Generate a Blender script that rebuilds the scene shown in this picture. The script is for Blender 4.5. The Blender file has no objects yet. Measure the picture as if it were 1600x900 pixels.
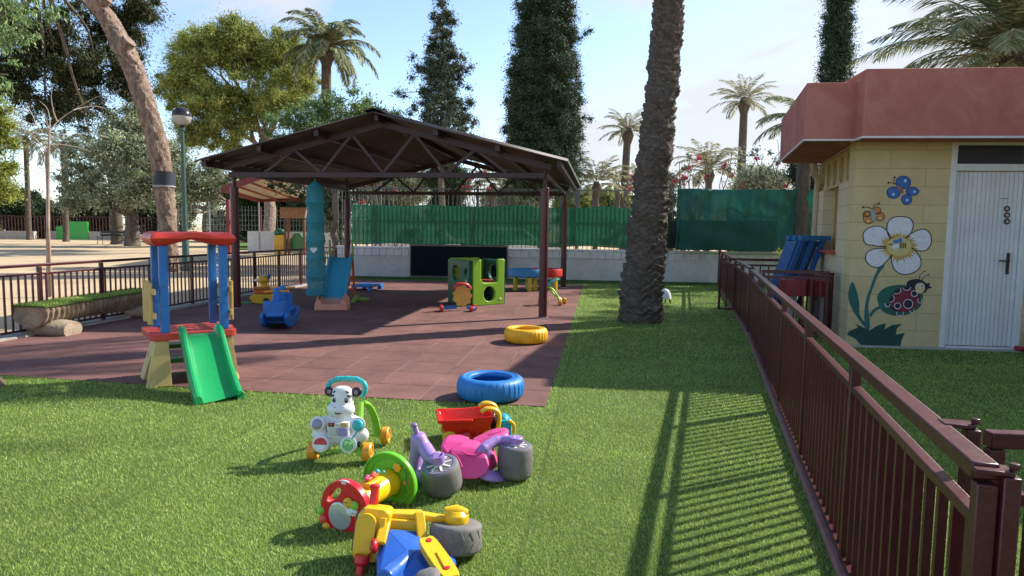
import bpy, bmesh, math, random
import numpy as np
from mathutils import Vector, Matrix, geometry

C = bpy.context.scene.collection
random.seed(7); RNG = np.random.default_rng(7)
pi = math.pi
rad = math.radians

# ------------------------------------------------------------------ camera
FPX, CAMH, PITCH, ROLL = 1050.0, 1.35, math.atan(91/1050), 0.0134
_f = Vector((0, math.cos(PITCH), -math.sin(PITCH))); _u = Vector((0, math.sin(PITCH), math.cos(PITCH))); _r = Vector((1, 0, 0))
CR = _r*math.cos(ROLL) + _u*math.sin(ROLL); CU = _u*math.cos(ROLL) - _r*math.sin(ROLL)
cam = bpy.data.cameras.new('camera'); cam.sensor_width = 36; cam.lens = FPX/1600*36
cam.clip_start = 0.05; cam.clip_end = 2000
camo = bpy.data.objects.new('camera', cam); C.objects.link(camo)
camo.matrix_world = Matrix(((CR.x, CU.x, -_f.x, 0), (CR.y, CU.y, -_f.y, 0), (CR.z, CU.z, -_f.z, CAMH), (0, 0, 0, 1)))
S = bpy.context.scene; S.camera = camo

# ------------------------------------------------------------------ world, sun, exposure
SUN_AZ = math.atan2(.607, .316)      # clockwise from +Y
SUN_EL = rad(38)
w = bpy.data.worlds.new('World'); S.world = w; w.use_nodes = True
nt = w.node_tree; nt.nodes.clear()
def N(nt, t, **kw):
    n = nt.nodes.new(t)
    for k, v in kw.items():
        if k.startswith('i_'):
            n.inputs[k[2:].replace('_', ' ')].default_value = v
        else: setattr(n, k, v)
    return n
out = N(nt, 'ShaderNodeOutputWorld'); bg = N(nt, 'ShaderNodeBackground'); bg.inputs['Strength'].default_value = 0.15
sky = N(nt, 'ShaderNodeTexSky', sky_type='NISHITA', sun_disc=False, sun_elevation=SUN_EL, sun_rotation=SUN_AZ, altitude=20, air_density=.85, dust_density=.5, ozone_density=1.3)
tc = N(nt, 'ShaderNodeTexCoord'); sp = N(nt, 'ShaderNodeSeparateXYZ')
nt.links.new(tc.outputs['Generated'], sp.inputs[0])
# project the view direction on a cloud deck so that clouds flatten toward the horizon
def M(op, a, b=None, clamp=False, nt=nt):
    n = nt.nodes.new('ShaderNodeMath'); n.operation = op; n.use_clamp = clamp
    for i, v in enumerate((a, b)):
        if v is None: continue
        if isinstance(v, (int, float)): n.inputs[i].default_value = v
        else: nt.links.new(v, n.inputs[i])
    return n.outputs[0]
zc = M('ADD', M('MAXIMUM', sp.outputs[2], 0.0), 0.22)
cb = N(nt, 'ShaderNodeCombineXYZ')
nt.links.new(M('DIVIDE', sp.outputs[0], zc), cb.inputs[0]); nt.links.new(M('DIVIDE', sp.outputs[1], zc), cb.inputs[1])
cb.inputs[2].default_value = 3.7
n1 = N(nt, 'ShaderNodeTexNoise'); n1.inputs['Scale'].default_value = 1.15; n1.inputs['Detail'].default_value = 9; n1.inputs['Roughness'].default_value = .56; n1.inputs['Distortion'].default_value = .25
nt.links.new(cb.outputs[0], n1.inputs['Vector'])
# thicker toward the sun side (right) and the horizon
bias = M('MULTIPLY', sp.outputs[0], .17)
dens = M('ADD', M('ADD', n1.outputs['Fac'], bias), M('MULTIPLY', M('SUBTRACT', .55, sp.outputs[2]), .16))
ramp = N(nt, 'ShaderNodeMapRange', interpolation_type='SMOOTHSTEP'); ramp.inputs['From Min'].default_value = .49; ramp.inputs['From Max'].default_value = .66; ramp.inputs['To Max'].default_value = .93
nt.links.new(dens, ramp.inputs['Value'])
mx = N(nt, 'ShaderNodeMix', data_type='RGBA')
hsv = N(nt, 'ShaderNodeHueSaturation'); hsv.inputs['Saturation'].default_value = 1.0; hsv.inputs['Value'].default_value = .84; nt.links.new(sky.outputs[0], hsv.inputs['Color'])
nt.links.new(ramp.outputs[0], mx.inputs[0]); nt.links.new(hsv.outputs[0], mx.inputs[6]); mx.inputs[7].default_value = (2.45, 2.52, 2.62, 1)
nt.links.new(mx.outputs[2], bg.inputs[0]); nt.links.new(bg.outputs[0], out.inputs[0])

sun = bpy.data.lights.new('sun', 'SUN'); sun.energy = 3.7; sun.angle = rad(.8); sun.color = (1, .93, .82)
so = bpy.data.objects.new('sun', sun); C.objects.link(so)
sdir = Vector((math.sin(SUN_AZ)*math.cos(SUN_EL), math.cos(SUN_AZ)*math.cos(SUN_EL), math.sin(SUN_EL)))
so.rotation_euler = sdir.to_track_quat('Z', 'Y').to_euler()
vs = S.view_settings; vs.view_transform = 'Standard'; vs.look = 'None'; vs.gamma = 1; vs.exposure = 1.2; vs.use_curve_mapping = False
S.render.engine = 'CYCLES'; S.cycles.use_denoising = True; S.cycles.max_bounces = 6; S.cycles.transparent_max_bounces = 12
S.cycles.diffuse_bounces = 3; S.cycles.caustics_reflective = False; S.cycles.caustics_refractive = False

# ------------------------------------------------------------------ measuring helpers (photo pixel -> metres in the place)
def ray(x, y): return _f + CR*((x-800)/FPX) - CU*((y-450)/FPX)
def G(x, y, z=0.0):
    d = ray(x, y); t = (z-CAMH)/d.z; return Vector((d.x*t, d.y*t, z))
def at(x, y, Y):
    d = ray(x, y); t = Y/d.y; return Vector((d.x*t, Y, CAMH+d.z*t))
def hit(x, y, p, dr):
    """distance along a vertical plane through p with direction dr, and height"""
    d = ray(x, y); n = Vector((-dr.y, dr.x, 0)); t = (Vector(p)-Vector((0, 0, CAMH))).dot(n)/d.dot(n)
    q = Vector((0, 0, CAMH)) + d*t
    return ((q-Vector(p)).dot(dr), q.z)

# ------------------------------------------------------------------ materials
MATS = {}
def mat(name, col, rough=.6, var=.12, vscale=6., bump=0., bscale=60., spec=.5, metal=0., dirt=0., dirtcol=(.25, .22, .18), alpha=1., transl=0., rand=0., coat=0.):
    if name in MATS: return MATS[name]
    m = bpy.data.materials.new(name); m.use_nodes = True; nt = m.node_tree
    b = nt.nodes['Principled BSDF']; b.inputs['Roughness'].default_value = rough; b.inputs['Metallic'].default_value = metal
    b.inputs['Specular IOR Level'].default_value = spec; b.inputs['Coat Weight'].default_value = coat
    tc = N(nt, 'ShaderNodeTexCoord'); vec = tc.outputs['Object']
    c = N(nt, 'ShaderNodeRGB'); c.outputs[0].default_value = (*col, 1); cur = c.outputs[0]
    if var:
        n = N(nt, 'ShaderNodeTexNoise'); n.inputs['Scale'].default_value = vscale; n.inputs['Detail'].default_value = 6; n.inputs['Roughness'].default_value = .65
        nt.links.new(vec, n.inputs['Vector'])
        r = N(nt, 'ShaderNodeMapRange'); r.inputs['From Min'].default_value = .3; r.inputs['From Max'].default_value = .7; r.inputs['To Min'].default_value = 1-var; r.inputs['To Max'].default_value = 1+var
        nt.links.new(n.outputs['Fac'], r.inputs['Value'])
        mm = N(nt, 'ShaderNodeVectorMath', operation='SCALE'); nt.links.new(cur, mm.inputs[0]); nt.links.new(r.outputs[0], mm.inputs['Scale']); cur = mm.outputs[0]
    if rand:
        g = N(nt, 'ShaderNodeNewGeometry'); hs = N(nt, 'ShaderNodeHueSaturation')
        rr = N(nt, 'ShaderNodeMapRange'); rr.inputs['To Min'].default_value = 1-rand; rr.inputs['To Max'].default_value = 1+rand
        nt.links.new(g.outputs['Random Per Island'], rr.inputs['Value']); nt.links.new(rr.outputs[0], hs.inputs['Value'])
        r2 = N(nt, 'ShaderNodeMapRange'); r2.inputs['To Min'].default_value = .47; r2.inputs['To Max'].default_value = .52
        m7 = M('FRACT', M('MULTIPLY', g.outputs['Random Per Island'], 17.3, nt=nt), nt=nt)
        nt.links.new(m7, r2.inputs['Value']); nt.links.new(r2.outputs[0], hs.inputs['Hue'])
        nt.links.new(cur, hs.inputs['Color']); cur = hs.outputs[0]
    if dirt:
        n = N(nt, 'ShaderNodeTexNoise'); n.inputs['Scale'].default_value = vscale*3.1; n.inputs['Detail'].default_value = 10; n.inputs['Roughness'].default_value = .75
        nt.links.new(vec, n.inputs['Vector'])
        r = N(nt, 'ShaderNodeMapRange'); r.inputs['From Min'].default_value = .55; r.inputs['From Max'].default_value = .75; r.inputs['To Max'].default_value = dirt
        nt.links.new(n.outputs['Fac'], r.inputs['Value'])
        x = N(nt, 'ShaderNodeMix', data_type='RGBA'); nt.links.new(r.outputs[0], x.inputs[0]); nt.links.new(cur, x.inputs[6]); x.inputs[7].default_value = (*dirtcol, 1); cur = x.outputs[2]
        ad = M('ADD', M('MULTIPLY', n.outputs['Fac'], .25, nt=nt), rough-.1, nt=nt); nt.links.new(ad, b.inputs['Roughness'])
    nt.links.new(cur, b.inputs['Base Color'])
    if bump:
        n = N(nt, 'ShaderNodeTexNoise'); n.inputs['Scale'].default_value = bscale; n.inputs['Detail'].default_value = 5
        nt.links.new(vec, n.inputs['Vector'])
        bp = N(nt, 'ShaderNodeBump'); bp.inputs['Strength'].default_value = bump; bp.inputs['Distance'].default_value = .01
        nt.links.new(n.outputs['Fac'], bp.inputs['Height']); nt.links.new(bp.outputs[0], b.inputs['Normal'])
    o = nt.nodes['Material Output']; sh = b.outputs[0]
    if transl:
        t = N(nt, 'ShaderNodeBsdfTranslucent'); nt.links.new(cur, t.inputs[0]); ms = N(nt, 'ShaderNodeMixShader'); ms.inputs[0].default_value = transl
        nt.links.new(sh, ms.inputs[1]); nt.links.new(t.outputs[0], ms.inputs[2]); sh = ms.outputs[0]
    if alpha < 1:
        t = N(nt, 'ShaderNodeBsdfTransparent'); ms = N(nt, 'ShaderNodeMixShader'); ms.inputs[0].default_value = alpha
        nt.links.new(t.outputs[0], ms.inputs[1]); nt.links.new(sh, ms.inputs[2]); sh = ms.outputs[0]
    nt.links.new(sh, o.inputs[0]); MATS[name] = m; return m
def plastic(name, col, rough=.38, dirt=.25, **k):
    return mat(name, col, rough, var=k.pop('var', .08), vscale=k.pop('vscale', 9), bump=k.pop('bump', .06), bscale=k.pop('bscale', 45), dirt=dirt, dirtcol=k.pop('dirtcol', tuple(min(1, c*.55+.12) for c in col)), **k)

# ------------------------------------------------------------------ mesh builder
class MB:
    def __init__(s): s.v = []; s.f = []; s.m = []; s.k = 0; s.M = Matrix.Identity(4)
    def at(s, M=None): s.M = M if M is not None else Matrix.Identity(4); return s
    def slot(s, k): s.k = k; return s
    def add(s, vs, fs):
        n = len(s.v); s.v += [tuple(s.M @ Vector(v)) for v in vs]
        s.f += [tuple(i+n for i in f) for f in fs]; s.m += [s.k]*len(fs); return s
    def box(s, c, d, R=None, top=(1, 1), off=(0, 0)):
        x, y, z = d[0]/2, d[1]/2, d[2]/2; R = R or Matrix.Identity(3); c = Vector(c)
        vs = []
        for sz in (-1, 1):
            kx, ky = (top if sz > 0 else (1, 1)); ox, oy = (off if sz > 0 else (0, 0))
            for sx, sy in ((-1, -1), (1, -1), (1, 1), (-1, 1)): vs.append(c + R @ Vector((sx*x*kx+ox, sy*y*ky+oy, sz*z)))
        return s.add(vs, [(3, 2, 1, 0), (4, 5, 6, 7), (0, 1, 5, 4), (1, 2, 6, 5), (2, 3, 7, 6), (3, 0, 4, 7)])
    def beam(s, p0, p1, wd, ht, up=(0, 0, 1)):
        p0, p1 = Vector(p0), Vector(p1); d = p1-p0; L = d.length; d.normalize(); up = Vector(up)
        if abs(d.dot(up)) > .99: up = Vector((1, 0, 0))
        x = d.cross(up).normalized(); z = x.cross(d).normalized()
        R = Matrix((x, d, z)).transposed()
        return s.box((p0+p1)/2, (wd, L, ht), R)
    def tube(s, pts, r, n=12, caps=True, closed=False):
        pts = [Vector(p) for p in pts]; k = len(pts)
        rs = [r]*k if isinstance(r, (int, float)) else list(r)
        vs = []; fs = []; T0 = None; X = None
        for i in range(k):
            if closed: T = (pts[(i+1) % k]-pts[i-1])
            else: T = pts[min(i+1, k-1)]-pts[max(i-1, 0)]
            if T.length < 1e-9: T = T0 or Vector((0, 0, 1))
            T = T.normalized()
            if X is None:
                a = Vector((0, 0, 1)) if abs(T.z) < .9 else Vector((1, 0, 0)); X = (a - T*a.dot(T)).normalized()
            else: X = (X - T*X.dot(T)).normalized()
            Y = T.cross(X); T0 = T
            rr = rs[i]; ra, rb = rr if isinstance(rr, tuple) else (rr, rr)
            for j in range(n):
                t = 2*pi*j/n; vs.append(pts[i] + X*(ra*math.cos(t)) + Y*(rb*math.sin(t)))
        m = k if closed else k-1
        for i in range(m):
            a = i*n; b = ((i+1) % k)*n
            for j in range(n): fs.append((a+j, a+(j+1) % n, b+(j+1) % n, b+j))
        if caps and not closed: fs += [tuple(reversed(range(n))), tuple(range((k-1)*n, k*n))]
        return s.add(vs, fs)
    def cyl(s, p0, p1, r0, r1=None, n=20, caps=True): return s.tube([p0, p1], [r0, r0 if r1 is None else r1], n, caps)
    def lathe(s, prof, n=32, M=None, closed=False, a0=0, a1=2*pi):
        full = abs(a1-a0-2*pi) < 1e-6; na = n if full else n+1
        M = M or Matrix.Identity(4); vs = []; fs = []; k = len(prof)
        for r, z in prof:
            for j in range(na):
                t = a0+(a1-a0)*j/n; vs.append(M @ Vector((r*math.cos(t), r*math.sin(t), z)))
        for i in range(k if closed else k-1):
            a, b = i*na, ((i+1) % k)*na
            for j in range(n): fs.append((a+j, a+(j+1) % na, b+(j+1) % na, b+j))
        if not closed and full:
            if prof[0][0] > 1e-5: fs.append(tuple(reversed(range(n))))
            if prof[-1][0] > 1e-5: fs.append(tuple(range((k-1)*n, k*n)))
        return s.add(vs, fs)
    def ell(s, c, r, R=None, nu=20, nv=12, p=1.0):
        if isinstance(r, (int, float)): r = (r, r, r)
        R = R or Matrix.Identity(3); c = Vector(c); vs = []; fs = []
        sg = lambda a: math.copysign(abs(a)**p, a)
        for i in range(nv+1):
            ph = -pi/2+pi*i/nv
            for j in range(nu):
                t = 2*pi*j/nu; vs.append(c + R @ Vector((r[0]*sg(math.cos(ph))*sg(math.cos(t)), r[1]*sg(math.cos(ph))*sg(math.sin(t)), r[2]*sg(math.sin(ph)))))
        for i in range(nv):
            for j in range(nu): fs.append((i*nu+j, i*nu+(j+1) % nu, (i+1)*nu+(j+1) % nu, (i+1)*nu+j))
        return s.add(vs, fs)
    def prism(s, outer, depth, M=None, holes=(), z0=0.0):
        """2D outline (x,y) extruded along z in frame M"""
        M = M or Matrix.Identity(4); loops = [list(outer)]+[list(h) for h in holes]
        flat = [p for l in loops for p in l]; n = len(flat)
        tris = geometry.tessellate_polygon([[Vector((p[0], p[1], 0)) for p in l] for l in loops])
        vs = [M @ Vector((p[0], p[1], z0)) for p in flat] + [M @ Vector((p[0], p[1], z0+depth)) for p in flat]
        fs = [tuple(t) for t in tris] + [tuple(i+n for i in reversed(t)) for t in tris]
        o = 0
        for l in loops:
            k = len(l)
            for i in range(k): a, b = o+i, o+(i+1) % k; fs.append((a, b, b+n, a+n))
            o += k
        return s.add(vs, fs)
    def rbox(s, c, d, r=.02, R=None, n=4):
        """box with rounded vertical edges; bevel modifier softens the rest"""
        x, y = d[0]/2, d[1]/2; pts = []
        for cx, cy, a in ((x-r, y-r, 0), (-x+r, y-r, 90), (-x+r, -y+r, 180), (x-r, -y+r, 270)):
            for i in range(n+1):
                t = rad(a+90*i/n); pts.append((cx+r*math.cos(t), cy+r*math.sin(t)))
        M = Matrix.Translation(Vector(c)) @ (R.to_4x4() if R else Matrix.Identity(4))
        return s.prism(pts, d[2], M, z0=-d[2]/2)
    def hull(s, pts):
        bm = bmesh.new()
        for p in pts: bm.verts.new(p)
        bmesh.ops.convex_hull(bm, input=bm.verts)
        bmesh.ops.delete(bm, geom=[v for v in bm.verts if not v.link_faces], context='VERTS')
        bmesh.ops.dissolve_limit(bm, angle_limit=.12, verts=bm.verts, edges=bm.edges)
        bm.verts.index_update(); vs = [v.co.copy() for v in bm.verts]; fs = [tuple(v.index for v in f.verts) for f in bm.faces]; bm.free(); return s.add(vs, fs)
    def build(s, name, mats, parent=None, bevel=0, seg=2, angle=35, smooth=True, remesh=0, sub=0, loc=None, rot=None, smoothit=0, disp=None):
        me = bpy.data.meshes.new(name); me.from_pydata(s.v, [], s.f)
        if not isinstance(mats, (list, tuple)): mats = [mats]
        for m in mats: me.materials.append(m)
        if len(mats) > 1: me.polygons.foreach_set('material_index', s.m)
        bm = bmesh.new(); bm.from_mesh(me); bmesh.ops.recalc_face_normals(bm, faces=bm.faces); bm.to_mesh(me); bm.free()
        if smooth:
            me.polygons.foreach_set('use_smooth', [True]*len(me.polygons))
            if not remesh and not sub: me.set_sharp_from_angle(angle=rad(angle))
        me.update(); o = bpy.data.objects.new(name, me); C.objects.link(o)
        if parent: o.parent = parent
        if loc is not None: o.location = loc
        if rot is not None: o.rotation_euler = rot
        if remesh:
            r = o.modifiers.new('r', 'REMESH'); r.mode = 'VOXEL'; r.voxel_size = remesh; r.use_smooth_shade = True
            q = o.modifiers.new('q', 'SMOOTH'); q.iterations = smoothit or 6; q.factor = .6
        if bevel:
            b = o.modifiers.new('b', 'BEVEL'); b.width = bevel; b.segments = seg; b.limit_method = 'ANGLE'; b.angle_limit = rad(angle)
        if sub:
            q = o.modifiers.new('s', 'SUBSURF'); q.levels = sub; q.render_levels = sub
        return o
def fast(name, V, k, mt, parent=None, loc=None, smooth=False):
    """V: (n*k,3) array, n separate faces of k corners"""
    n = len(V)//k; me = bpy.data.meshes.new(name); me.vertices.add(n*k); me.vertices.foreach_set('co', np.ascontiguousarray(V, dtype=np.float32).ravel())
    me.loops.add(n*k); me.loops.foreach_set('vertex_index', np.arange(n*k, dtype=np.int32))
    me.polygons.add(n); me.polygons.foreach_set('loop_start', np.arange(0, n*k, k, dtype=np.int32))
    me.update(calc_edges=True); me.materials.append(mt)
    o = bpy.data.objects.new(name, me); C.objects.link(o)
    if parent: o.parent = parent
    if loc is not None: o.location = loc
    return o
def grid_mesh(name, P, mt, parent=None, wrap=True):
    """P: (nz, nt, 3) array of points"""
    nz, ntt = P.shape[:2]; idx = np.arange(nz*ntt).reshape(nz, ntt)
    nx = np.roll(idx, -1, 1) if wrap else idx[:, 1:]; a = idx if wrap else idx[:, :-1]
    F = np.stack([a[:-1], nx[:-1], nx[1:], a[1:]], -1).reshape(-1, 4)
    me = bpy.data.meshes.new(name); me.from_pydata(P.reshape(-1, 3).tolist(), [], F.tolist()); me.materials.append(mt)
    me.polygons.foreach_set('use_smooth', [True]*len(me.polygons)); me.update()
    o = bpy.data.objects.new(name, me); C.objects.link(o)
    if parent: o.parent = parent
    return o
def thing(name, label, cat, loc=(0, 0, 0), rz=0, group=None, rot=None):
    o = bpy.data.objects.new(name, None); C.objects.link(o); o.empty_display_size = .1
    o.location = loc; o.rotation_euler = rot or (0, 0, rz); o['label'] = label; o['category'] = cat
    if group: o['group'] = group
    return o
def tag(o, label, cat, group=None):
    o['label'] = label; o['category'] = cat
    if group: o['group'] = group
    return o
def kind(o, k): o['kind'] = k; return o
def copy_tree(o, parent=None):
    c = o.copy(); C.objects.link(c); c.parent = parent
    for ch in list(o.children): copy_tree(ch, c)
    return c
def T(x, y, z): return Matrix.Translation((x, y, z))
def RX(a): return Matrix.Rotation(rad(a), 4, 'X')
def RY(a): return Matrix.Rotation(rad(a), 4, 'Y')
def RZ(a): return Matrix.Rotation(rad(a), 4, 'Z')
def circ(cx, cy, rx, ry=None, n=28, a=0):
    ry = rx if ry is None else ry; ca, sa = math.cos(rad(a)), math.sin(rad(a)); o = []
    for i in range(n):
        t = 2*pi*i/n; x, y = rx*math.cos(t), ry*math.sin(t); o.append((cx+x*ca-y*sa, cy+x*sa+y*ca))
    return o
def smoothpts(pts, n=8, closed=False):
    """Catmull-Rom"""
    pts = [Vector(p) for p in pts]; k = len(pts); o = []
    for i in range(k if closed else k-1):
        p0, p1, p2, p3 = (pts[(i+j-1) % k] for j in range(4)) if closed else (pts[max(i-1, 0)], pts[i], pts[i+1], pts[min(i+2, k-1)])
        for j in range(n):
            t = j/n; o.append(.5*((2*p1)+(p2-p0)*t+(2*p0-5*p1+4*p2-p3)*t*t+(3*p1-p0-3*p2+p3)*t**3))
    if not closed: o.append(pts[-1])
    return o
MAROON = mat('maroon_paint', (.062, .007, .012), .34, var=.25, vscale=5, bump=.12, dirt=.10, dirtcol=(.22, .10, .095))
# ================================================================== SETTING
# --- ground
def tex_mat(name, build):
    m = bpy.data.materials.new(name); m.use_nodes = True; nt = m.node_tree; b = nt.nodes['Principled BSDF']; build(nt, b); return m
def L(nt, a, b): nt.links.new(a, b)
def noise(nt, vec, s, d=6, r=.6):
    n = N(nt, 'ShaderNodeTexNoise'); n.inputs['Scale'].default_value = s; n.inputs['Detail'].default_value = d; n.inputs['Roughness'].default_value = r; L(nt, vec, n.inputs['Vector']); return n.outputs['Fac']
def ramp2(nt, fac, stops):
    r = N(nt, 'ShaderNodeValToRGB'); e = r.color_ramp.elements
    while len(e) < len(stops): e.new(.5)
    for i, (p, c) in enumerate(stops): e[i].position = p; e[i].color = (*c, 1)
    L(nt, fac, r.inputs[0]); return r.outputs[0]
def bumpn(nt, b, h, s=.3, d=.01):
    x = N(nt, 'ShaderNodeBump'); x.inputs['Strength'].default_value = s; x.inputs['Distance'].default_value = d; L(nt, h, x.inputs['Height']); L(nt, x.outputs[0], b.inputs['Normal'])
def sand(nt, b):
    v = N(nt, 'ShaderNodeTexCoord').outputs['Object']
    c = ramp2(nt, noise(nt, v, .35, 8, .7), [(.3, (.36, .265, .155)), (.5, (.47, .355, .215)), (.7, (.56, .44, .28))])
    L(nt, c, b.inputs['Base Color']); b.inputs['Roughness'].default_value = .95; bumpn(nt, b, noise(nt, v, 14, 8, .7), .5, .03)
def turf(nt, b):
    v = N(nt, 'ShaderNodeTexCoord').outputs['Object']
    c = ramp2(nt, noise(nt, v, 160, 4, .8), [(.35, (.045, .090, .016)), (.52, (.10, .19, .032)), (.68, (.18, .29, .065))])
    big = noise(nt, v, .9, 4, .6); hs = N(nt, 'ShaderNodeHueSaturation'); L(nt, c, hs.inputs['Color']); mr = N(nt, 'ShaderNodeMapRange'); mr.inputs['To Min'].default_value = .7; mr.inputs['To Max'].default_value = 1.3; L(nt, big, mr.inputs['Value']); L(nt, mr.outputs[0], hs.inputs['Value'])
    L(nt, hs.outputs[0], b.inputs['Base Color']); b.inputs['Roughness'].default_value = .8; b.inputs['Specular IOR Level'].default_value = .3; bumpn(nt, b, noise(nt, v, 240, 3, .7), .9, .02)
def rubber(nt, b):
    v = N(nt, 'ShaderNodeTexCoord').outputs['Object']
    br = N(nt, 'ShaderNodeTexBrick', offset=0.0); br.inputs['Scale'].default_value = 1; br.inputs['Brick Width'].default_value = .5; br.inputs['Row Height'].default_value = .5
    br.inputs['Mortar Size'].default_value = .004; br.inputs['Mortar Smooth'].default_value = .6; br.inputs['Bias'].default_value = 0
    br.inputs['Color1'].default_value = (.158, .076, .066, 1); br.inputs['Color2'].default_value = (.192, .092, .079, 1); br.inputs['Mortar'].default_value = (.07, .038, .034, 1)
    # slightly wavy joints
    wv = N(nt, 'ShaderNodeTexNoise'); wv.inputs['Scale'].default_value = 1.1; L(nt, v, wv.inputs['Vector'])
    va = N(nt, 'ShaderNodeVectorMath', operation='SUBTRACT'); L(nt, wv.outputs['Color'], va.inputs[0]); va.inputs[1].default_value = (.5, .5, .5)
    vb = N(nt, 'ShaderNodeVectorMath', operation='SCALE'); L(nt, va.outputs[0], vb.inputs[0]); vb.inputs['Scale'].default_value = .035
    vc = N(nt, 'ShaderNodeVectorMath', operation='ADD'); L(nt, v, vc.inputs[0]); L(nt, vb.outputs[0], vc.inputs[1]); L(nt, vc.outputs[0], br.inputs['Vector'])
    n = noise(nt, v, 2.2, 9, .72); sc = N(nt, 'ShaderNodeMix', data_type='RGBA', blend_type='MULTIPLY'); sc.inputs[0].default_value = 1
    g = ramp2(nt, n, [(.3, (.62, .60, .60)), (.5, (1, 1, 1)), (.72, (1.32, 1.34, 1.32))]); L(nt, br.outputs['Color'], sc.inputs[6]); L(nt, g, sc.inputs[7])
    # pale dust: in some depth-wise joints and in patches
    sx = N(nt, 'ShaderNodeSeparateXYZ'); L(nt, vc.outputs[0], sx.inputs[0])
    py_ = M('ABSOLUTE', M('SUBTRACT', M('FRACT', M('ADD', M('DIVIDE', sx.outputs[1], .5, nt=nt), .5, nt=nt), nt=nt), .5, nt=nt), nt=nt)
    dk = M('MULTIPLY', M('LESS_THAN', py_, .013, nt=nt), M('GREATER_THAN', noise(nt, v, 1.9, 3, .6), .40, nt=nt), nt=nt)
    ph = M('ABSOLUTE', M('SUBTRACT', M('FRACT', M('DIVIDE', M('ADD', sx.outputs[0], .25, nt=nt), .5, nt=nt), nt=nt), .5, nt=nt), nt=nt)
    ln = M('LESS_THAN', ph, .009, nt=nt); dn = M('MULTIPLY', ln, M('GREATER_THAN', noise(nt, v, 1.3, 3, .6), .47, nt=nt), nt=nt)
    dust = M('MULTIPLY', M('GREATER_THAN', noise(nt, v, 3.1, 10, .75), .66, nt=nt), .35, nt=nt)
    f = M('MAXIMUM', M('MULTIPLY', dn, .55, nt=nt), dust, nt=nt)
    x = N(nt, 'ShaderNodeMix', data_type='RGBA'); L(nt, f, x.inputs[0]); L(nt, sc.outputs[2], x.inputs[6]); x.inputs[7].default_value = (.34, .25, .22, 1)
    x2 = N(nt, 'ShaderNodeMix', data_type='RGBA'); L(nt, M('MULTIPLY', dk, .8, nt=nt), x2.inputs[0]); L(nt, x.outputs[2], x2.inputs[6]); x2.inputs[7].default_value = (.035, .02, .018, 1); x = x2
    sp = noise(nt, v, 210, 2, .6); y = N(nt, 'ShaderNodeMix', data_type='RGBA', blend_type='MULTIPLY'); y.inputs[0].default_value = .6; L(nt, x.outputs[2], y.inputs[6]); L(nt, ramp2(nt, sp, [(.35, (.55, .5, .5)), (.65, (1.35, 1.35, 1.35))]), y.inputs[7])
    L(nt, y.outputs[2], b.inputs['Base Color']); b.inputs['Roughness'].default_value = .85; b.inputs['Specular IOR Level'].default_value = .35; bumpn(nt, b, M('ADD', sp, M('MULTIPLY', br.outputs['Fac'], -1.5, nt=nt), nt=nt), .5, .006)
def concrete(nt, b):
    v = N(nt, 'ShaderNodeTexCoord').outputs['Object']
    c = ramp2(nt, noise(nt, v, 3, 9, .7), [(.3, (.26, .25, .23)), (.7, (.44, .42, .39))]); L(nt, c, b.inputs['Base Color']); b.inputs['Roughness'].default_value = .9; bumpn(nt, b, noise(nt, v, 40, 6), .4)
SAND, TURF, RUBBER, CONC = tex_mat('sand', sand), tex_mat('turf', turf), tex_mat('rubber_tiles', rubber), tex_mat('concrete', concrete)
def sheet(name, pts, z, m, loc=(0, 0, 0), rz=0):
    me = bpy.data.meshes.new(name); inv = Matrix.Rotation(-rz, 3, 'Z')
    me.from_pydata([inv @ Vector((p[0]-loc[0], p[1]-loc[1], 0)) for p in pts], [], [tuple(range(len(pts)))]); me.materials.append(m)
    o = bpy.data.objects.new(name, me); C.objects.link(o); o.location = (loc[0], loc[1], z); o.rotation_euler = (0, 0, rz); return kind(o, 'structure')
FLX = lambda y: -5.89 + (y-7.66)*.136          # left fence line
def FRX(y): return 1.34 + (y-2.57)*.2894 if y < 8.72 else 3.12 + (y-8.72)*.254   # right fence line
A7 = rad(-7.5)
sheet('sandy_ground', [(-600, -300), (600, -300), (600, 900), (-600, 900)], -.03, SAND)
LAWN = [(FLX(-6)-.1, -6), (9, -6), (9, 17.0), (FLX(17.6), 17.95)]
sheet('lawn', LAWN, 0, TURF)
MAT_POLY = [(.27, 5.05), (1.79, 16.78), (FLX(17.3)+.12, 17.5), (FLX(5.84)+.12, 6.05), (-4.46, 5.86), (-2.2, 5.42)]
sheet('rubber_floor', MAT_POLY, .006, RUBBER, (.27, 5.05), A7)
mb = MB()
mb.beam((FLX(-6)-.02, -6, .005), (FLX(17.6)-.02, 17.6, .005), .26, .05)
kind(mb.build('concrete_kerb', CONC, smooth=False), 'structure')
mb = MB(); PK = mat('painted_kerb', (.26, .13, .12), .85, var=.25, vscale=8, bump=.4)
mb.beam((FRX(.9), .9, .02), (FRX(8.72), 8.72, .02), .07, .06); mb.beam((FRX(8.72), 8.73, .02), (FRX(16.9), 16.9, .02), .07, .06)
kind(mb.build('fence_kerb', PK, smooth=False), 'structure')
# far paler play surface under the second shelter
sheet('far_turf', [at(352, 388, 1) * 0 + G(352, 389), G(480, 389), G(480, 377), G(352, 379)], -.02, TURF)

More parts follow.
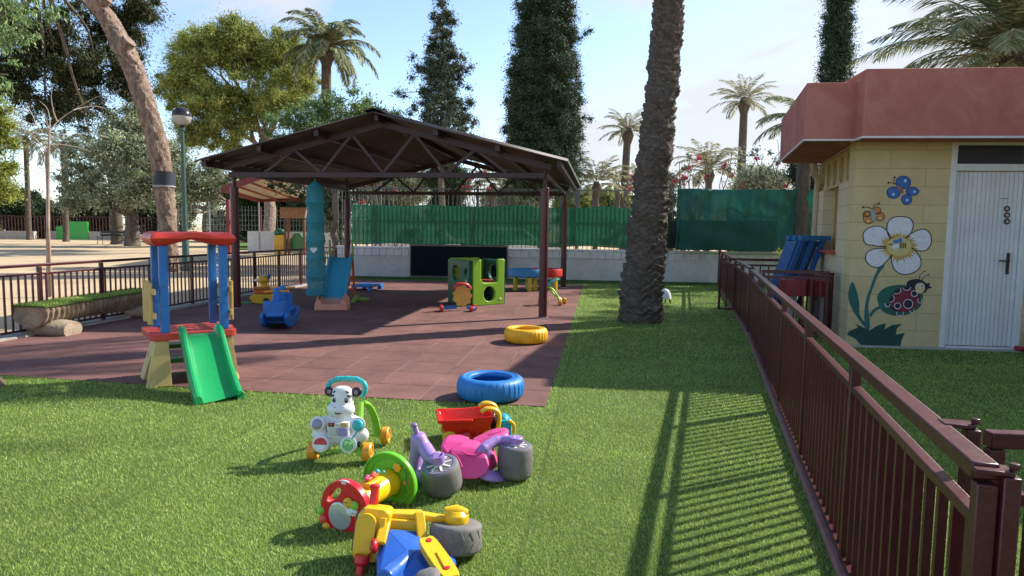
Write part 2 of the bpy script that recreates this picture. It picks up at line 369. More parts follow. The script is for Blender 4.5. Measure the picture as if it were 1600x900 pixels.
# --- grass blades on the lawn
def blades():
    out = []
    def inpoly(P, poly):
        x, y = P[:, 0], P[:, 1]; ins = np.zeros(len(P), bool); n = len(poly)
        for i in range(n):
            x1, y1 = poly[i]; x2, y2 = poly[(i+1) % n]
            c = ((y1 > y) != (y2 > y)) & (x < (x2-x1)*(y-y1)/(y2-y1+1e-12)+x1); ins ^= c
        return ins
    for y0, y1, den, h, w in ((1.9, 3.4, 22000, .015, .0026), (3.4, 4.8, 13000, .016, .0034), (4.8, 7, 6500, .016, .0050), (7, 10, 2800, .017, .0075), (10, 17, 1200, .018, .011)):
        xm = y1*.80+.2; n = int(2*xm*(y1-y0)*den)
        P = np.stack([RNG.uniform(-xm, xm, n), RNG.uniform(y0, y1, n)], 1)
        P = P[(np.abs(P[:, 0]) < P[:, 1]*.80+.15) & ~inpoly(P, MAT_POLY) & inpoly(P, LAWN) & (P[:, 0] > -5.2)]
        out.append((P, h, w))
    V = []
    for P, h, w in out:
        n = len(P); a = RNG.uniform(0, 2*pi, n); hh = h*RNG.uniform(.6, 1.15, n); ln = RNG.uniform(.2, 1.0, n)*h; b = RNG.uniform(0, 2*pi, n)
        B = np.zeros((n, 3, 3)); B[:, 0, 0] = P[:, 0]-np.cos(a)*w/2; B[:, 0, 1] = P[:, 1]-np.sin(a)*w/2
        B[:, 1, 0] = P[:, 0]+np.cos(a)*w/2; B[:, 1, 1] = P[:, 1]+np.sin(a)*w/2
        B[:, 2, 0] = P[:, 0]+np.cos(b)*ln; B[:, 2, 1] = P[:, 1]+np.sin(b)*ln; B[:, 2, 2] = hh
        V.append(B.reshape(-1, 3))
    return np.concatenate(V)
def bladem(nt, b):
    g = N(nt, 'ShaderNodeNewGeometry').outputs['Random Per Island']; v = N(nt, 'ShaderNodeTexCoord').outputs['Object']
    c = ramp2(nt, g, [(0, (.19, .28, .05)), (.35, (.32, .45, .085)), (.7, (.43, .58, .12)), (.86, (.55, .64, .20)), (1, (.70, .74, .36))])
    hs = N(nt, 'ShaderNodeHueSaturation'); L(nt, c, hs.inputs['Color']); mr = N(nt, 'ShaderNodeMapRange'); mr.inputs['From Min'].default_value = .3; mr.inputs['From Max'].default_value = .7; mr.inputs['To Min'].default_value = .72; mr.inputs['To Max'].default_value = 1.22
    sx = N(nt, 'ShaderNodeSeparateXYZ'); L(nt, v, sx.inputs[0]); ux = M('SUBTRACT', sx.outputs[0], M('MULTIPLY', sx.outputs[1], .131, nt=nt), nt=nt)   # two-metre rolls laid along the yard; their alternating sheen is put into the colour
    fr = M('FRACT', M('DIVIDE', M('ADD', ux, 40.3, nt=nt), 4.0, nt=nt), nt=nt); par = M('MULTIPLY', M('GREATER_THAN', fr, .5, nt=nt), .07, nt=nt)
    sm = M('ABSOLUTE', M('SUBTRACT', M('FRACT', M('DIVIDE', M('ADD', ux, 40.3, nt=nt), 2.0, nt=nt), nt=nt), .5, nt=nt), nt=nt); seam = M('MULTIPLY', M('GREATER_THAN', sm, .494, nt=nt), -.25, nt=nt)
    L(nt, M('ADD', M('ADD', noise(nt, v, 1.4, 6, .65), par, nt=nt), seam, nt=nt), mr.inputs['Value']); L(nt, mr.outputs[0], hs.inputs['Value'])
    L(nt, hs.outputs[0], b.inputs['Base Color']); b.inputs['Roughness'].default_value = .5; b.inputs['Specular IOR Level'].default_value = .4
    t = N(nt, 'ShaderNodeBsdfTranslucent'); L(nt, hs.outputs[0], t.inputs[0]); ms = N(nt, 'ShaderNodeMixShader'); ms.inputs[0].default_value = .42
    L(nt, b.outputs[0], ms.inputs[1]); L(nt, t.outputs[0], ms.inputs[2]); L(nt, ms.outputs[0], nt.nodes['Material Output'].inputs[0])
kind(fast('grass', blades(), 3, tex_mat('grass_blade', bladem)), 'stuff')['label'] = 'short bright green artificial grass pile on the lawn'

# ================================================================== FENCES
def fence(name, label, pts, h, post_sp=1.05, pick_sp=.1, rail_w=.05, rail_t=.035, pick=.018, second=.872, posts_w=.045, bottom=.07, group=None, material=None, cap_out=0):
    material = material or MAROON
    t = thing(name, label, 'fence', (pts[0][0], pts[0][1], 0), 0, group); o = Vector((pts[0][0], pts[0][1], 0))
    P = [Vector((*p, 0))-o for p in pts]
    tr, mr, br, pk = MB(), MB(), MB(), MB()
    for a, b in zip(P[:-1], P[1:]):
        d = (b-a).normalized(); Ln = (b-a).length; up = Vector((0, 0, 1))
        tr.beam(a+up*(h-rail_t/2), b+up*(h-rail_t/2), rail_w, rail_t)
        mr.beam(a+up*(h*second-rail_t*.4), b+up*(h*second-rail_t*.4), rail_w*.62, rail_t*.75)
        br.beam(a+up*bottom, b+up*bottom, rail_w*.7, rail_t*.7)
        n = max(1, round(Ln/pick_sp)); rz = math.atan2(d.y, d.x)
        R = Matrix.Rotation(rz, 3, 'Z'); z0, z1 = bottom+.003, h*second-rail_t*.4-.003
        for i in range(n):
            c = a+d*((i+.5)*Ln/n); pk.box((c.x, c.y, (z0+z1)/2), (pick, pick, z1-z0), R)
        k = max(1, round(Ln/post_sp))
        for i in range(k+(b is P[-1])):
            c = a+d*(i*Ln/k); q = MB().box((0, 0, (h-rail_t-.004)/2), (posts_w*.92, posts_w, h-rail_t-.004), R)
            q.build('post', material, t, bevel=.003, loc=(c.x, c.y, 0))
    tr.build('top_rail', material, t, bevel=.004); mr.build('middle_rail', material, t, bevel=.003); br.build('bottom_rail', material, t); pk.build('picket_row', material, t, smooth=False)
    return t
fence('metal_fence', 'long maroon picket fence left of the rubber floor, behind the log bench', [(FLX(6.2), 6.2), (FLX(17.4), 17.4)], .86)
fence('metal_fence', 'near maroon metal picket fence running away up the right side of the lawn', [(FRX(1.36), 1.36), (FRX(8.70), 8.70)], .88, pick_sp=.095, pick=.021, rail_w=.052, rail_t=.036, posts_w=.04, post_sp=1.25)
fence('metal_fence', 'far maroon metal fence stretch between the bend and the white block wall', [(FRX(8.95), 8.95), (FRX(16.9), 16.9)], .90, pick_sp=.095, pick=.021, post_sp=1.3)
# corner posts with bolted cap plates and the two short gates that leave them to the right
def gate(name, label, p0, p1, h, psp=.13, lo=.80):
    t = thing(name, label, 'gate', (p0[0], p0[1], 0)); o = Vector((p0[0], p0[1], 0)); a = Vector((0, 0, 0)); b = Vector((*p1, 0))-o
    up = Vector((0, 0, 1)); d = b.normalized(); R = Matrix.Rotation(math.atan2(d.y, d.x), 3, 'Z')
    f = MB(); f.beam(a+up*(h-.02), b+up*(h-.02), .04, .04); f.beam(a+up*.08, b+up*.08, .035, .03)
    for q in (a+d*.02, b-d*.02): f.box((q.x, q.y, (h-.043+.096)/2), (.036, .036, h-.043-.096-.002), R)
    f.build('gate_frame', MAROON, t, bevel=.003)
    g = MB(); g.beam(a+up*(h*lo)+d*.04, b+up*(h*lo)-d*.04, .03, .03); g.build('middle_rail', MAROON, t)
    pk = MB(); n = int((b-a).length/psp)
    for i in range(1, n): c = a+d*((b-a).length*i/n); pk.box((c.x, c.y, (.097+h*lo-.017)/2), (.018, .018, h*lo-.017-.097), R)
    pk.build('picket_row', MAROON, t, smooth=False); return t
gate('metal_gate', 'nearest maroon gate panel leaving the fence end at the bottom right corner', (FRX(1.36)+.07, 1.33), (3.0, 1.10), .86)
gate('metal_gate', 'second maroon gate panel behind the nearest one at the right edge', (FRX(1.62)+.14, 1.66), (3.2, 1.50), .86)
gate('metal_gate', 'maroon gate panel between the fence bend and the yellow building corner', (3.22, 8.66), (4.02, 8.50), .88, .10, .90)
gate('metal_gate', 'low maroon railing panel standing behind the blue stacked tables', (3.45, 11.2), (4.75, 11.0), .93, .12, .88)
gate('metal_gate', 'maroon gate standing open beside the corner of the yellow building', (4.08, 8.53), (3.98, 9.2), .86, .12, .92)
def cap_post(label, x, y, h, w=.07, ang=-16):
    t = thing('gate_post', label, 'post', (x, y, 0), rad(ang))
    MB().box((0, 0, h/2), (w*.62, w*.8, h)).build('post_shaft', MAROON, t, bevel=.003)
    MB().box((-.03, .01, h+.006), (w*1.35, w*1.0, .010)).build('cap_plate', MAROON, t, bevel=.002)
    MB().cyl((.008, 0, h+.012), (.008, 0, h+.026), .010, n=8).build('bolt', MAROON, t, bevel=.002)
cap_post('nearest maroon gate post with bolted cap plate at the bottom right', FRX(1.36)+.035, 1.34, .862, .052)
cap_post('maroon gate post with bolted cap plate, just beyond the nearest gate post', FRX(1.62)+.085, 1.64, .872, .052)
cap_post('thick maroon post at the bend of the right fence', FRX(8.82), 8.82, .89, .10, -14)

# ================================================================== WHITE BLOCK WALL
def blockwall(nt, b):
    v = N(nt, 'ShaderNodeTexCoord').outputs['Object']; s = N(nt, 'ShaderNodeSeparateXYZ'); L(nt, v, s.inputs[0]); c = N(nt, 'ShaderNodeCombineXYZ'); L(nt, s.outputs[0], c.inputs[0]); L(nt, s.outputs[2], c.inputs[1])
    br = N(nt, 'ShaderNodeTexBrick', offset=.5); br.inputs['Scale'].default_value = 1; br.inputs['Brick Width'].default_value = .4; br.inputs['Row Height'].default_value = .2; br.inputs['Mortar Size'].default_value = .006
    br.inputs['Color1'].default_value = (.62, .62, .61, 1); br.inputs['Color2'].default_value = (.70, .70, .69, 1); br.inputs['Mortar'].default_value = (.22, .22, .21, 1); L(nt, c.outputs[0], br.inputs['Vector'])
    n = noise(nt, v, 3, 9, .75); x = N(nt, 'ShaderNodeMix', data_type='RGBA', blend_type='MULTIPLY'); x.inputs[0].default_value = 1; L(nt, br.outputs['Color'], x.inputs[6]); L(nt, ramp2(nt, n, [(.3, (.72, .72, .70)), (.6, (1, 1, 1))]), x.inputs[7])
    L(nt, x.outputs[2], b.inputs['Base Color']); b.inputs['Roughness'].default_value = .9
    bumpn(nt, b, M('ADD', noise(nt, v, 35, 8, .7), M('MULTIPLY', br.outputs['Fac'], -.7, nt=nt), nt=nt), .6, .02)
def roughwall(nt, b):
    v = N(nt, 'ShaderNodeTexCoord').outputs['Object']
    L(nt, ramp2(nt, noise(nt, v, 2.2, 10, .75), [(.3, (.52, .52, .51)), (.6, (.72, .72, .71))]), b.inputs['Base Color']); b.inputs['Roughness'].default_value = .95; bumpn(nt, b, noise(nt, v, 28, 10, .8), 1.0, .04)
WB, WR = tex_mat('white_blocks', blockwall), tex_mat('white_roughcast', roughwall)
W0, W1 = Vector((-4.75, 18.05, 0)), Vector((9.5, 17.05, 0)); wd = (W1-W0).normalized(); WA = math.atan2(wd.y, wd.x); WL = (W1-W0).length
wall = thing('block_wall', 'low white painted block wall with roughcast face across the back of the yard', 'wall', W0, WA)
MB().box((WL/2, .1, .33), (WL, .19, .66)).build('roughcast_face', WR, wall, smooth=False)
MB().box((WL/2, .1, .762), (WL, .2, .2)).build('block_course', WB, wall, bevel=.004)
mb = MB(); x = .1
while x < WL:
    if random.random() < .75: mb.box((x, -.012, .71+random.choice((0, 0, .0))), (.19, .02, .17))
    x += .2
mb.build('face_tiles', mat('grey_white_tile', (.60, .60, .59), .8, var=.15, bump=.3), wall, bevel=.003)
MB().box((WL/2, -.05, .03), (WL, .10, .06)).build('green_base_strip', mat('green_strip', (.05, .12, .03), .9, var=.3, bump=.5), wall)
def wp(px, py, off=0):   # point on wall plane
    s, z = hit(px, py, W0, wd); return s, z
# chalkboard leaning against the wall
s0, z1 = wp(641, 388); s1, z0 = wp(793, 437)
cbt = thing('chalkboard', 'long dark green chalkboard fixed to the white block wall', 'chalkboard', W0+wd*s0+Vector((0, -.05, 0)), WA)
cw, ch0, ch1 = s1-s0, .07, .93
MB().box((cw/2, 0, (ch0+ch1)/2), (cw-.06, .02, ch1-ch0-.06)).build('board', mat('chalk_green', (.004, .012, .016), .9, var=.3, vscale=3, spec=.15), cbt)
f = MB(); f.box((cw/2, -.004, ch1-.02), (cw, .04, .04)); f.box((cw/2, -.004, ch0+.015), (cw, .04, .03))
for xx in (.015, cw-.015): f.box((xx, -.004, (ch0+ch1)/2-.003), (.03, .036, ch1-ch0-.076))
f.build('board_frame', mat('board_frame', (.16, .13, .12), .6), cbt, bevel=.003)
# railing above the wall
GREY = mat('grey_metal', (.13, .135, .13), .5, var=.15)
rl = thing('wall_railing', 'tall grey metal picket railing standing on the white block wall', 'fence', W0+Vector((0, .08, 0)), WA)
pk = MB(); i = 0; x = .05
while x < WL: pk.box((x, .02, 1.65), (.018, .018, 1.56)); x += .115
pk.build('picket_row', GREY, rl, smooth=False)
for z in (1.0, 1.62, 2.40): MB().box((WL/2, .02, z), (WL, .03, .03)).build('rail', GREY, rl)
x = 1.2
while x < WL: MB().box((x, .03, 1.68), (.07, .05, 1.62)).build('post', GREY, rl, bevel=.004); x += 2.62
for x_ in (6.0, 6.12): MB().box((x_, 0, 1.7), (.035, .035, 1.62)).build('post', GREY, rl)
# shade nets
def netm(name, col, a, sc=1.):
    m = bpy.data.materials.new(name); m.use_nodes = True; nt = m.node_tree; b = nt.nodes['Principled BSDF']; v = N(nt, 'ShaderNodeTexCoord').outputs['Object']
    n = noise(nt, v, 1.3, 7, .7); c = ramp2(nt, n, [(.3, tuple(k*.7 for k in col)), (.55, col), (.75, tuple(k*1.35 for k in col))]); L(nt, c, b.inputs['Base Color']); b.inputs['Roughness'].default_value = .7
    t = N(nt, 'ShaderNodeBsdfTranslucent'); L(nt, c, t.inputs[0]); m1 = N(nt, 'ShaderNodeMixShader'); m1.inputs[0].default_value = .45; L(nt, b.outputs[0], m1.inputs[1]); L(nt, t.outputs[0], m1.inputs[2])
    tr = N(nt, 'ShaderNodeBsdfTransparent'); m2 = N(nt, 'ShaderNodeMixShader'); m2.inputs[0].default_value = a; L(nt, tr.outputs[0], m2.inputs[1]); L(nt, m1.outputs[0], m2.inputs[2]); L(nt, m2.outputs[0], nt.nodes['Material Output'].inputs[0]); return m
def net(label, px0, px1, pyt, pyb, mt, off, sag, zb=None, zt=None, wv=1.):
    s0, zt_ = wp(px0, pyt); s1, zb_ = wp(px1, pyb); zt = zt or zt_; zb = zb or zb_
    nx, nz = 90, 26; X, Z = np.meshgrid(np.linspace(0, 1, nx), np.linspace(0, 1, nz)); s = s0+(s1-s0)*X
    z = zb+(zt-zb)*Z; z += sag*(np.sin(s*2.9)*.5+np.sin(s*5.3+1)*.3)*(Z*1.0) + sag*.6*np.sin(s*3.7+2)*(1-Z)
    y = off+wv*(.022*np.sin(s*4.1+z*2)+.018*np.sin(s*9-z*5)+.014*np.sin(z*11+s*3)+.006*np.sin(s*27))
    P = np.stack([s, y, z], -1); o = grid_mesh('shade_net', P, mt, None, False); o.location = W0; o.rotation_euler = (0, 0, WA)
    sm = o.modifiers.new('t', 'SOLIDIFY'); sm.thickness = .003
    return tag(o, label, 'shade net')
net('long bright green shade net tied along the railing behind the shelter', 549, 985, 320, 387, netm('net_green', (.05, .25, .14), .80), .035, .035, zb=.93, wv=.12)
net('large dark teal shade net on the railing right of the palm trunk', 1056, 1290, 296, 391, netm('net_teal', (.035, .19, .145), .90), -.30, .012, zb=.93, wv=2.2)
net('narrow grey green net between the palm trunk and the large teal net', 1030, 1056, 345, 391, netm('net_grey', (.035, .06, .045), .92), -.06, .01, zb=.93)
# a lower overlapping sheet on the teal net
net('lower dark teal net panel overlapping the large teal shade net', 1058, 1204, 344, 391, netm('net_teal_dark', (.024, .145, .11), .94), -.37, .008, zb=.90)
# ================================================================== SHELTER
SB = Vector((.991, -.131, 0)); SD = Vector((.131, .991, 0)); SO = Vector((-2.06, 10.28, 0))   # centre of front gable line
def sp_(u, v, z): return SO + SB*u + SD*v + Vector((0, 0, z))
DK = mat('dark_maroon_steel', (.032, .009, .012), .45, var=.2, dirt=.12, dirtcol=(.12, .07, .06))
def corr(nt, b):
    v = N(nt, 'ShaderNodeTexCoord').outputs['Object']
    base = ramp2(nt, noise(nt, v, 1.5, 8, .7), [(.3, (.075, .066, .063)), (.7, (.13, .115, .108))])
    s = N(nt, 'ShaderNodeSeparateXYZ'); L(nt, v, s.inputs[0]); wv = M('SINE', M('MULTIPLY', s.outputs[1], 2*pi*3.8, nt=nt), nt=nt)   # rib shading put into the sheet colour as stripes along the waves
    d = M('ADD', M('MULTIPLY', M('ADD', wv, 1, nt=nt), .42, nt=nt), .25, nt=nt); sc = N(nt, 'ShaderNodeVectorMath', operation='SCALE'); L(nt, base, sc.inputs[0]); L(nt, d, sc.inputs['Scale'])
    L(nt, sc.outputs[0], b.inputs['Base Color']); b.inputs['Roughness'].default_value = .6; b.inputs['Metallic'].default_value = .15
sh = thing('shelter', 'open gabled shelter with dark corrugated roof on maroon posts over the rubber floor', 'shelter', SO, math.atan2(SB.y, SB.x))
inv = Matrix.Rotation(-math.atan2(SB.y, SB.x), 4, 'Z')
def loc(p): q = inv @ (Vector(p)-SO); return q
EH, AH, HW, V0, V1 = 2.36, 3.06, 2.80, -.05, 6.05
# corrugated roof, one sheet per slope
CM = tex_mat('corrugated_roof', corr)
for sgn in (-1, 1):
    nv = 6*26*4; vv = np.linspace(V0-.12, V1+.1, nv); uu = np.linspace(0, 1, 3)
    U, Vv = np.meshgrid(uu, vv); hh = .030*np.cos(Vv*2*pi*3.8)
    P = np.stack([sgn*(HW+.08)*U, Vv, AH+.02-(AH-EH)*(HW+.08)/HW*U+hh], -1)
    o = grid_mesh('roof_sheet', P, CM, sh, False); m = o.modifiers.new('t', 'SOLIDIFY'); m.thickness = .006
mb = MB(); mb.prism([(-.14, -.045), (0, 0), (.14, -.045), (.14, -.03), (0, .015), (-.14, -.03)], V1-V0+.26, Matrix(((1, 0, 0, 0), (0, 0, 1, V0-.14), (0, 1, 0, AH+.05), (0, 0, 0, 1))))
mb.build('ridge_cap', DK, sh)
RZ_ = lambda u: AH-(AH-EH)*abs(u)/HW
# rafters under the sheets, purlins along the depth
for sgn in (-1, 1):
    for fu in (.33, .66, .985):
        u = sgn*HW*fu; z = RZ_(u)-.055; MB().beam((u, V0-.05, z), (u, V1+.03, z), .07, .10).build('purlin', DK, sh)
for k, (v, zb) in enumerate(((.0+.28, 2.17), (V1-.55, 2.17))):
    mb = MB(); mb.beam((-2.56, v, zb), (2.52, v, zb), .06, .08); mb.build('bottom_chord', DK, sh, bevel=.004)
    for sgn in (-1, 1):
        e = (sgn*2.62, v, RZ_(2.62)-.12); MB().beam(e, (0, v, AH-.11), .06, .10).build('top_chord', DK, sh, bevel=.004)
    bot = [-1.95, -1.0, 0, 1.0, 1.95]; topu = [-2.3, -1.45, -.5, .5, 1.45, 2.3]
    for i in range(5):
        for tu in (topu[i], topu[i+1]):
            if abs(tu) > 2.2: continue
            MB().beam((bot[i], v, zb+.03), (tu, v, RZ_(tu)-.14), .042, .042).build('truss_web', DK, sh)
MB().beam((0, V0, AH-.06), (0, V1, AH-.06), .06, .09).build('ridge_beam', DK, sh)
for px, py, top in ((370, 482, 1.98), (848, 497, 1.99), (880, 450, 2.0), (543, 449, 1.98)):
    g = loc(G(px, py)); MB().cyl((g.x, g.y, 0), (g.x, g.y, top), .066, n=28).build('post', MAROON, sh, bevel=.006)
    MB().cyl((g.x, g.y, top), (g.x, g.y, RZ_(g.x)-.05), .03, n=12).build('post_pin', DK, sh)
    MB().cyl((g.x, g.y, .0), (g.x, g.y, .022), .085, n=20).build('base_ring', CONC, sh)
p0 = loc(G(370, 482)); p1 = loc(G(848, 497)); p2 = loc(G(880, 450)); p3 = loc(G(543, 449))
for a, b in ((p0, p3), (p1, p2)): MB().beam((a.x, a.y, 2.2), (b.x, b.y, 2.2), .05, .06).build('side_beam', DK, sh)

# ================================================================== YELLOW BUILDING
BC = Vector((4.03, 8.04, 0)); BD = Vector((.9945, -.1045, 0)); BA = math.atan2(BD.y, BD.x); BS = Vector((.28, .96, 0)).normalized()
bd = thing('yellow_building', 'small yellow painted block building with salmon parapet, white door and wall paintings', 'building', BC, BA)
def ybl(nt, b):
    v = N(nt, 'ShaderNodeTexCoord').outputs['Object']; s = N(nt, 'ShaderNodeSeparateXYZ'); L(nt, v, s.inputs[0]); c = N(nt, 'ShaderNodeCombineXYZ'); L(nt, s.outputs[0], c.inputs[0]); L(nt, s.outputs[2], c.inputs[1])
    br = N(nt, 'ShaderNodeTexBrick', offset=.5); br.inputs['Scale'].default_value = 1; br.inputs['Brick Width'].default_value = .80; br.inputs['Row Height'].default_value = .213; br.inputs['Mortar Size'].default_value = .0035; br.inputs['Mortar Smooth'].default_value = .3
    br.inputs['Color1'].default_value = (.58, .47, .25, 1); br.inputs['Color2'].default_value = (.62, .505, .28, 1); br.inputs['Mortar'].default_value = (.40, .30, .13, 1); L(nt, c.outputs[0], br.inputs['Vector'])
    n = noise(nt, v, 2.5, 9, .75); x = N(nt, 'ShaderNodeMix', data_type='RGBA', blend_type='MULTIPLY'); x.inputs[0].default_value = 1; L(nt, br.outputs['Color'], x.inputs[6]); L(nt, ramp2(nt, n, [(.3, (.84, .82, .80)), (.6, (1, 1, 1))]), x.inputs[7])
    L(nt, x.outputs[2], b.inputs['Base Color']); b.inputs['Roughness'].default_value = .8; bumpn(nt, b, M('ADD', M('MULTIPLY', noise(nt, v, 50, 6, .7), .5, nt=nt), M('MULTIPLY', br.outputs['Fac'], -1.2, nt=nt), nt=nt), .45, .012)
YB = tex_mat('yellow_blocks', ybl)
def cream(nt, b):
    v = N(nt, 'ShaderNodeTexCoord').outputs['Object']; s = N(nt, 'ShaderNodeSeparateXYZ'); L(nt, v, s.inputs[0]); c = N(nt, 'ShaderNodeCombineXYZ'); L(nt, s.outputs[0], c.inputs[0]); L(nt, s.outputs[2], c.inputs[1])
    br = N(nt, 'ShaderNodeTexBrick', offset=.5); br.inputs['Scale'].default_value = 1; br.inputs['Brick Width'].default_value = .8; br.inputs['Row Height'].default_value = .213; br.inputs['Mortar Size'].default_value = .0035
    br.inputs['Color1'].default_value = (.62, .52, .34, 1); br.inputs['Color2'].default_value = (.68, .58, .39, 1); br.inputs['Mortar'].default_value = (.36, .28, .17, 1); L(nt, c.outputs[0], br.inputs['Vector'])
    L(nt, br.outputs['Color'], b.inputs['Base Color']); b.inputs['Roughness'].default_value = .85; bumpn(nt, b, M('ADD', M('MULTIPLY', noise(nt, v, 50, 6, .7), .5, nt=nt), M('MULTIPLY', br.outputs['Fac'], -1.2, nt=nt), nt=nt), .45, .012)
CB = tex_mat('cream_blocks', cream)
def stucco(nt, b):
    v = N(nt, 'ShaderNodeTexCoord').outputs['Object']; n = N(nt, 'ShaderNodeTexNoise'); n.inputs['Scale'].default_value = 1.6; n.inputs['Detail'].default_value = 7; n.inputs['Roughness'].default_value = .62; n.inputs['Distortion'].default_value = 1.8; L(nt, v, n.inputs['Vector'])
    L(nt, ramp2(nt, n.outputs['Fac'], [(.3, (.36, .115, .085)), (.5, (.42, .145, .110)), (.62, (.46, .175, .14)), (.75, (.40, .135, .102))]), b.inputs['Base Color']); b.inputs['Roughness'].default_value = .9; bumpn(nt, b, noise(nt, v, 60, 7, .7), .35)
ST = tex_mat('salmon_stucco', stucco)
BH = 2.50
su = lambda px, py: hit(px, py, BC, BD)
dl, _ = su(1466, 549); dr, _ = su(1592, 549)          # outer door frame
_, dt = su(1484, 220)
dt = 2.46
wl = MB(); wl.box(((dl+.012)/2, .1, BH/2), (dl-.012, .2, BH)); wl.box(((dr+6)/2, .1, BH/2), (6-dr, .2, BH)); wl.box(((dl+dr)/2, .1, (BH+dt)/2), (dr-dl-.004, .2, BH-dt)); wl.build('front_wall', YB, bd, smooth=False)
# door
WH = mat('white_door_paint', (.66, .66, .67), .5, var=.10, vscale=3, dirt=.22, dirtcol=(.34, .34, .36)); WF = mat('white_frame_paint', (.68, .68, .67), .5, var=.1, dirt=.15)
dh = su(1484, 268)[1]; dlo, _ = su(1472, 549); dri, _ = su(1577, 549)
df = MB(); fw = .07
df.box((dl+fw/2, .05, dt/2), (fw, .10, dt)); df.box((dr-fw/2, .05, dt/2), (fw, .10, dt)); df.box(((dl+dr)/2, .05, dt-.03), (dr-dl-2*fw, .09, .06)); df.box(((dl+dr)/2, .05, dh+.05), (dr-dl-2*fw, .09, .08)); df.box(((dl+dr)/2, .04, .02), (dr-dl-2*fw, .12, .04))
df.build('door_frame', WF, bd, bevel=.005)
d = MB(); x0, x1 = dl+fw+.004, dr-fw-.004; npl = 15; pw = (x1-x0)/npl
for i in range(npl): d.box((x0+pw*(i+.5), .052, (dh+.05)/2), (pw-.004, .028, dh-.05))
d.box(((x0+x1)/2, .068, (dh+.05)/2), (x1-x0, .01, dh-.06))
do = d.build('door', WH, bd, bevel=.003)
hx, hz = su(1577, 412)
hn = MB(); hn.rbox((hx, .03, hz), (.035, .012, .25), .004); hn.box((hx-.002, .018, hz+.03), (.02, .03, .02)); hn.beam((hx, .005, hz+.03), (hx-.11, .005, hz+.032), .014, .016); hn.build('handle', mat('bronze_black', (.05, .04, .035), .4, metal=.4), do, bevel=.003)
ms = MB(); bx, bz = su(1574, 310); ms.beam((bx+.03, .032, bz), (bx-.06, .032, bz), .008, .012); ms.cyl((bx-.02, .035, bz), (bx-.02, .02, bz), .008, n=8); ms.build('latch', mat('latch', (.4, .4, .4), .4, metal=.6), do)
for k, yy in enumerate((326, 336, 346)):
    ax, az = su(1576, yy); q = MB(); q.lathe([(.001, 0), (.034, 0), (.036, .006), (.02, .01), (.001, .01)], 14, T(ax, .037, az) @ RX(90)); q.build('round_ornament', mat('ornament_brown', (.11, .07, .05), .8, var=.6, vscale=60), do)
    q = MB(); q.lathe([(.001, .011), (.015, .012), (.001, .014)], 10, T(ax, .037, az) @ RX(90)); q.build('ornament_centre', mat('ornament_pale', (.5, .46, .40), .8), do)
tw = MB().box(((x0+x1)/2, .062, (dh+dt)/2+.015), (x1-x0, .012, dt-dh-.15)); tw.build('transom_window', mat('dark_glass', (.045, .05, .065), .12, var=.1), bd)
# concrete step line
MB().box((2.5, -.03, .012), (5.0, .06, .024)).build('plinth', mat('plinth_grey', (.40, .40, .36), .9, bump=.4), bd)
# side wall (left face, running away) with recessed window, sill and pierced lattice blocks above
sa = math.atan2(BS.y, BS.x)-BA
def sr(px, py): return hit(px, py, BC, BS)
sI = BD.dot(BC)*0
w0 = sr(1308, 340)[0]; w1 = sr(1285, 340)[0]; zs = sr(1297, 392)[1]; zt = sr(1297, 284)[1]; l0 = sr(1327, 260)[0]; l1 = sr(1279, 260)[0]; SL = 2.75
zt = min(zt, 2.0); LZ = 2.42
print('side', w0, w1, zs, zt, l0, l1)
sw = MB()
def sbox(a, b, z0, z1, th=.2): sw.box(((a+b)/2, -th/2, (z0+z1)/2), (b-a, th, z1-z0))
l0 = max(.16, l0); w0 = max(w0, .3)
sbox(.09, w0, 0, zt); sbox(w0, w1, 0, zs); sbox(w1, SL, 0, zt); sbox(.09, l0, zt+.0, LZ); sbox(l1, SL, zt, LZ); sbox(.09, SL, LZ, BH)
so_ = sw.build('side_wall', CB, bd, smooth=False, rot=(0, 0, sa))
q = MB().box(((w0+w1)/2, -.17, (zs+zt)/2), (w1-w0, .02, zt-zs)); q.build('window_recess', mat('ochre_recess', (.42, .26, .07), .85, var=.12, bump=.2), so_)
q = MB().box(((w0+w1)/2, .03, zs-.012), (w1-w0+.06, .12, .03)); q.build('window_sill', plastic('red_sill', (.50, .06, .03), .5), so_, bevel=.006)
LT = mat('cream_lattice', (.55, .44, .22), .85, var=.1)
nn = 5
for i in range(nn):
    a = l0+(l1-l0)*i/nn; b = l0+(l1-l0)*(i+1)/nn; mc = (a+b)/2; zc = (zt+LZ)/2; hw_, hh_ = (b-a)/2, (LZ-zt)/2
    q = MB(); q.prism([(a+.004, zt+.003), (b-.004, zt+.003), (b-.004, LZ-.003), (a+.004, LZ-.003)], .07, Matrix(((1, 0, 0, 0), (0, 0, -1, -.04), (0, 1, 0, 0), (0, 0, 0, 1))), [circ(mc, zc, hw_*.72, hh_*.86, 18)])
    q.build('lattice_block', LT, so_)
q = MB().box((l0+.8, -.55, 2.2), (2, .02, .6)); q.build('dark_backing', mat('dark_inside', (.06, .045, .03), .9), so_)  # dark sheet standing in for the shade inside, behind the open lattice
# back and roof slab (walls run well past the frame so that side views stay closed)
MB().box((3.4, 2.72, BH/2), (5.2, .2, BH)).build('back_wall', CB, bd, smooth=False)
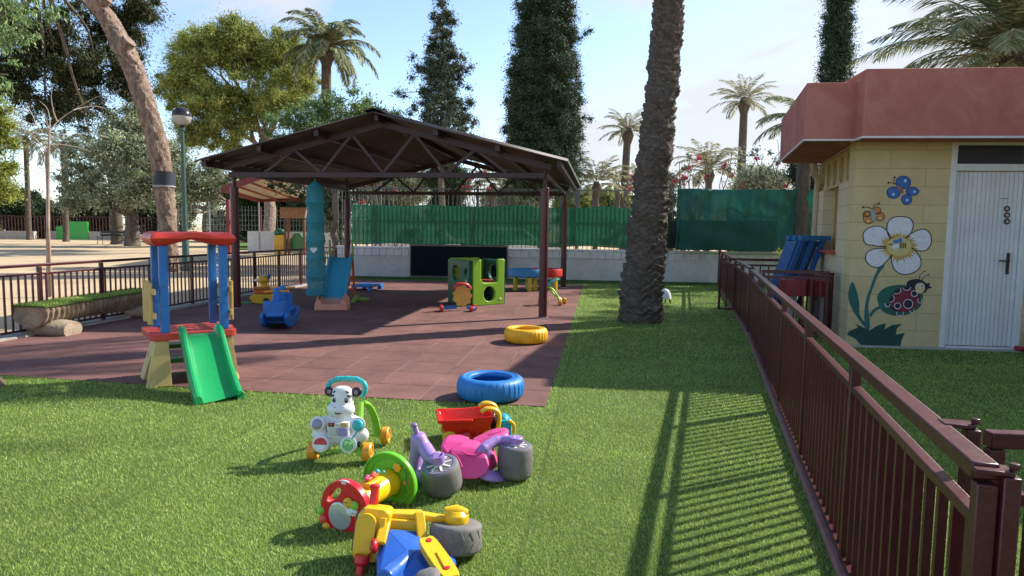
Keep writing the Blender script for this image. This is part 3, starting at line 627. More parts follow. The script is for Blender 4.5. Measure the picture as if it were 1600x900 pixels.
# parapets in world-measured places
def pz(px, py, Y): return at(px, py, Y).z
Yl = 7.87; A = at(1257, 217.6, Yl); zlo = A.z; zhi = pz(1258, 129, Yl); Bk = G(1218, 253, zlo); print('parapet', A, zhi, Bk)
J = at(1336, 214, 7.80)
Hh = at(1348, 213, 7.57); zlo2 = Hh.z; zhi2 = pz(1349, 107, 7.57); J2 = Vector((J.x+.03, 7.95, 0)); print(Hh, zhi2)
def wpoly(name, pts, z0, z1, mt, bev=.012):
    I = Matrix.Rotation(-BA, 4, 'Z'); P = [I @ (Vector((p[0], p[1], 0))-BC) for p in pts]
    return MB().prism([(p.x, p.y) for p in P], z1-z0, z0=z0).build(name, mt, bd, bevel=bev, smooth=False)
bk2 = Bk + BD*1.2
R0 = Hh + BD*5.2; R0.y = Hh.y + BD.y*5.2
wpoly('low_parapet', [(A.x, A.y), (J.x+.1, J.y-.008), (J.x+.1+.6, J.y+2.3), (Bk.x+1.3, Bk.y-.1), (Bk.x, Bk.y)], zlo, zhi, ST)
wpoly('high_parapet', [(Hh.x, Hh.y), (R0.x, R0.y), (R0.x+.3, R0.y+3.0), (Hh.x+.30, Hh.y+3.0), (J2.x-.02, J2.y)], zlo2, zhi2, ST)
WT = mat('white_drip', (.62, .61, .60), .6, dirt=.4)
def edge(p, q, z, off=.004):
    I = Matrix.Rotation(-BA, 4, 'Z'); a = I @ (Vector((p[0], p[1], 0))-BC); b = I @ (Vector((q[0], q[1], 0))-BC); MB().beam((a.x, a.y, z), (b.x, b.y, z), .022, .022).build('drip_edge', WT, bd)
edge((A.x-.002, A.y-.006), (J.x+.06, J.y-.01), zlo-.009); edge((A.x-.004, A.y), (Bk.x-.004, Bk.y), zlo-.009); edge((Hh.x-.004, Hh.y-.004), (R0.x, R0.y-.004), zlo2-.009); edge((Hh.x-.002, Hh.y), (J2.x, J2.y), zlo2-.009)
# drainpipe at far end of side wall
pp = [BC+BS*2.6+Vector((-.09, 0, 2.42)), BC+BS*2.6+Vector((-.10, 0, 2.30)), BC+BS*2.66+Vector((-.03, 0, 2.16)), BC+BS*2.7+Vector((-.03, 0, 1.9)), BC+BS*2.7+Vector((-.03, 0, .1))]
I = Matrix.Rotation(-BA, 4, 'Z'); MB().tube(smoothpts([I @ (p-BC) for p in pp], 5), .045, 12).build('drainpipe', mat('cream_pipe', (.50, .40, .26), .6), bd)
# unseen block added outside the frame to the right, to shade the lawn
wg = MB(); wg.box((4.2, -3.2, 1.25), (2.6, 5.6, 2.5)); 
wg.build('shade_block', YB, bd, smooth=False)
MB().box((4.05, -3.2, 2.95), (3.1, 5.9, .9)).build('shade_block_top', ST, bd, bevel=.01)

# ---- wall paintings: thin painted layers on the front wall
NP = [0]
def paint(name, pts, col, layer=1, parent=None, var=.14):
    m = mat('paint_'+'_'.join(str(int(c*100)) for c in col), col, .75, var=var, vscale=25, bump=.15)
    P = [su(*p) for p in pts]; q = MB(); q.prism([(a, b) for a, b in P], .0012, Matrix(((1, 0, 0, 0), (0, 0, -1, -.0008-.0016*layer), (0, 1, 0, 0), (0, 0, 0, 1))))
    return q.build(name, m, parent or bd, smooth=False)
def stroke(name, pts, wpx, col, layer=2, parent=None, closed=False):
    P = [Vector((*su(*p), 0)) for p in pts]; P = smoothpts(P, 5, closed) if len(P) > 2 else P; wm = wpx*.0076/2; k = len(P); Lf, Rt = [], []
    for i in range(k):
        t = (P[(i+1) % k]-P[i-1]) if closed else (P[min(i+1, k-1)]-P[max(i-1, 0)]); t = t.normalized() if t.length > 1e-8 else Vector((1, 0, 0)); n = Vector((-t.y, t.x, 0))*wm; Lf.append(P[i]+n); Rt.append(P[i]-n)
    y = -.0008-.0016*layer; vs = [(p.x, y-.0012, p.y) for p in Lf]+[(p.x, y-.0012, p.y) for p in Rt]+[(p.x, y, p.y) for p in Lf]+[(p.x, y, p.y) for p in Rt]
    fs = []; m = k if closed else k-1
    for i in range(m):
        j = (i+1) % k; fs += [(i, j, k+j, k+i), (i+2*k, k+i+2*k, k+j+2*k, j+2*k), (i, i+2*k, j+2*k, j), (k+i, k+j, k+j+2*k, k+i+2*k)]
    return MB().add(vs, fs).build(name, mat('paint_'+'_'.join(str(int(c*100)) for c in col), col, .75, var=.14, vscale=25, bump=.15), parent or bd, smooth=False)
BK_, WHT, PET = (.02, .02, .03), (.72, .72, .74), (.66, .66, .70)
def blob(pts, n=6): return [(p.x, p.y) for p in smoothpts([Vector((*p, 0)) for p in pts], n, True)]
z6 = lambda x, y: (1330+x/5, 260+y/5); z7 = lambda x, y: (1330+x/5.628, 400+y/5.628)
# flower
petals = [[(278, 500), (285, 440), (325, 400), (395, 392), (455, 405), (482, 450), (470, 510), (430, 555), (360, 560), (300, 550)],
          [(300, 550), (270, 495), (215, 467), (150, 475), (100, 510), (92, 560), (115, 605), (180, 618), (240, 625), (285, 620)],
          [(280, 640), (220, 640), (160, 648), (118, 680), (112, 730), (150, 775), (215, 788), (265, 750), (310, 700), (315, 660)],
          [(318, 690), (318, 760), (345, 815), (400, 842), (470, 835), (530, 795), (543, 735), (515, 680), (470, 635), (400, 640)],
          [(430, 560), (475, 520), (530, 495), (585, 495), (620, 540), (622, 600), (590, 650), (545, 660), (490, 650), (455, 620)]]
fl = None
for i, p in enumerate(petals):
    bl = blob([z6(*q) for q in p]); o = paint('painted_petal', bl, PET, 1); stroke('painted_outline', [z6(*q) for q in p], 1.3, BK_, 3, closed=True, parent=o)
random.seed(11)
pts = []
cxy = (372, 630)
for k in range(64):
    a = 2*pi*k/64; r = (1.55 if k % 2 else 1.15)+random.uniform(-.12, .12); pts.append(z6(cxy[0]+100*r*math.cos(a), cxy[1]+76*r*math.sin(a)))
paint('painted_flower_rays', pts, (.50, .33, .09), 2)
paint('painted_flower_centre', [z6(cxy[0]+97*math.cos(t*2*pi/40), cxy[1]+74*math.sin(t*2*pi/40)-4) for t in range(40)], (.58, .48, .20), 3.2)
# small bee in the flower
paint('painted_bee_head', [z6(*p) for p in circ(348, 628, 26, 24)], WHT, 4.2); paint('painted_bee_body', [z6(*p) for p in circ(402, 615, 28, 20)], (.55, .40, .08), 4.2)
for k in range(4): stroke('painted_stripe', [z6(382+k*13, 598), z6(380+k*13, 640)], 1.2, BK_, 5.2)
for p in ((345, 588, 20, 17), (378, 578, 19, 20)): paint('painted_bee_wing', [z6(*q) for q in circ(*p)], (.08, .22, .50), 5)
stroke('painted_smile', [z6(335, 636), z6(348, 642), z6(362, 636)], .6, BK_, 5.4); stroke('painted_antenna', [z6(326, 612), z6(310, 606), z6(298, 608)], .9, BK_, 5)
paint('painted_dot', [z6(*q) for q in circ(299, 608, 7, 7, 10)], BK_, 5)
# blue butterfly
def bfly(parts, col, body, bc, ants, dots, oc):
    for p in parts: o = paint('painted_wing', [z6(*q) for q in circ(*p)], col, 1); stroke('painted_outline', [z6(*q) for q in circ(*p[:4], n=16, a=p[5] if len(p) > 5 else 0)], 1.0, oc, 2, closed=True, parent=o)
    for i, d in enumerate(dots): paint('painted_wing_spot', [z6(*q) for q in circ(*d, n=14)], (.45, .58, .78) if col[2] > .3 else (.70, .50, .2), 3)
    paint('painted_body', [z6(*q) for q in circ(*body)], bc, 3.4)
    for a in ants: stroke('painted_antenna', [z6(*q) for q in a], .9, BK_, 3); paint('painted_dot', [z6(*q) for q in circ(a[-1][0], a[-1][1], 8, 8, 10)], BK_, 3)
bfly([(405, 125, 58, 50, 28), (330, 205, 52, 45, 28), (478, 195, 50, 33, 28), (432, 258, 40, 40, 28)], (.045, .14, .42), (380, 180, 15, 38, 20, -38), (.30, .13, .13), [[(345, 140), (330, 120), (338, 85)], [(335, 140), (315, 128), (290, 128)]], [(420, 112, 12, 13), (328, 218, 11, 12), (492, 198, 12, 10), (434, 262, 10, 12)], (.015, .03, .12))
bfly([(135, 400, 42, 48, 28), (120, 372, 30, 22, 28), (222, 392, 38, 32, 28), (200, 345, 30, 28, 28)], (.55, .24, .06), (171, 385, 18, 50, 20, -12), (.28, .36, .42), [[(160, 332), (130, 318), (92, 318)], [(165, 330), (180, 305), (214, 290)]], [(132, 425, 11, 11), (222, 405, 12, 11), (125, 370, 10, 8)], (.10, .04, .02))
# stem, leaves, grass tuft
STM, LEAF, DG = (.025, .14, .13), (.022, .125, .105), (.012, .065, .055)
paint('painted_stem', [z7(*p) for p in blob([(245, 95), (210, 160), (175, 250), (140, 350), (118, 450), (115, 560), (125, 640), (160, 640), (160, 560), (150, 450), (165, 360), (200, 260), (235, 170), (290, 85)], 4)], STM, 1)
paint('painted_leaf', [z7(*p) for p in blob([(10, 228), (-22, 290), (-25, 370), (0, 450), (40, 520), (90, 590), (120, 625), (125, 600), (90, 545), (70, 500), (68, 400), (45, 300)], 4)], LEAF, 2)
paint('painted_leaf', [z7(*p) for p in blob([(232, 400), (235, 340), (280, 290), (360, 260), (470, 255), (600, 300), (632, 370), (600, 450), (530, 500), (450, 525), (350, 520), (270, 480)], 4)], (.022, .12, .085), 1)
stroke('painted_leaf_stalk', [z7(165, 530), z7(200, 480), z7(250, 450), z7(300, 425)], 4.5, STM, 2)
tuft = [(-20, 660), (60, 628), (30, 592), (100, 625), (160, 655), (230, 610), (302, 590), (290, 645), (360, 605), (445, 597), (400, 635), (390, 690), (470, 675), (440, 740), (428, 808), (370, 812), (95, 798), (40, 730), (-40, 690)]
paint('painted_grass_tuft', [z7(*p) for p in tuft], DG, 3)
# ladybird
paint('painted_ladybird_head', [z7(*p) for p in blob([(485, 262), (500, 220), (560, 202), (620, 212), (660, 240), (690, 235), (685, 262), (708, 278), (670, 290), (650, 320), (590, 335), (520, 310)], 4)], (.02, .018, .035), 3)
paint('painted_ladybird_face', [z7(*p) for p in blob([(560, 270), (580, 240), (630, 240), (645, 280), (630, 320), (600, 330), (570, 310)], 4)], (.62, .50, .26), 4)
paint('painted_eye', [z7(*p) for p in circ(612, 262, 15, 18, 14)], (.55, .62, .72), 5); paint('painted_dot', [z7(*p) for p in circ(618, 262, 6, 9, 10)], BK_, 6)
paint('painted_ladybird_shell', [z7(*p) for p in blob([(330, 400), (370, 320), (430, 278), (520, 272), (590, 320), (600, 390), (560, 450), (490, 490), (410, 490), (350, 460)], 4)], (.02, .018, .035), 2.4)
paint('painted_ladybird_shell', [z7(*p) for p in blob([(340, 425), (372, 370), (372, 330), (420, 330), (440, 285), (465, 300), (500, 295), (530, 290), (585, 330), (592, 400), (550, 460), (480, 490), (400, 480)], 4)], (.19, .022, .04), 4)
for c in ((551, 330, 27, 25), (404, 437, 27, 26), (497, 421, 40, 40)):
    o = paint('painted_spot', [z7(*p) for p in circ(*c)], (.02, .018, .035), 5); stroke('painted_ring', [z7(*p) for p in circ(*c, n=14)], .9, WHT, 6, closed=True, parent=o)
for st in ([(430, 280), (432, 310), (410, 330), (372, 330)], [(450, 278), (470, 300), (500, 298), (522, 275)], [(358, 340), (375, 370), (365, 395), (335, 410)], [(295, 415), (300, 440), (325, 445), (342, 425)], [(400, 490), (398, 520), (448, 520), (455, 490)], [(512, 475), (520, 498), (548, 490), (545, 468)], [(585, 375), (585, 405), (612, 412), (618, 375)]): stroke('painted_line', [z7(*p) for p in st], .9, WHT, 6)
for a in ([(598, 205), (605, 165), (642, 135)], [(622, 212), (640, 180), (676, 164)]): stroke('painted_antenna', [z7(*q) for q in a], .8, BK_, 3); paint('painted_dot', [z7(*q) for q in circ(a[-1][0], a[-1][1], 8, 6, 10)], BK_, 3)
# ================================================================== TREES
def leafm(name, cols, transl=.3, rough=.6, big=.5):
    def f(nt, b):
        g = N(nt, 'ShaderNodeNewGeometry').outputs['Random Per Island']; v = N(nt, 'ShaderNodeTexCoord').outputs['Object']
        k = len(cols); c = ramp2(nt, g, [(i/(k-1), cols[i]) for i in range(k)])
        hs = N(nt, 'ShaderNodeHueSaturation'); L(nt, c, hs.inputs['Color']); mr = N(nt, 'ShaderNodeMapRange'); mr.inputs['From Min'].default_value = .3; mr.inputs['From Max'].default_value = .7; mr.inputs['To Min'].default_value = .9; mr.inputs['To Max'].default_value = 1.8
        L(nt, noise(nt, v, big, 4, .6), mr.inputs['Value']); L(nt, mr.outputs[0], hs.inputs['Value']); hs.inputs['Saturation'].default_value = .95; L(nt, hs.outputs[0], b.inputs['Base Color']); b.inputs['Roughness'].default_value = rough; b.inputs['Specular IOR Level'].default_value = .25
        t = N(nt, 'ShaderNodeBsdfTranslucent'); L(nt, hs.outputs[0], t.inputs[0]); ms = N(nt, 'ShaderNodeMixShader'); ms.inputs[0].default_value = transl
        L(nt, b.outputs[0], ms.inputs[1]); L(nt, t.outputs[0], ms.inputs[2]); L(nt, ms.outputs[0], nt.nodes['Material Output'].inputs[0])
    return tex_mat(name, f)
def barkm(name, c1, c2, sc=6, bump=1.):
    def f(nt, b):
        v = N(nt, 'ShaderNodeTexCoord').outputs['Object']; mp = N(nt, 'ShaderNodeMapping'); mp.inputs['Scale'].default_value = (1, 1, .35); L(nt, v, mp.inputs[0])
        n = noise(nt, mp.outputs[0], sc, 9, .75); L(nt, ramp2(nt, n, [(.35, c1), (.62, c2)]), b.inputs['Base Color']); b.inputs['Roughness'].default_value = .95; bumpn(nt, b, n, bump, .05)
    return tex_mat(name, f)
BARK = barkm('grey_bark', (.07, .055, .045), (.20, .165, .135)); PBARK = barkm('pine_bark', (.10, .060, .042), (.36, .27, .215), 9)
def leaves(name, centers, n, size, spread, mt, parent, asp=.45, droop=0., vert=0.):
    """n leaf quads round every centre (centres: (k,4) x,y,z,r)"""
    Cn = np.asarray(centers, float); k = len(Cn); idx = np.repeat(np.arange(k), n); m = len(idx)
    d = RNG.normal(size=(m, 3)); d /= np.linalg.norm(d, axis=1)[:, None]; r = np.abs(RNG.normal(size=m))*.62
    P = Cn[idx, :3] + d*(r*Cn[idx, 3]*spread)[:, None]*np.array([1, 1, .8]); 
    a = RNG.normal(size=(m, 3)) + d*.8; a[:, 2] += vert-droop; a /= np.linalg.norm(a, axis=1)[:, None]
    b = np.cross(a, RNG.normal(size=(m, 3))); b /= np.linalg.norm(b, axis=1)[:, None]+1e-9
    s = size*RNG.uniform(.6, 1.3, m)[:, None]; A = a*s; B = b*s*asp
    V = np.stack([P-A*.5, P+B*.5, P+A*.5, P-B*.5], 1).reshape(-1, 3)
    return fast(name, V, 4, mt, parent)
def clumps(blobs, per, cr, shell=.45):
    out = []
    for bx, by, bz, rx, ry, rz in blobs:
        k = max(1, int(per*(rx*rz)**.9)); d = RNG.normal(size=(k, 3)); d /= np.linalg.norm(d, axis=1)[:, None]; r = RNG.uniform(shell, 1.0, k)
        P = np.array([bx, by, bz]) + d*r[:, None]*np.array([rx, ry, rz]); out.append(np.concatenate([P, RNG.uniform(.35, 1.35, (k, 1))*cr], 1))
    return np.concatenate(out)
def limb_mesh(mb, p0, p1, r0, r1, wob=.05, n=10):
    p0, p1 = Vector(p0), Vector(p1); k = 6; L_ = (p1-p0).length; pts = [p0.lerp(p1, i/k)+Vector((random.uniform(-1, 1), random.uniform(-1, 1), random.uniform(-.5, .5)))*wob*L_*(0 if i in (0,) else 1) for i in range(k+1)]
    pts = smoothpts(pts, 3); mb.tube(pts, [r0+(r1-r0)*i/(len(pts)-1) for i in range(len(pts))], n)
def tree(name, label, base, blobs, mt, cat='tree', trunk_r=.2, trunk_top=None, per=9, cr=.45, n=40, size=.12, asp=.45, bark=None, group=None, shell=.4, limbs=6, spread=1., droop=0, vert=0, bow=0):
    base = Vector(base); t = thing(name, label, cat, base, 0, group)
    B = [(b[0]-base.x, b[1]-base.y, b[2]-base.z, *b[3:]) for b in blobs]
    cs = clumps(B, per, cr, shell); leaves('crown', cs, n, size, spread, mt, t, asp, droop, vert)
    mb = MB(); tt = Vector(trunk_top)-base if trunk_top else Vector((0, 0, max(b[2] for b in B)*.6))
    limb_mesh(mb, (0, 0, -.05), tt, trunk_r, trunk_r*.6, .03, 12)
    for i in range(limbs):
        b = B[i % len(B)]; limb_mesh(mb, tt*random.uniform(.65, 1), (b[0]+random.uniform(-.5, .5)*b[3], b[1]+random.uniform(-.5, .5)*b[4], b[2]+random.uniform(-.4, .5)*b[5]), trunk_r*.4, trunk_r*.08, .07, 7)
    mb.build('trunk', bark or BARK, t); return t
def pxb(px, py, Y, rpx, rpy, depth=None):     # foliage mass measured in the photo, real size at distance Y
    c = at(px, py, Y); k = Y/FPX*1.0; return (c.x, Y if depth is None else Y, c.z, rpx*k, (depth or rpx*k), rpy*k)
OLIVE = leafm('olive_leaves', [(0.079, 0.105, 0.052), (0.166, 0.201, 0.114), (0.280, 0.315, 0.201), (0.403, 0.420, 0.289)], .2)
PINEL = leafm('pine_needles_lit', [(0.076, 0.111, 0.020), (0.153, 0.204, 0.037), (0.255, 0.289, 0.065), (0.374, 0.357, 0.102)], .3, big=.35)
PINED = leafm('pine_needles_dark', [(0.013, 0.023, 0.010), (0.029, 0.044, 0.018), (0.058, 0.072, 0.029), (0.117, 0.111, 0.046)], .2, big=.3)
YGRN = leafm('yellow_green_leaves', [(0.091, 0.117, 0.016), (0.182, 0.221, 0.033), (0.312, 0.325, 0.065)], .4)
BRT = leafm('bright_leaves', [(0.038, 0.083, 0.027), (0.090, 0.173, 0.053), (0.180, 0.285, 0.105), (0.330, 0.420, 0.195)], .3)
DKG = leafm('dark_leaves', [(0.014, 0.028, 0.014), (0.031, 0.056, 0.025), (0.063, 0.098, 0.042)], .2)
CYP = leafm('cypress_leaves', [(0.016, 0.032, 0.019), (0.036, 0.062, 0.032), (0.077, 0.105, 0.055)], .12, big=.8)
SPR = leafm('spruce_leaves', [(0.025, 0.043, 0.029), (0.058, 0.083, 0.054), (0.134, 0.162, 0.108)], .15, big=.8)
# --- palm fronds
def frond_arrays(o, az, el, length, droop, nl, lw, ll, out, stiff=.5, rach=None):
    k = 14; pts = []; d = np.array([math.cos(az)*math.cos(el), math.sin(az)*math.cos(el), math.sin(el)]); p = np.array(o, float); st = length/k; e = el
    for i in range(k+1):
        pts.append(p.copy()); p = p+np.array([math.cos(az)*math.cos(e), math.sin(az)*math.cos(e), math.sin(e)])*st; e -= droop/k*(.5+1.2*i/k)
    pts = np.array(pts); side = np.array([-math.sin(az), math.cos(az), 0]); tt = np.linspace(.14, .99, nl); f = tt*k; i0 = np.minimum(f.astype(int), k-1); fr = (f-i0)[:, None]; P = pts[i0]*(1-fr)+pts[i0+1]*fr; tan = pts[i0+1]-pts[i0]; tan /= np.linalg.norm(tan, axis=1)[:, None]
    nrm = np.cross(tan, side); L_ = ll*(np.sin(np.clip(tt*1.05, 0, 1)*pi)**.45*.9+.15)*RNG.uniform(.85, 1.1, nl)
    for sg in (-1, 1):
        dirv = side*sg*.75+tan*.75+nrm*RNG.uniform(-.45, -.05, (nl, 1))+np.array([0, 0, -.25])*stiff; dirv += RNG.normal(size=dirv.shape)*.07; dirv /= np.linalg.norm(dirv, axis=1)[:, None]
        wv = np.cross(dirv, nrm); wv /= np.linalg.norm(wv, axis=1)[:, None]+1e-9; wv = (wv*.8+nrm*RNG.uniform(-.7, .7, (nl, 1))); A = P; Bm = P+dirv*(L_*.45)[:, None]; E_ = P+dirv*L_[:, None]+np.array([0, 0, -1])*(L_*.18*stiff)[:, None]
        out.append(np.stack([A, Bm+wv*lw/2, E_, Bm-wv*lw/2], 1).reshape(-1, 3))
    if rach is not None: rach.tube([tuple(q) for q in pts], [max(.006, lw*.9*(1-i/(k+1))) for i in range(k+1)], 5)
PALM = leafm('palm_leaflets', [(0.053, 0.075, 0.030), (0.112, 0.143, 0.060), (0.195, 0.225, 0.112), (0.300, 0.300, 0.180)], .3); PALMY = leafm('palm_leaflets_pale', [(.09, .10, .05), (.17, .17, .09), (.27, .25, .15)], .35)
RAC = mat('palm_rachis', (.24, .20, .10), .7)
def palm(name, label, base, top, r0, r1, nf, fl, ll, lw, mt=None, nl=60, el=(-.5, 1.3), droop=1.5, group=None, bark=None, boot=True, rach=True):
    base, top = Vector(base), Vector(top); t = thing(name, label, 'palm tree', base, 0, group); tt = top-base
    mb = MB(); pts = smoothpts([(0, 0, -.05), tt*.5+Vector((random.uniform(-.1, .1), 0, 0)), tt], 8); k = len(pts)
    mb.tube(pts, [r0*(1.25 if i == 0 else 1)+(r1-r0)*i/(k-1) for i in range(k)], 14)
    if boot: mb.tube([tt-Vector((0, 0, .9*r1*4)), tt-Vector((0, 0, r1*1.2)), tt+Vector((0, 0, r1))], [r1, r1*1.75, r1*.9], 14)
    mb.build('trunk', bark or BARK, t); out = []; rb = MB() if rach else None
    for i in range(nf):
        az = 2*pi*((i*.618034) % 1)+random.uniform(-.2, .2); u = (i+.5)/nf; e = el[0]+(el[1]-el[0])*(u**.8)+random.uniform(-.1, .1)
        frond_arrays(tt, az, e, fl*random.uniform(.85, 1.1)*(1-.12*u), droop*random.uniform(.8, 1.15), nl, lw, ll, out, rach=rb)
    fast('fronds', np.concatenate(out), 4, mt or PALM, t)
    if rach: rb.build('frond_stalks', RAC, t)
    return t
# --- big leaning palm in the yard, trunk armoured with old frond bases
pts_px = [(1000, 500, 36), (1001, 470, 36), (1006, 420, 33.5), (1012, 360, 31), (1017, 300, 29), (1024, 230, 27.5), (1031, 170, 26.5), (1037, 110, 25.5), (1041, 50, 25), (1046, -10, 24.5), (1053, -90, 24), (1062, -180, 23.5), (1068, -270, 23), (1072, -350, 25)]
PB = G(1000, 503); PY = PB.y
ctr = [at(px, py, PY) for px, py, r in pts_px]; ctr[0].z = -.02; rads = [r*PY/FPX for _, _, r in pts_px]
bp = thing('date_palm', 'big dark leaning palm trunk rough with old frond bases, standing in the lawn', 'palm tree', PB)
nz, nth = 620, 120; zz = np.linspace(0, 1, nz); cp = np.array([list(c-PB) for c in ctr]); zs_ = cp[:, 2]; zq = zs_[0]+(zs_[-1]-zs_[0])*zz
cx = np.interp(zq, zs_, cp[:, 0]); cy = np.interp(zq, zs_, cp[:, 1]); rr = np.interp(zq, zs_, rads)
TH = np.linspace(0, 2*pi, nth, endpoint=False); Zg, Tg = np.meshgrid(zq, TH, indexing='ij')
nsc = 8; rowh = .115; wob = .05*np.sin(Tg*3+Zg*1.7)+.035*np.sin(Tg*5-Zg*3.1)+.02*np.sin(Tg*11+Zg*7)
row = np.floor((Zg+wob)/rowh); fz = (Zg+wob)/rowh-row; ft = (Tg/(2*pi)*nsc+row*.5+.13*np.sin(row*12.9)) % 1; cell = np.floor(Tg/(2*pi)*nsc+row*.5+.13*np.sin(row*12.9)) % nsc
rnd = np.abs(np.sin(row*78.23+cell*37.7)*43758.5) % 1
lip = np.clip(1-np.abs(ft-.5)*2, 0, 1)**.55; prof = fz**1.5*(1-np.clip((fz-.86)/.14, 0, 1)**1.5)
disp = (.055+.045*rnd)*prof*lip**.45 + .012*np.sin(Tg*40+rnd*6)*lip*fz
disp += .012*np.sin(Zg*19+Tg*2)+.012*np.sin(Zg*7.7-Tg)
Rg = rr[:, None]*.82+disp*(rr[:, None]/.3)
P = np.stack([cx[:, None]+Rg*np.cos(Tg), cy[:, None]+Rg*np.sin(Tg), Zg+.02*lip*prof], -1)
def pbark(nt, b):
    v = N(nt, 'ShaderNodeTexCoord').outputs['Object']; mp = N(nt, 'ShaderNodeMapping'); mp.inputs['Scale'].default_value = (1, 1, 2.2); L(nt, v, mp.inputs[0]); n = noise(nt, mp.outputs[0], 12, 10, .8)
    L(nt, ramp2(nt, n, [(.3, (.045, .036, .029)), (.5, (.14, .115, .094)), (.70, (.34, .295, .245))]), b.inputs['Base Color']); b.inputs['Roughness'].default_value = .95; bumpn(nt, b, noise(nt, v, 45, 9, .75), 1.0, .04)
grid_mesh('trunk', P, tex_mat('palm_armour', pbark), bp)
out = []; rb = MB(); tt = cp[-1]
for i in range(44): frond_arrays(tt+np.array([0, 0, .1]), 2*pi*((i*.618) % 1), -.5+1.9*(i/44)**.9, 3.6*random.uniform(.85, 1.1), 1.6, 60, .035, .5, out, rach=rb)
fast('fronds', np.concatenate(out), 4, PALM, bp); rb.build('frond_stalks', RAC, bp)

# --- leaning pine trunk with a dark band, left
pb = G(264, 423); Y0 = pb.y
tk = [(264, 423, 15.5), (263, 380, 15.5), (260, 330, 15.5), (254, 270, 16.5), (244, 215, 17), (228, 165, 17), (212, 115, 17), (192, 72, 17.5), (172, 35, 16.5), (148, 0, 15.5), (125, -40, 14), (95, -90, 12), (50, -150, 10)]
pn = thing('pine_tree', 'tall leaning pine with flaky pinkish bark and a dark band round its trunk', 'tree', pb)
cp = np.array([list(at(a, b, Y0)-pb) for a, b, _ in tk]); cp[0, 2] = -.05; rd = np.array([.86*r*Y0/FPX for *_, r in tk])
zz = np.linspace(0, 1, 260); par = np.linspace(0, len(tk)-1, 260); cx = np.interp(par, range(len(tk)), cp[:, 0]); cz = np.interp(par, range(len(tk)), cp[:, 2]); cy = np.interp(par, range(len(tk)), cp[:, 1]); rr = np.interp(par, range(len(tk)), rd)
TH = np.linspace(0, 2*pi, 64, endpoint=False); dd = 1+.07*np.sin(TH[None]*5+par[:, None]*3)*np.sin(par[:, None]*7+TH[None]*2)+.05*RNG.normal(size=(260, 64))
P = np.stack([cx[:, None]+rr[:, None]*dd*np.cos(TH), cy[:, None]+rr[:, None]*dd*np.sin(TH), cz[:, None]+0*TH[None]], -1); grid_mesh('trunk', P, PBARK, pn)
c = at(256, 278, Y0)-pb; mb = MB(); mb.tube([c-Vector((0, 0, .22)), c+Vector((0.02, 0, .18))], 15.6*Y0/FPX, 32); mb.build('dark_band', mat('dark_band', (.02, .03, .045), .7, var=.5, vscale=12), pn)
mb = MB(); mb.tube([c-Vector((0, 0, .27)), c-Vector((0, 0, .225))], 15.9*Y0/FPX, 32); mb.build('grey_strap', mat('grey_strap', (.28, .30, .32), .6), pn)
for (a, b, dx) in ((197, 72, .55), (160, 4, .4)):     # sawn branch stubs
    q = at(a, b, Y0)-pb; MB().cyl(q-Vector((.2, .1, .2)), q+Vector((.20, -.15, .12)), .24, .2, 16).build('branch_stub', PBARK, pn)
bl = [pxb(60, 60, 22, 75, 60), pxb(130, 110, 23, 60, 50), pxb(95, 165, 23, 55, 40), pxb(20, 130, 22, 40, 40), pxb(175, 40, 24, 45, 60), pxb(200, 110, 24, 28, 55), pxb(220, 20, 24, 30, 30), pxb(60, -60, 22, 120, 70), pxb(160, -80, 23, 90, 60), pxb(-40, 20, 22, 60, 80)]
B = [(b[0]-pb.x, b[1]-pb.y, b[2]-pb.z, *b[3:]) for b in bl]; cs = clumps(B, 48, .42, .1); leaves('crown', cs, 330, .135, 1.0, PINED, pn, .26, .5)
mb = MB()
for i in range(14): b = B[i % len(B)]; s = Vector((cx[-1], cy[-1], cz[-1])); limb_mesh(mb, s-Vector((0, 0, random.uniform(0, 1.5))), (b[0]+random.uniform(-.8, .8), b[1], b[2]+random.uniform(-1, 1)), .09, .012, .03, 6)
mb.build('branches', BARK, pn)
# hanging light foliage in the top left corner, nearer
tree('pepper_tree', 'drooping light green foliage hanging in at the top left corner', at(-120, 450, 15)*0+Vector((-15.5, 14, 0)), [pxb(20, 30, 15, 50, 55), pxb(5, 100, 15, 22, 60), pxb(45, 0, 15, 40, 40), pxb(-60, 40, 15, 70, 80)], BRT, trunk_r=.2, trunk_top=(-14.6, 14.6, 5.2), per=26, cr=.32, n=90, size=.11, asp=.26, droop=1.4)
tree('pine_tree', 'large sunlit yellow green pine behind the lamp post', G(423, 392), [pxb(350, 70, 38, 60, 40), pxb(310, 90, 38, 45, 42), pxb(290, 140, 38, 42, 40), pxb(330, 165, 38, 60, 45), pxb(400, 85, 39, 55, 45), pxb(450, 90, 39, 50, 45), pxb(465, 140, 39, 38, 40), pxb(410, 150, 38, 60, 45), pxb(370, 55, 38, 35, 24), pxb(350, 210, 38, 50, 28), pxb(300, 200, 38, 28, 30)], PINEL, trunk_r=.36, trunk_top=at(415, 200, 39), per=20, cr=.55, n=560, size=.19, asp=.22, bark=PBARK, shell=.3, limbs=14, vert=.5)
tree('olive_tree', 'broad grey green olive tree behind the park benches', G(207, 384), [pxb(190, 215, 43, 55, 55), pxb(150, 260, 42, 50, 55), pxb(230, 250, 42, 55, 60), pxb(200, 300, 42, 70, 35), pxb(120, 300, 42, 40, 40), pxb(265, 300, 42, 35, 45), pxb(210, 190, 43, 32, 34)], OLIVE, trunk_r=.5, trunk_top=at(205, 330, 43), per=9, cr=.75, n=420, size=.19, asp=.34, shell=.35, limbs=10)
tree('olive_tree', 'pale olive tree between the lamp post and the shelter roof', G(322, 376), [pxb(312, 260, 44, 38, 40), pxb(335, 290, 43, 30, 36), pxb(295, 290, 43, 25, 36), pxb(350, 262, 44, 28, 25)], OLIVE, trunk_r=.3, per=9, cr=.7, n=380, size=.19, asp=.34, shell=.3)
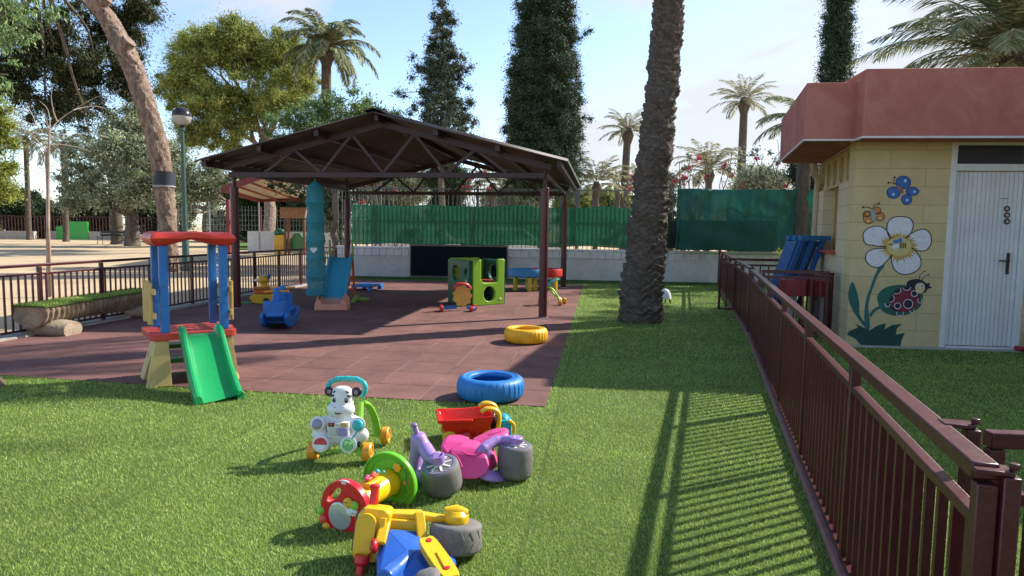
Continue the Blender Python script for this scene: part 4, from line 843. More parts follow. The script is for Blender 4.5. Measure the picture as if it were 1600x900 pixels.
tree('acacia_tree', 'bright yellow green bushy tree at the left edge behind the planter', G(-10, 374), [pxb(-5, 200, 46, 32, 55), pxb(5, 280, 46, 26, 55), pxb(-30, 250, 46, 40, 80)], YGRN, trunk_r=.25, per=8, cr=.7, n=400, size=.19, asp=.42)
tree('broadleaf_tree', 'fresh green leafy tree whose crown shows above the left slope of the shelter roof', G(523, 418), [pxb(450, 200, 24, 35, 32), pxb(490, 185, 24, 38, 34), pxb(540, 170, 24, 42, 32), pxb(585, 180, 25, 34, 24), pxb(610, 190, 25, 30, 20), pxb(520, 210, 24, 70, 28)], BRT, trunk_r=.14, trunk_top=at(522, 300, 21.5), per=50, cr=.34, n=230, size=.085, asp=.5, limbs=9)
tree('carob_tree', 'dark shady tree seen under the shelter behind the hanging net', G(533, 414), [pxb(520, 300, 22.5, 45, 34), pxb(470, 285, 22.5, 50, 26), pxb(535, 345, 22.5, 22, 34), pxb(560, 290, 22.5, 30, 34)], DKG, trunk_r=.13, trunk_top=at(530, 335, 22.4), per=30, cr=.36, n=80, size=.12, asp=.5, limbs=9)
# spire conifer, layered
def conifer(label, px, pyb, Y, top_py, widths, mt, n=70, size=.10, dens=1., name='spruce_tree', gap=.5, extra=(), group=None):
    b = at(px, pyb, Y); b.z = 0; t = thing(name, label, 'tree', b, 0, group); cs = []; H = at(px, top_py, Y).z
    for py, wpx in widths:
        z = at(px, py, Y).z; wm = wpx*Y/FPX; k = max(3, int(wm*6*dens))
        for i in range(k):
            a = random.uniform(0, 2*pi); r = wm*random.uniform(.15, 1)**.7; cs.append((r*math.cos(a), r*math.sin(a), z+random.uniform(-.25, .25)-r*.05+(r/wm > .8)*.08, .16+.10*random.random()+.04*wm))
    for ex, ey, er in extra: q = at(ex, ey, Y)-b; cs.append((q.x, 0, q.z, er))
    leaves('crown', np.array(cs), n, size, 1., mt, t, .3, .25); mb = MB(); limb_mesh(mb, (0, 0, -.05), (0, 0, H-.2), .16, .02, .004, 10)
    for c in cs[::3]: mb.tube([(0, 0, c[2]+.1), (c[0]*.5, c[1]*.5, c[2]+.05), c[:3]], [.03, .02, .008], 5)
    mb.build('trunk', BARK, t); return t
wd_ = []
for py in range(6, 250, 7):
    f = (py+5)/215; wd_.append((py, 6+54*f**.95*(.75+.35*math.sin(py*.33))+ (6 if 95 < py < 125 else 0)))
conifer('slender dark conifer with ragged tiered branches, above the shelter ridge', 690, 400, 26, -6, wd_, SPR, n=170, size=.11, dens=2.6, extra=[(735, 105, .25), (728, 112, .28), (718, 120, .28), (622, 145, .3), (632, 150, .35), (645, 90, .25)])
cyp_w = [(py, 20 + 38*min(1, max(0, (py+160)/330))**.8 + 4*math.sin(py*.13)) for py in range(-170, 300, 6)]
conifer('very tall dense dark cypress column rising behind the shelter right post', 845, 420, 24, -175, cyp_w, CYP, n=190, size=.088, dens=5.5, name='cypress_tree', extra=[(905, 60, .2), (915, 52, .2), (922, 48, .15), (900, 185, .25), (912, 184, .22), (922, 186, .16), (895, 190, .3)])
conifer('narrow dark cypress standing behind the low salmon parapet', 1292, 380, 20, -130, [(py, 12+8*min(1, max(0, (py+120)/200))+(14 if py > 70 else 0)*(py % 3 > 0)+2*math.sin(py*.3)) for py in range(-120, 290, 6)], CYP, n=150, size=.08, dens=6, name='cypress_tree', extra=[(1325, 85, .3), (1332, 72, .2), (1322, 105, .35)])
# --- palms
PBK = barkm('palm_bark', (.05, .04, .03), (.14, .115, .09), 8)
palm('date_palm', 'tall feathery palm with arching fronds above the left roof slope', G(512, 392), at(510, 76, 36), .30, .25, 32, 3.2, .55, .08, nl=60, el=(-.3, 1.45), droop=1.9, bark=PBK)
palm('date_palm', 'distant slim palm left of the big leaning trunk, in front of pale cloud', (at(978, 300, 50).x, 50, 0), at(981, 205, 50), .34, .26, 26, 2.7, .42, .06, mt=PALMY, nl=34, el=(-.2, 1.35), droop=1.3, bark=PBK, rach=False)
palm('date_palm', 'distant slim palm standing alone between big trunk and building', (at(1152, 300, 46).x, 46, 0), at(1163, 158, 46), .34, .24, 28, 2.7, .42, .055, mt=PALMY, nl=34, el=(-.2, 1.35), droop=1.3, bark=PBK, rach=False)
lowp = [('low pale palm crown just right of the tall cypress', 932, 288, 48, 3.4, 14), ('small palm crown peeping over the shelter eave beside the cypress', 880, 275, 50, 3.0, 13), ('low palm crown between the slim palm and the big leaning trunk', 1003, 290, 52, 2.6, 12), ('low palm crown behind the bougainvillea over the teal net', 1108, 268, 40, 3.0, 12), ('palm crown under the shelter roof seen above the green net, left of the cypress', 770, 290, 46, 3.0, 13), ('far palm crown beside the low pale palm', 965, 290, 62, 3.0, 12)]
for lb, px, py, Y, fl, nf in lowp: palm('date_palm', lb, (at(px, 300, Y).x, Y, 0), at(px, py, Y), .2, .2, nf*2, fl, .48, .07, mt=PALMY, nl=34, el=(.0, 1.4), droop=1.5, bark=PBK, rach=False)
palm('date_palm', 'palm crown half hidden behind the left end of the salmon parapet', (at(1262, 200, 17).x, 17, 0), at(1262, 190, 17), .2, .16, 22, 1.5, .32, .03, nl=44, bark=PBK)
palm('date_palm', 'large near palm with long grey green fronds behind the building roof', (at(1585, 90, 13.5).x, 13.5, 0), at(1590, 92, 13.5), .26, .22, 60, 3.2, .52, .030, nl=100, el=(-.3, 1.5), droop=1.35, bark=PBK)
palm('date_palm', 'brownish palm behind the bare sapling on the left', (at(100, 300, 52).x, 52, 0), at(100, 225, 52), .22, .2, 28, 3.2, .5, .07, mt=PALMY, nl=34, droop=1.9, el=(-.6, 1.2), bark=PBK, rach=False)
palm('date_palm', 'second brownish palm nearer the left edge behind the sapling', (at(42, 300, 56).x, 56, 0), at(40, 215, 56), .2, .18, 26, 3.0, .5, .07, mt=PALMY, nl=34, droop=1.9, el=(-.6, 1.2), bark=PBK, rach=False)
palm('date_palm', 'stout palm trunk among the benches beneath the olive tree', G(184, 381), at(180, 262, 47), .42, .34, 20, 2.6, .45, .07, nl=30, bark=PBK, rach=False)
# --- dark evergreen masses and scrub behind
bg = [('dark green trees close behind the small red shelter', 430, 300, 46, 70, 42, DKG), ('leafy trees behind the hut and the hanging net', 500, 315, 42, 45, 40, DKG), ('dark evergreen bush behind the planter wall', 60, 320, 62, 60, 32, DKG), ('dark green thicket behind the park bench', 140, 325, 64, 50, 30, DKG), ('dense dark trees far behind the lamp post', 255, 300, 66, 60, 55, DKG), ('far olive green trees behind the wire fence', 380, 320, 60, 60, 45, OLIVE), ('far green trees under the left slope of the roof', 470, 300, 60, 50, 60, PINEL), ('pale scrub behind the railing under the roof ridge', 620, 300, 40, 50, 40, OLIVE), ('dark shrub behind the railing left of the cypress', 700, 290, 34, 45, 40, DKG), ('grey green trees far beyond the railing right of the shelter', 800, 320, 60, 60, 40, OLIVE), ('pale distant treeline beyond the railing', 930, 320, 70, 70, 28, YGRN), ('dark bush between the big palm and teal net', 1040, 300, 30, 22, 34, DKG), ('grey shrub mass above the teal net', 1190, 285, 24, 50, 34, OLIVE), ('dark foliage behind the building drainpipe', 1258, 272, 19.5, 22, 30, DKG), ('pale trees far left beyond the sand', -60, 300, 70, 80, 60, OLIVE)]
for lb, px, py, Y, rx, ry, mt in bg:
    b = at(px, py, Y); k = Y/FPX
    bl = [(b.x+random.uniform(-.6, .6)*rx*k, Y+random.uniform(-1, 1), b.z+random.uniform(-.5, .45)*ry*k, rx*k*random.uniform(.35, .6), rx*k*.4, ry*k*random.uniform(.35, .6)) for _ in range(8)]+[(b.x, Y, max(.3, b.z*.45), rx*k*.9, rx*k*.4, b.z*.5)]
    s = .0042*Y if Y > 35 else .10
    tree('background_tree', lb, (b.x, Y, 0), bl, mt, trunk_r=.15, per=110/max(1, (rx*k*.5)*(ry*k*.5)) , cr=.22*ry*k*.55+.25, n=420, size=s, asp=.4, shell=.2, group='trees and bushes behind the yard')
# bougainvillea
BOUG = leafm('bougainvillea_bracts', [(.25, .012, .035), (.40, .03, .07), (.50, .08, .12)], .35)
def boug(label, spots, Y, mtg=DKG, red=.5):
    b = at(spots[0][0], spots[0][1], Y); b.z = 0; t = thing('bougainvillea', label, 'shrub', b)
    bl = [pxb(px, py, Y, rx, ry) for px, py, rx, ry in spots]; B = [(q[0]-b.x, q[1]-b.y, q[2], *q[3:]) for q in bl]
    leaves('foliage', clumps(B, 20, .22, .1), 24, .10, 1.2, mtg, t, .6); cs = clumps(B, 16*red, .16, .3); leaves('flowers', cs, 34, .075, 1., BOUG, t, .8)
    mb = MB()
    for q in B*3: limb_mesh(mb, (q[0]+random.uniform(-.3, .3), q[1], .1), (q[0]+random.uniform(-1, 1)*q[3], q[1]+random.uniform(-.5, .5), q[2]+q[5]*random.uniform(-.3, 1.1)), .03, .008, .08, 5)
    mb.build('stems', BARK, t); return t
boug('red flowering bougainvillea above the left part of the teal net', [(1070, 262, 22, 26), (1062, 285, 22, 16), (1095, 280, 22, 14), (1090, 250, 14, 12)], 18.8, OLIVE, 1.0)
boug('leggy bougainvillea with sparse crimson flowers above the right part of the teal net', [(1135, 265, 22, 26), (1165, 285, 32, 14), (1150, 275, 26, 14), (1180, 240, 22, 22), (1215, 255, 26, 40), (1230, 285, 26, 14)], 18.9, OLIVE, .32)
boug('dark green bougainvillea with crimson sprays behind the shelter left rear post', [(565, 290, 22, 22), (595, 280, 26, 16), (558, 310, 14, 14), (620, 292, 25, 18)], 18.9, DKG, .7)
boug('crimson bougainvillea spray hanging over the railing below the roof truss', [(745, 285, 14, 14), (733, 302, 10, 10), (752, 270, 8, 8), (762, 300, 9, 10)], 18.9, DKG, 1.4)
boug('thin creeper with a few red flowers on the railing beside the big palm', [(985, 300, 7, 22), (990, 340, 6, 24), (992, 280, 6, 10)], 18.7, OLIVE, .6)
# yellow-green plant behind the folded blue tables
tree('garden_shrub', 'young yellow green shrub behind the stack of blue tables', (G(1235, 430).x+.3, 15.2, 0), [pxb(1232, 398, 15.2, 18, 18), pxb(1222, 412, 15.2, 18, 12)], YGRN, cat='shrub', trunk_r=.02, per=60, cr=.14, n=22, size=.11, asp=.25, vert=1.2)
# bare sapling with stake
sb = G(75.5, 461.5); sl = thing('bare_sapling', 'thin leafless young tree tied to a stake on the sand behind the left fence', 'tree', sb); Y = sb.y
mb = MB(); q = lambda a, b, dy=0: at(a, b, Y+dy)-sb+Vector((0, dy*0, 0))
mb.tube([(0, 0, -.05), q(75, 380), q(75, 290), q(76, 235), q(77, 205)], [.035, .033, .030, .022, .016], 8); mb.build('trunk', mat('sapling_bark', (.33, .25, .20), .8, var=.3), sl)
mb = MB(); mb.tube([(.06, 0, -.02), q(73, 340)+Vector((.03, 0, 0)), q(71.5, 232)], .020, 8); mb.build('stake', mat('stake_wood', (.40, .28, .18), .8, var=.3), sl)
BR = [[(76, 222), (60, 210), (40, 196), (22, 188)], [(76, 216), (58, 196), (50, 178), (40, 160)], [(77, 207), (90, 190), (115, 172), (150, 152), (190, 141)], [(76, 240), (60, 222), (42, 204), (15, 180)], [(77, 210), (78, 190), (74, 170), (62, 158)], [(77, 226), (96, 226), (120, 230), (142, 237)], [(90, 190), (84, 176), (80, 150), (84, 130)], [(58, 196), (44, 192), (20, 178)], [(115, 172), (130, 168), (150, 166), (165, 170)], [(76, 204), (72, 186), (66, 172)], [(50, 178), (36, 172), (10, 170)]]
mb = MB()
for i, b in enumerate(BR): pts = smoothpts([q(x, y, (i % 3-1)*.12*k) for k, (x, y) in enumerate(b)], 4); mb.tube(pts, [.013*(1-.75*j/(len(pts)-1)) for j in range(len(pts))], 6)
mb.build('bare_branches', mat('pale_twigs', (.42, .36, .30), .8), sl)
# lamp post
lb = G(291, 424); lz = at(285.5, 182, lb.y).z; lp = thing('street_lamp', 'green lamp post with a round globe, black upper half and clear lower half', 'street lamp', lb); lt = lz-.32; LG = mat('lamp_green', (.035, .085, .070), .45, var=.12)
mb = MB(); mb.lathe([(.13, 0), (.13, .12), (.10, .15), (.095, .9), (.075, .95), (.065, 2.2), (.05, lt-.1), (.075, lt-.08), (.075, lt)], 20); mb.build('pole', LG, lp)
MB().lathe([(.05, lt), (.10, lt+.03), (.10, lt+.07), (.06, lt+.10)], 20).build('collar', mat('lamp_black', (.02, .02, .02), .35), lp)
r_ = .26; MB().lathe([(r_*math.cos(t), lz+r_*math.sin(t)) for t in np.linspace(-pi/2, 0, 10)], 28).build('globe', mat('lamp_glass', (.62, .62, .60), .15, var=.05, transl=.4), lp); MB().lathe([((r_+.008)*math.cos(t), lz+(r_+.008)*math.sin(t)) for t in np.linspace(0, pi/2-.001, 10)], 28).build('globe_cap', mat('lamp_cap', (.02, .02, .025), .18, var=.05), lp)

# trunk foot at the left edge of the lawn
nb = Vector((-4.46, 5.42, 0)); nt_ = thing('pine_tree', 'foot of a near pine trunk with ridged bark at the left edge', 'tree', nb)
zz = np.linspace(0, 1, 200); TH = np.linspace(0, 2*pi, 72, endpoint=False); Zg, Tg = np.meshgrid(zz*7.5-.03, TH, indexing='ij')
rr = (.16+.09*np.exp(-Zg*5))*(1-.03*Zg)*(1+.05*np.sin(Tg*6+np.sin(Zg*3)*1.5)+.03*RNG.normal(size=Zg.shape))
P = np.stack([-.26*Zg-.02*Zg**2+rr*np.cos(Tg), .05*Zg+rr*np.sin(Tg), Zg], -1); grid_mesh('trunk', P, PBARK, nt_)
leaves('crown', clumps([(-2.2, .5, 8.3, 2.0, 1.6, 1.0), (-3.4, -.6, 7.8, 1.6, 1.4, .9)], 30, .4, .2), 120, .16, 1., PINED, nt_, .25, .4)
# ================================================================== TOYS AND YARD OBJECTS
RED = plastic('red_plastic', (.52, .025, .02)); SRED = plastic('sun_red_plastic', (.56, .055, .035), .45); BLU = plastic('blue_plastic', (.010, .15, .50)); GRN = plastic('green_plastic', (.012, .26, .055)); LIM = plastic('lime_plastic', (.25, .55, .06)); YEL = plastic('yellow_plastic', (.72, .44, .02)); CRM = plastic('cream_plastic', (.62, .48, .20), .5); ORA = plastic('orange_plastic', (.72, .30, .02)); TEA = plastic('teal_plastic', (.03, .42, .42)); WHI = plastic('white_plastic', (.70, .71, .72), .35); BLA = plastic('black_plastic', (.015, .014, .018), .35, dirt=.1); PUR = plastic('purple_plastic', (.33, .20, .50)); PNK = plastic('pink_plastic', (.66, .06, .24)); NAV = plastic('navy_plastic', (.012, .07, .30)); DGR = plastic('dark_green_plastic', (.008, .085, .045)); GRY = mat('worn_grey_tyre', (.15, .145, .14), .75, var=.25, vscale=14, bump=.12, bscale=90, dirt=.45, dirtcol=(.30, .29, .26)); TAN = plastic('tan_yellow_plastic', (.62, .40, .13), .5)

# --- painted tyres
def tyre(label, px, py, Ro, col, hgt=.175, rz=0):
    g = G(px, py); g.y += Ro; g.x = (px-800)/FPX*g.y*.998
    prof = [(Ro*.60, .015), (Ro*.62, .0), (Ro*.80, -.0+.004), (Ro*.93, .018), (Ro*.985, .045), (Ro, .075), (Ro, hgt-.075), (Ro*.985, hgt-.045), (Ro*.94, hgt-.018), (Ro*.86, hgt-.004), (Ro*.80, hgt), (Ro*.76, hgt-.008), (Ro*.66, hgt-.003), (Ro*.62, hgt-.008), (Ro*.60, hgt-.025), (Ro*.61, hgt-.04), (Ro*.74, hgt-.06), (Ro*.82, hgt*.5), (Ro*.74, .06), (Ro*.61, .04)]
    m = mat('paint_on_rubber_'+str(px), col, .48, var=.16, vscale=7, bump=.25, bscale=30, dirt=.4, dirtcol=tuple(c*.45+.05 for c in col))
    n = 192; mb = MB(); vs = []; k = len(prof)
    for i, (r, z) in enumerate(prof):
        for j in range(n):
            t = 2*pi*j/n; rr = r
            if 4 <= i <= 7 and j % 6 in (0,): rr = r-.008
            if 4 <= i <= 7 and (j//3) % 2: rr -= .002
            vs.append((rr*math.cos(t), rr*math.sin(t), z))
    fs = [(i*n+j, i*n+(j+1) % n, ((i+1) % k)*n+(j+1) % n, ((i+1) % k)*n+j) for i in range(k) for j in range(n)]
    mb.add(vs, fs); o = mb.build('painted_tyre', m, angle=50); o.location = (g.x, g.y, .008); return tag(o, label, 'tyre')
tyre('bright blue painted car tyre lying flat at the front corner of the rubber floor', 768, 636, .272, (.012, .17, .50))
tyre('yellow painted car tyre lying flat near the right shelter post', 823, 541, .265, (.80, .42, .008))

# --- log bench
lA, lB = G(40, 520), G(226, 497); lA = Vector((-5.60, 7.95, 0)); lB = Vector((-5.02, 10.05, 0)); lB = Vector((at(226, 470, 10.1).x, 10.1, 0)); lA = Vector((at(38, 480, 7.85).x+.05, 7.85, 0))
lg = thing('log_bench', 'rustic log bench with green turf on its flat seat and two rounded log feet', 'bench', (lA+lB)/2, math.atan2((lB-lA).y, (lB-lA).x)); Lh = (lB-lA).length/2
stn = mat('weathered_wood', (.30, .24, .17), .95, var=.45, vscale=5, bump=1.0, bscale=30)
n, kk = 160, 28; P = np.zeros((n, kk, 3)); ta = np.linspace(pi*1.0, pi*2.0, kk)
for i in range(n):
    x = -Lh+2*Lh*i/(n-1); gr = .036*max(0, math.sin(i*1.05+.6*math.sin(i*.21)))**.5; r = .185
    for j, t in enumerate(ta): rr = r*(1+.04*math.sin(t*4+x*3))-gr*abs(math.sin(t))**.3*(1+.4*math.sin(j*1.3+x*5)); P[i, j] = (x+.04*math.sin(t*2), rr*math.cos(t)*1.05, .365+rr*math.sin(t)*1.30)
o = grid_mesh('seat_log', P, stn, lg, True)
for sx in (-1, 1): MB().add([tuple(P[0 if sx < 0 else -1, j]) for j in range(kk)], [tuple(range(kk))]).build('log_end', stn, lg, smooth=False)
for sx, rr in ((-.74, .14), (.72, .12)):
    mb = MB(); pts = [( -.30, 0), (-.30, .07), (-.26, .13), (-.16, .175), (0, .195), (.16, .175), (.26, .13), (.30, .07), (.30, 0)]
    mb.tube([(sx*Lh-.03, -.34, .07), (sx*Lh-.02, -.2, .075), (sx*Lh, 0, .075), (sx*Lh, .24, .07)], [(rr*.72, rr*1.05), (rr*.80, rr*1.25), (rr*.80, rr*1.25), (rr*.7, rr*1.1)], 20); mb.build('log_foot', stn, lg)
k = 5000; px_ = RNG.uniform(-Lh, Lh, k); py_ = RNG.uniform(-.2, .2, k); V = np.zeros((k, 3, 3)); a = RNG.uniform(0, 2*pi, k); w_ = .006
V[:, 0, 0] = px_-np.cos(a)*w_; V[:, 0, 1] = py_-np.sin(a)*w_; V[:, 1, 0] = px_+np.cos(a)*w_; V[:, 1, 1] = py_+np.sin(a)*w_; V[:, 2, 0] = px_+RNG.normal(size=k)*.012; V[:, 2, 1] = py_+RNG.normal(size=k)*.012; V[:, :2, 2] = .382; V[:, 2, 2] = .41
mb = MB(); mb.box((0, 0, .374), (2*Lh+.03, .42, .018)); o = mb.build('turf_cover', TURF, lg, smooth=False); bm_ = bpy.data.materials['grass_blade']; o2 = fast('turf_pile', V.reshape(-1, 3), 3, bm_, o)

# --- castle slide tower (rotated toward the right front)
cg = (G(246, 604)+Vector((0, 0, 0))); ct = thing('play_tower', 'small play tower with red roof, blue posts, cream sides and a green slide', 'play tower', (cg.x+.04, cg.y, .0), rad(36))
W_, D_ = .51, .46
# side panels: cream, arch + round hole; panels lean slightly outward
arch = [(.12, 0), (.125, .12), (.15, .20), (.20, .245), (.25, .20), (.275, .12), (.29, 0)]
def side_panel(x, lean, name='side_panel'):
    outer = [(-.06, 0), (.10, 0)]+[(a, b) for a, b in [(.105, .10), (.13, .19), (.19, .24), (.25, .21), (.30, .12), (.33, 0)]]+[(.50, 0), (.44, .40), (.02, .40)]
    M_ = Matrix(((lean*0+0, lean, 1, x), (1, 0, 0, 0), (0, 1, 0, 0), (0, 0, 0, 1)))
    mb = MB(); mb.prism(outer, .055, M_, [circ(.395, .21, .028, .04, 14)]); return mb.build(name, CRM, ct, bevel=.012, seg=3)
side_panel(-.105, .26); side_panel(W_+.045, -.24)
mb = MB()
for px_, sg in ((0.0, 1), (W_, -1)):
    mb = MB(); mb.prism([(-.125, 0), (.07, 0), (.055, .395), (-.05, .395)] if sg > 0 else [(-.01, 0), (.10, 0), (.045, .395), (-.03, .395)], .05, Matrix(((1, 0, 0, px_), (0, 0, 1, -.045), (0, 1, 0, 0), (0, 0, 0, 1)))); mb.build('front_foot', CRM, ct, bevel=.014, seg=3)
pass
mb = MB(); mb.rbox((W_/2, D_/2-.02, .425), (W_+.17, D_+.10, .055), .05); pl = mb.build('platform', SRED, ct, bevel=.014, seg=3)
mb = MB()
for i in range(4):
    for j in range(5): mb.box((.09+.11*j+.03*(i % 2), .07+.10*i, .4535), (.098, .088, .006))
mb.build('platform_tiles', SRED, pl, bevel=.003)
def grain(nt, b):
    v = N(nt, 'ShaderNodeTexCoord').outputs['Object']; mp = N(nt, 'ShaderNodeMapping'); mp.inputs['Scale'].default_value = (1, 1, .10); L(nt, v, mp.inputs[0]); n = noise(nt, mp.outputs[0], 70, 4, .6)
    L(nt, ramp2(nt, noise(nt, v, 7, 8, .7), [(.35, (.008, .13, .46)), (.7, (.03, .19, .52))]), b.inputs['Base Color']); b.inputs['Roughness'].default_value = .42; bumpn(nt, b, n, .5, .006)
BGR = tex_mat('grained_blue_plastic', grain)
for x, y in ((0.035, -.005), (W_-.01, -.005), (0.035, D_-.05), (W_-.01, D_-.05)):
    mb = MB(); mb.rbox((x, y, .565), (.070, .056, .215), .010); mb.rbox((x, y, .757), (.068, .054, .150), .010); mb.rbox((x, y, 1.010), (.070, .056, .338), .010); mb.box((x, y, .80), (.058, .046, .72)); mb.build('post', BGR, ct, bevel=.006, seg=2)
# roof: thick, wavy front edge, softly domed
nx, ny = 40, 20; X, Y_ = np.meshgrid(np.linspace(0, 1, nx), np.linspace(0, 1, ny), indexing='ij')
rw, rd_ = W_+.15, D_+.13; ed = lambda t: np.clip(np.minimum(t, 1-t)/.10, 0, 1)**.5
top = 1.243+.052*np.minimum(ed(X), ed(Y_))+.005*np.cos((X-.5)*4*pi)
bot = 1.235-.060*np.minimum(ed(X), ed(Y_))-.015*(np.abs(X-.5)*2)**2*np.minimum(ed(X), ed(Y_))+.055*np.exp(-((X-.5)/.26)**2)
xs = -.062+rw*X; ys = -.085+rd_*Y_
Pt = np.stack([xs, ys, top], -1); Pb = np.stack([xs, ys, bot], -1); mb = MB(); idx = lambda i, j: i*ny+j
fs = [(idx(i, j), idx(i+1, j), idx(i+1, j+1), idx(i, j+1)) for i in range(nx-1) for j in range(ny-1)]; nn_ = nx*ny
ring = [idx(i, 0) for i in range(nx)]+[idx(nx-1, j) for j in range(1, ny)]+[idx(i, ny-1) for i in range(nx-2, -1, -1)]+[idx(0, j) for j in range(ny-2, 0, -1)]
fs2 = [tuple(reversed([a+nn_ for a in f])) for f in fs]+[(ring[i], ring[i-1], ring[i-1]+nn_, ring[i]+nn_) for i in range(len(ring))]
mb.add(Pt.reshape(-1, 3).tolist()+Pb.reshape(-1, 3).tolist(), fs+fs2); rf = mb.build('roof', plastic('roof_red_plastic', (.60, .040, .022), .36), ct, angle=60, bevel=.006)
mb = MB()
for k_ in range(6): mb.box((.02+.09*k_, .03+.06*(k_ % 2), 1.299), (.06, .006, .006)); 
mb.build('roof_grooves', mat('groove_dark', (.16, .02, .015), .6), rf)
# slide
sl_w = .36; prof = [(0, .50), (.05, .50), (.12, .475), (.25, .36), (.42, .21), (.58, .10), (.66, .055), (.70, .05)]
pts = smoothpts([Vector((0, a, b)) for a, b in prof], 5); mb = MB(); vs = []; fs = []
sec = [(-.185, .075), (-.20, .055), (-.20, -.03), (-.17, -.05), (.17, -.05), (.20, -.03), (.20, .055), (.185, .075), (.155, .075), (.14, .055), (.128, .012), (.10, 0), (-.10, 0), (-.128, .012), (-.14, .055), (-.155, .075)]
m_ = len(sec)
for i, p in enumerate(pts):
    w2 = .82+.08*(i/len(pts))
    lo = (-.05 if i < 3 else -.05)
    for a, b in sec:
        z = p.z-.055+b
        if i > len(pts)-8 and b < -.02: z = max(.004, z-.03)
        vs.append((W_*.55+a*w2, -.10-p.y+ (.0), max(.004, z)))
for i in range(len(pts)-1):
    for j in range(m_): fs.append((i*m_+j, i*m_+(j+1) % m_, (i+1)*m_+(j+1) % m_, (i+1)*m_+j))
fs += [tuple(range(m_)), tuple(reversed(range((len(pts)-1)*m_, len(pts)*m_)))]
mb.add(vs, fs); mb.build('slide', plastic('slide_green_plastic', (.008, .30, .085), .28), ct, bevel=.005, angle=40)
for z in (.14, .27): MB().rbox((W_*.45, D_-.02, z), (.40, .14, .035), .02).build('step', GRN, ct, bevel=.006)
for x in (-.045, W_+.045):
    mb = MB()
    for z in (.60, .80): mb.rbox((x, D_/2-.02, z), (.028, D_+.06, .045), .01)
    for k_ in range(4): mb.rbox((x+(-.016 if x < 0 else .016), .03+.12*k_, .70), (.022, .075, .34+.03*(k_ % 2)), .008)
    mb.build('railing', TAN, ct, bevel=.006)

# --- zebra walker
zb = G(532, 722); zw = thing('zebra_walker', 'baby walker shaped as a white smiling zebra with a turquoise handle and orange wheels', 'baby walker', (zb.x+.005, zb.y+.0, .012), rad(-2)); zw.scale = (.93, .93, .93)
u = .00066*1.04
def wheel(parent, c, r, wdt, m, hubm=None, axis='x', name='wheel'):
    M_ = T(*c) @ (RY(90) if axis == 'x' else (RX(90) if axis == 'y' else Matrix.Identity(4))); mb = MB(); mb.lathe([(r*.35, -wdt/2), (r*.88, -wdt/2), (r, -wdt*.36), (r, wdt*.36), (r*.88, wdt/2), (r*.70, wdt/2), (r*.64, wdt*.38), (r*.35, wdt*.38), (r*.30, wdt*.5), (.001, wdt*.5)], 30, M_); mb.lathe([(.001, -wdt*.49), (r*.36, -wdt*.49)], 30, M_); o = mb.build(name, m, parent, angle=40)
    for k_ in range(6): t = 2*pi*k_/6; q = MB().cyl(M_ @ Vector((r*.5*math.cos(t), r*.5*math.sin(t), wdt*.3)), M_ @ Vector((r*.5*math.cos(t), r*.5*math.sin(t), wdt*.42)), r*.09, n=8)
    return o
for x in (-.175, .165): wheel(zw, (x, 0, .057), .057, .055, ORA)
for x in (-.155, .20): wheel(zw, (x+.0, .34, .057), .057, .05, ORA)
for sg in (-1, 1):       # lime frame arms: front foot to rear wheel in an arc
    x = .12*sg; mb = MB(); mb.tube(smoothpts([(x, 0, .06), (x*1.0, .02, .11), (x*.85, .08, .20), (x*.8, .12, .34)], 6), [(.016, .024)]*19, 10); mb.tube(smoothpts([(x*.8, .14, .33), (x*.98, .20, .30), (x*1.15, .28, .20), (x*1.22, .33, .09), (x*1.22, .34, .05)], 6), [(.015, .030)]*25, 10); mb.build('frame_arm', LIM, zw)
    mb = MB(); mb.prism([(0, 0), (.055, .0), (.045, .045), (.0, .06)], .03, Matrix(((sg, 0, 0, x-.015*sg-.01*sg), (0, 0, 1, -.02), (0, 1, 0, .035), (0, 0, 0, 1)))); mb.build('front_bracket', LIM, zw, bevel=.006)
mb = MB(); mb.cyl((-.15, 0, .057), (.14, 0, .057), .009, n=10); mb.cyl((-.15, .34, .057), (.18, .34, .057), .009, n=10); mb.build('axle', LIM, zw)
# handle
hp = smoothpts([(-.095, .13, .37), (-.118, .13, .41), (-.108, .14, .455), (-.055, .15, .478), (0, .15, .480), (.055, .15, .478), (.108, .14, .455), (.118, .13, .41), (.095, .13, .37)], 6)
mb = MB(); mb.tube(hp, .0155, 14); 
for i in (9, 17, 24, 31, 39): 
    if i < len(hp)-1: mb.tube([hp[i-1], hp[i], hp[i+1]], .0185, 14)
mb.build('handle', TEA, zw)
# body: round head, muzzle, trunk with four round panels (one welded white shell)
mb = MB(); mb.ell((0, .035, .372), (.072, .056, .084)); mb.ell((0, .034, .410), (.062, .044, .050), p=.75); mb.ell((-.005, .018, .318), (.088, .062, .056)); mb.ell((0, .02, .20), (.078, .045, .085)); mb.ell((-.130, .0, .162), (.054, .040, .052)); mb.ell((.118, .0, .162), (.056, .042, .052)); mb.ell((-.105, -.015, .118), (.060, .05, .060)); mb.ell((.062, -.015, .118), (.062, .05, .060)); mb.ell((-.02, .02, .14), (.09, .05, .05)); mb.cyl((-.05, .03, .25), (-.12, .01, .235), .035); mb.cyl((.05, .03, .25), (.11, .01, .235), .035)
zbody = mb.build('body_shell', plastic('zebra_white', (.70, .71, .71), .30, dirt=.08), zw, remesh=.005, smoothit=5)
for sg in (-1, 1):
    mb = MB(); mb.ell((sg*.084, .05, .420), (.034, .014, .030), Matrix.Rotation(rad(-20*sg), 3, 'Y')); e = mb.build('ear', BLA, zw); MB().ell((sg*.084, .038, .419), (.013, .005, .014)).build('inner_ear', mat('ear_mauve', (.30, .22, .30), .6), e)
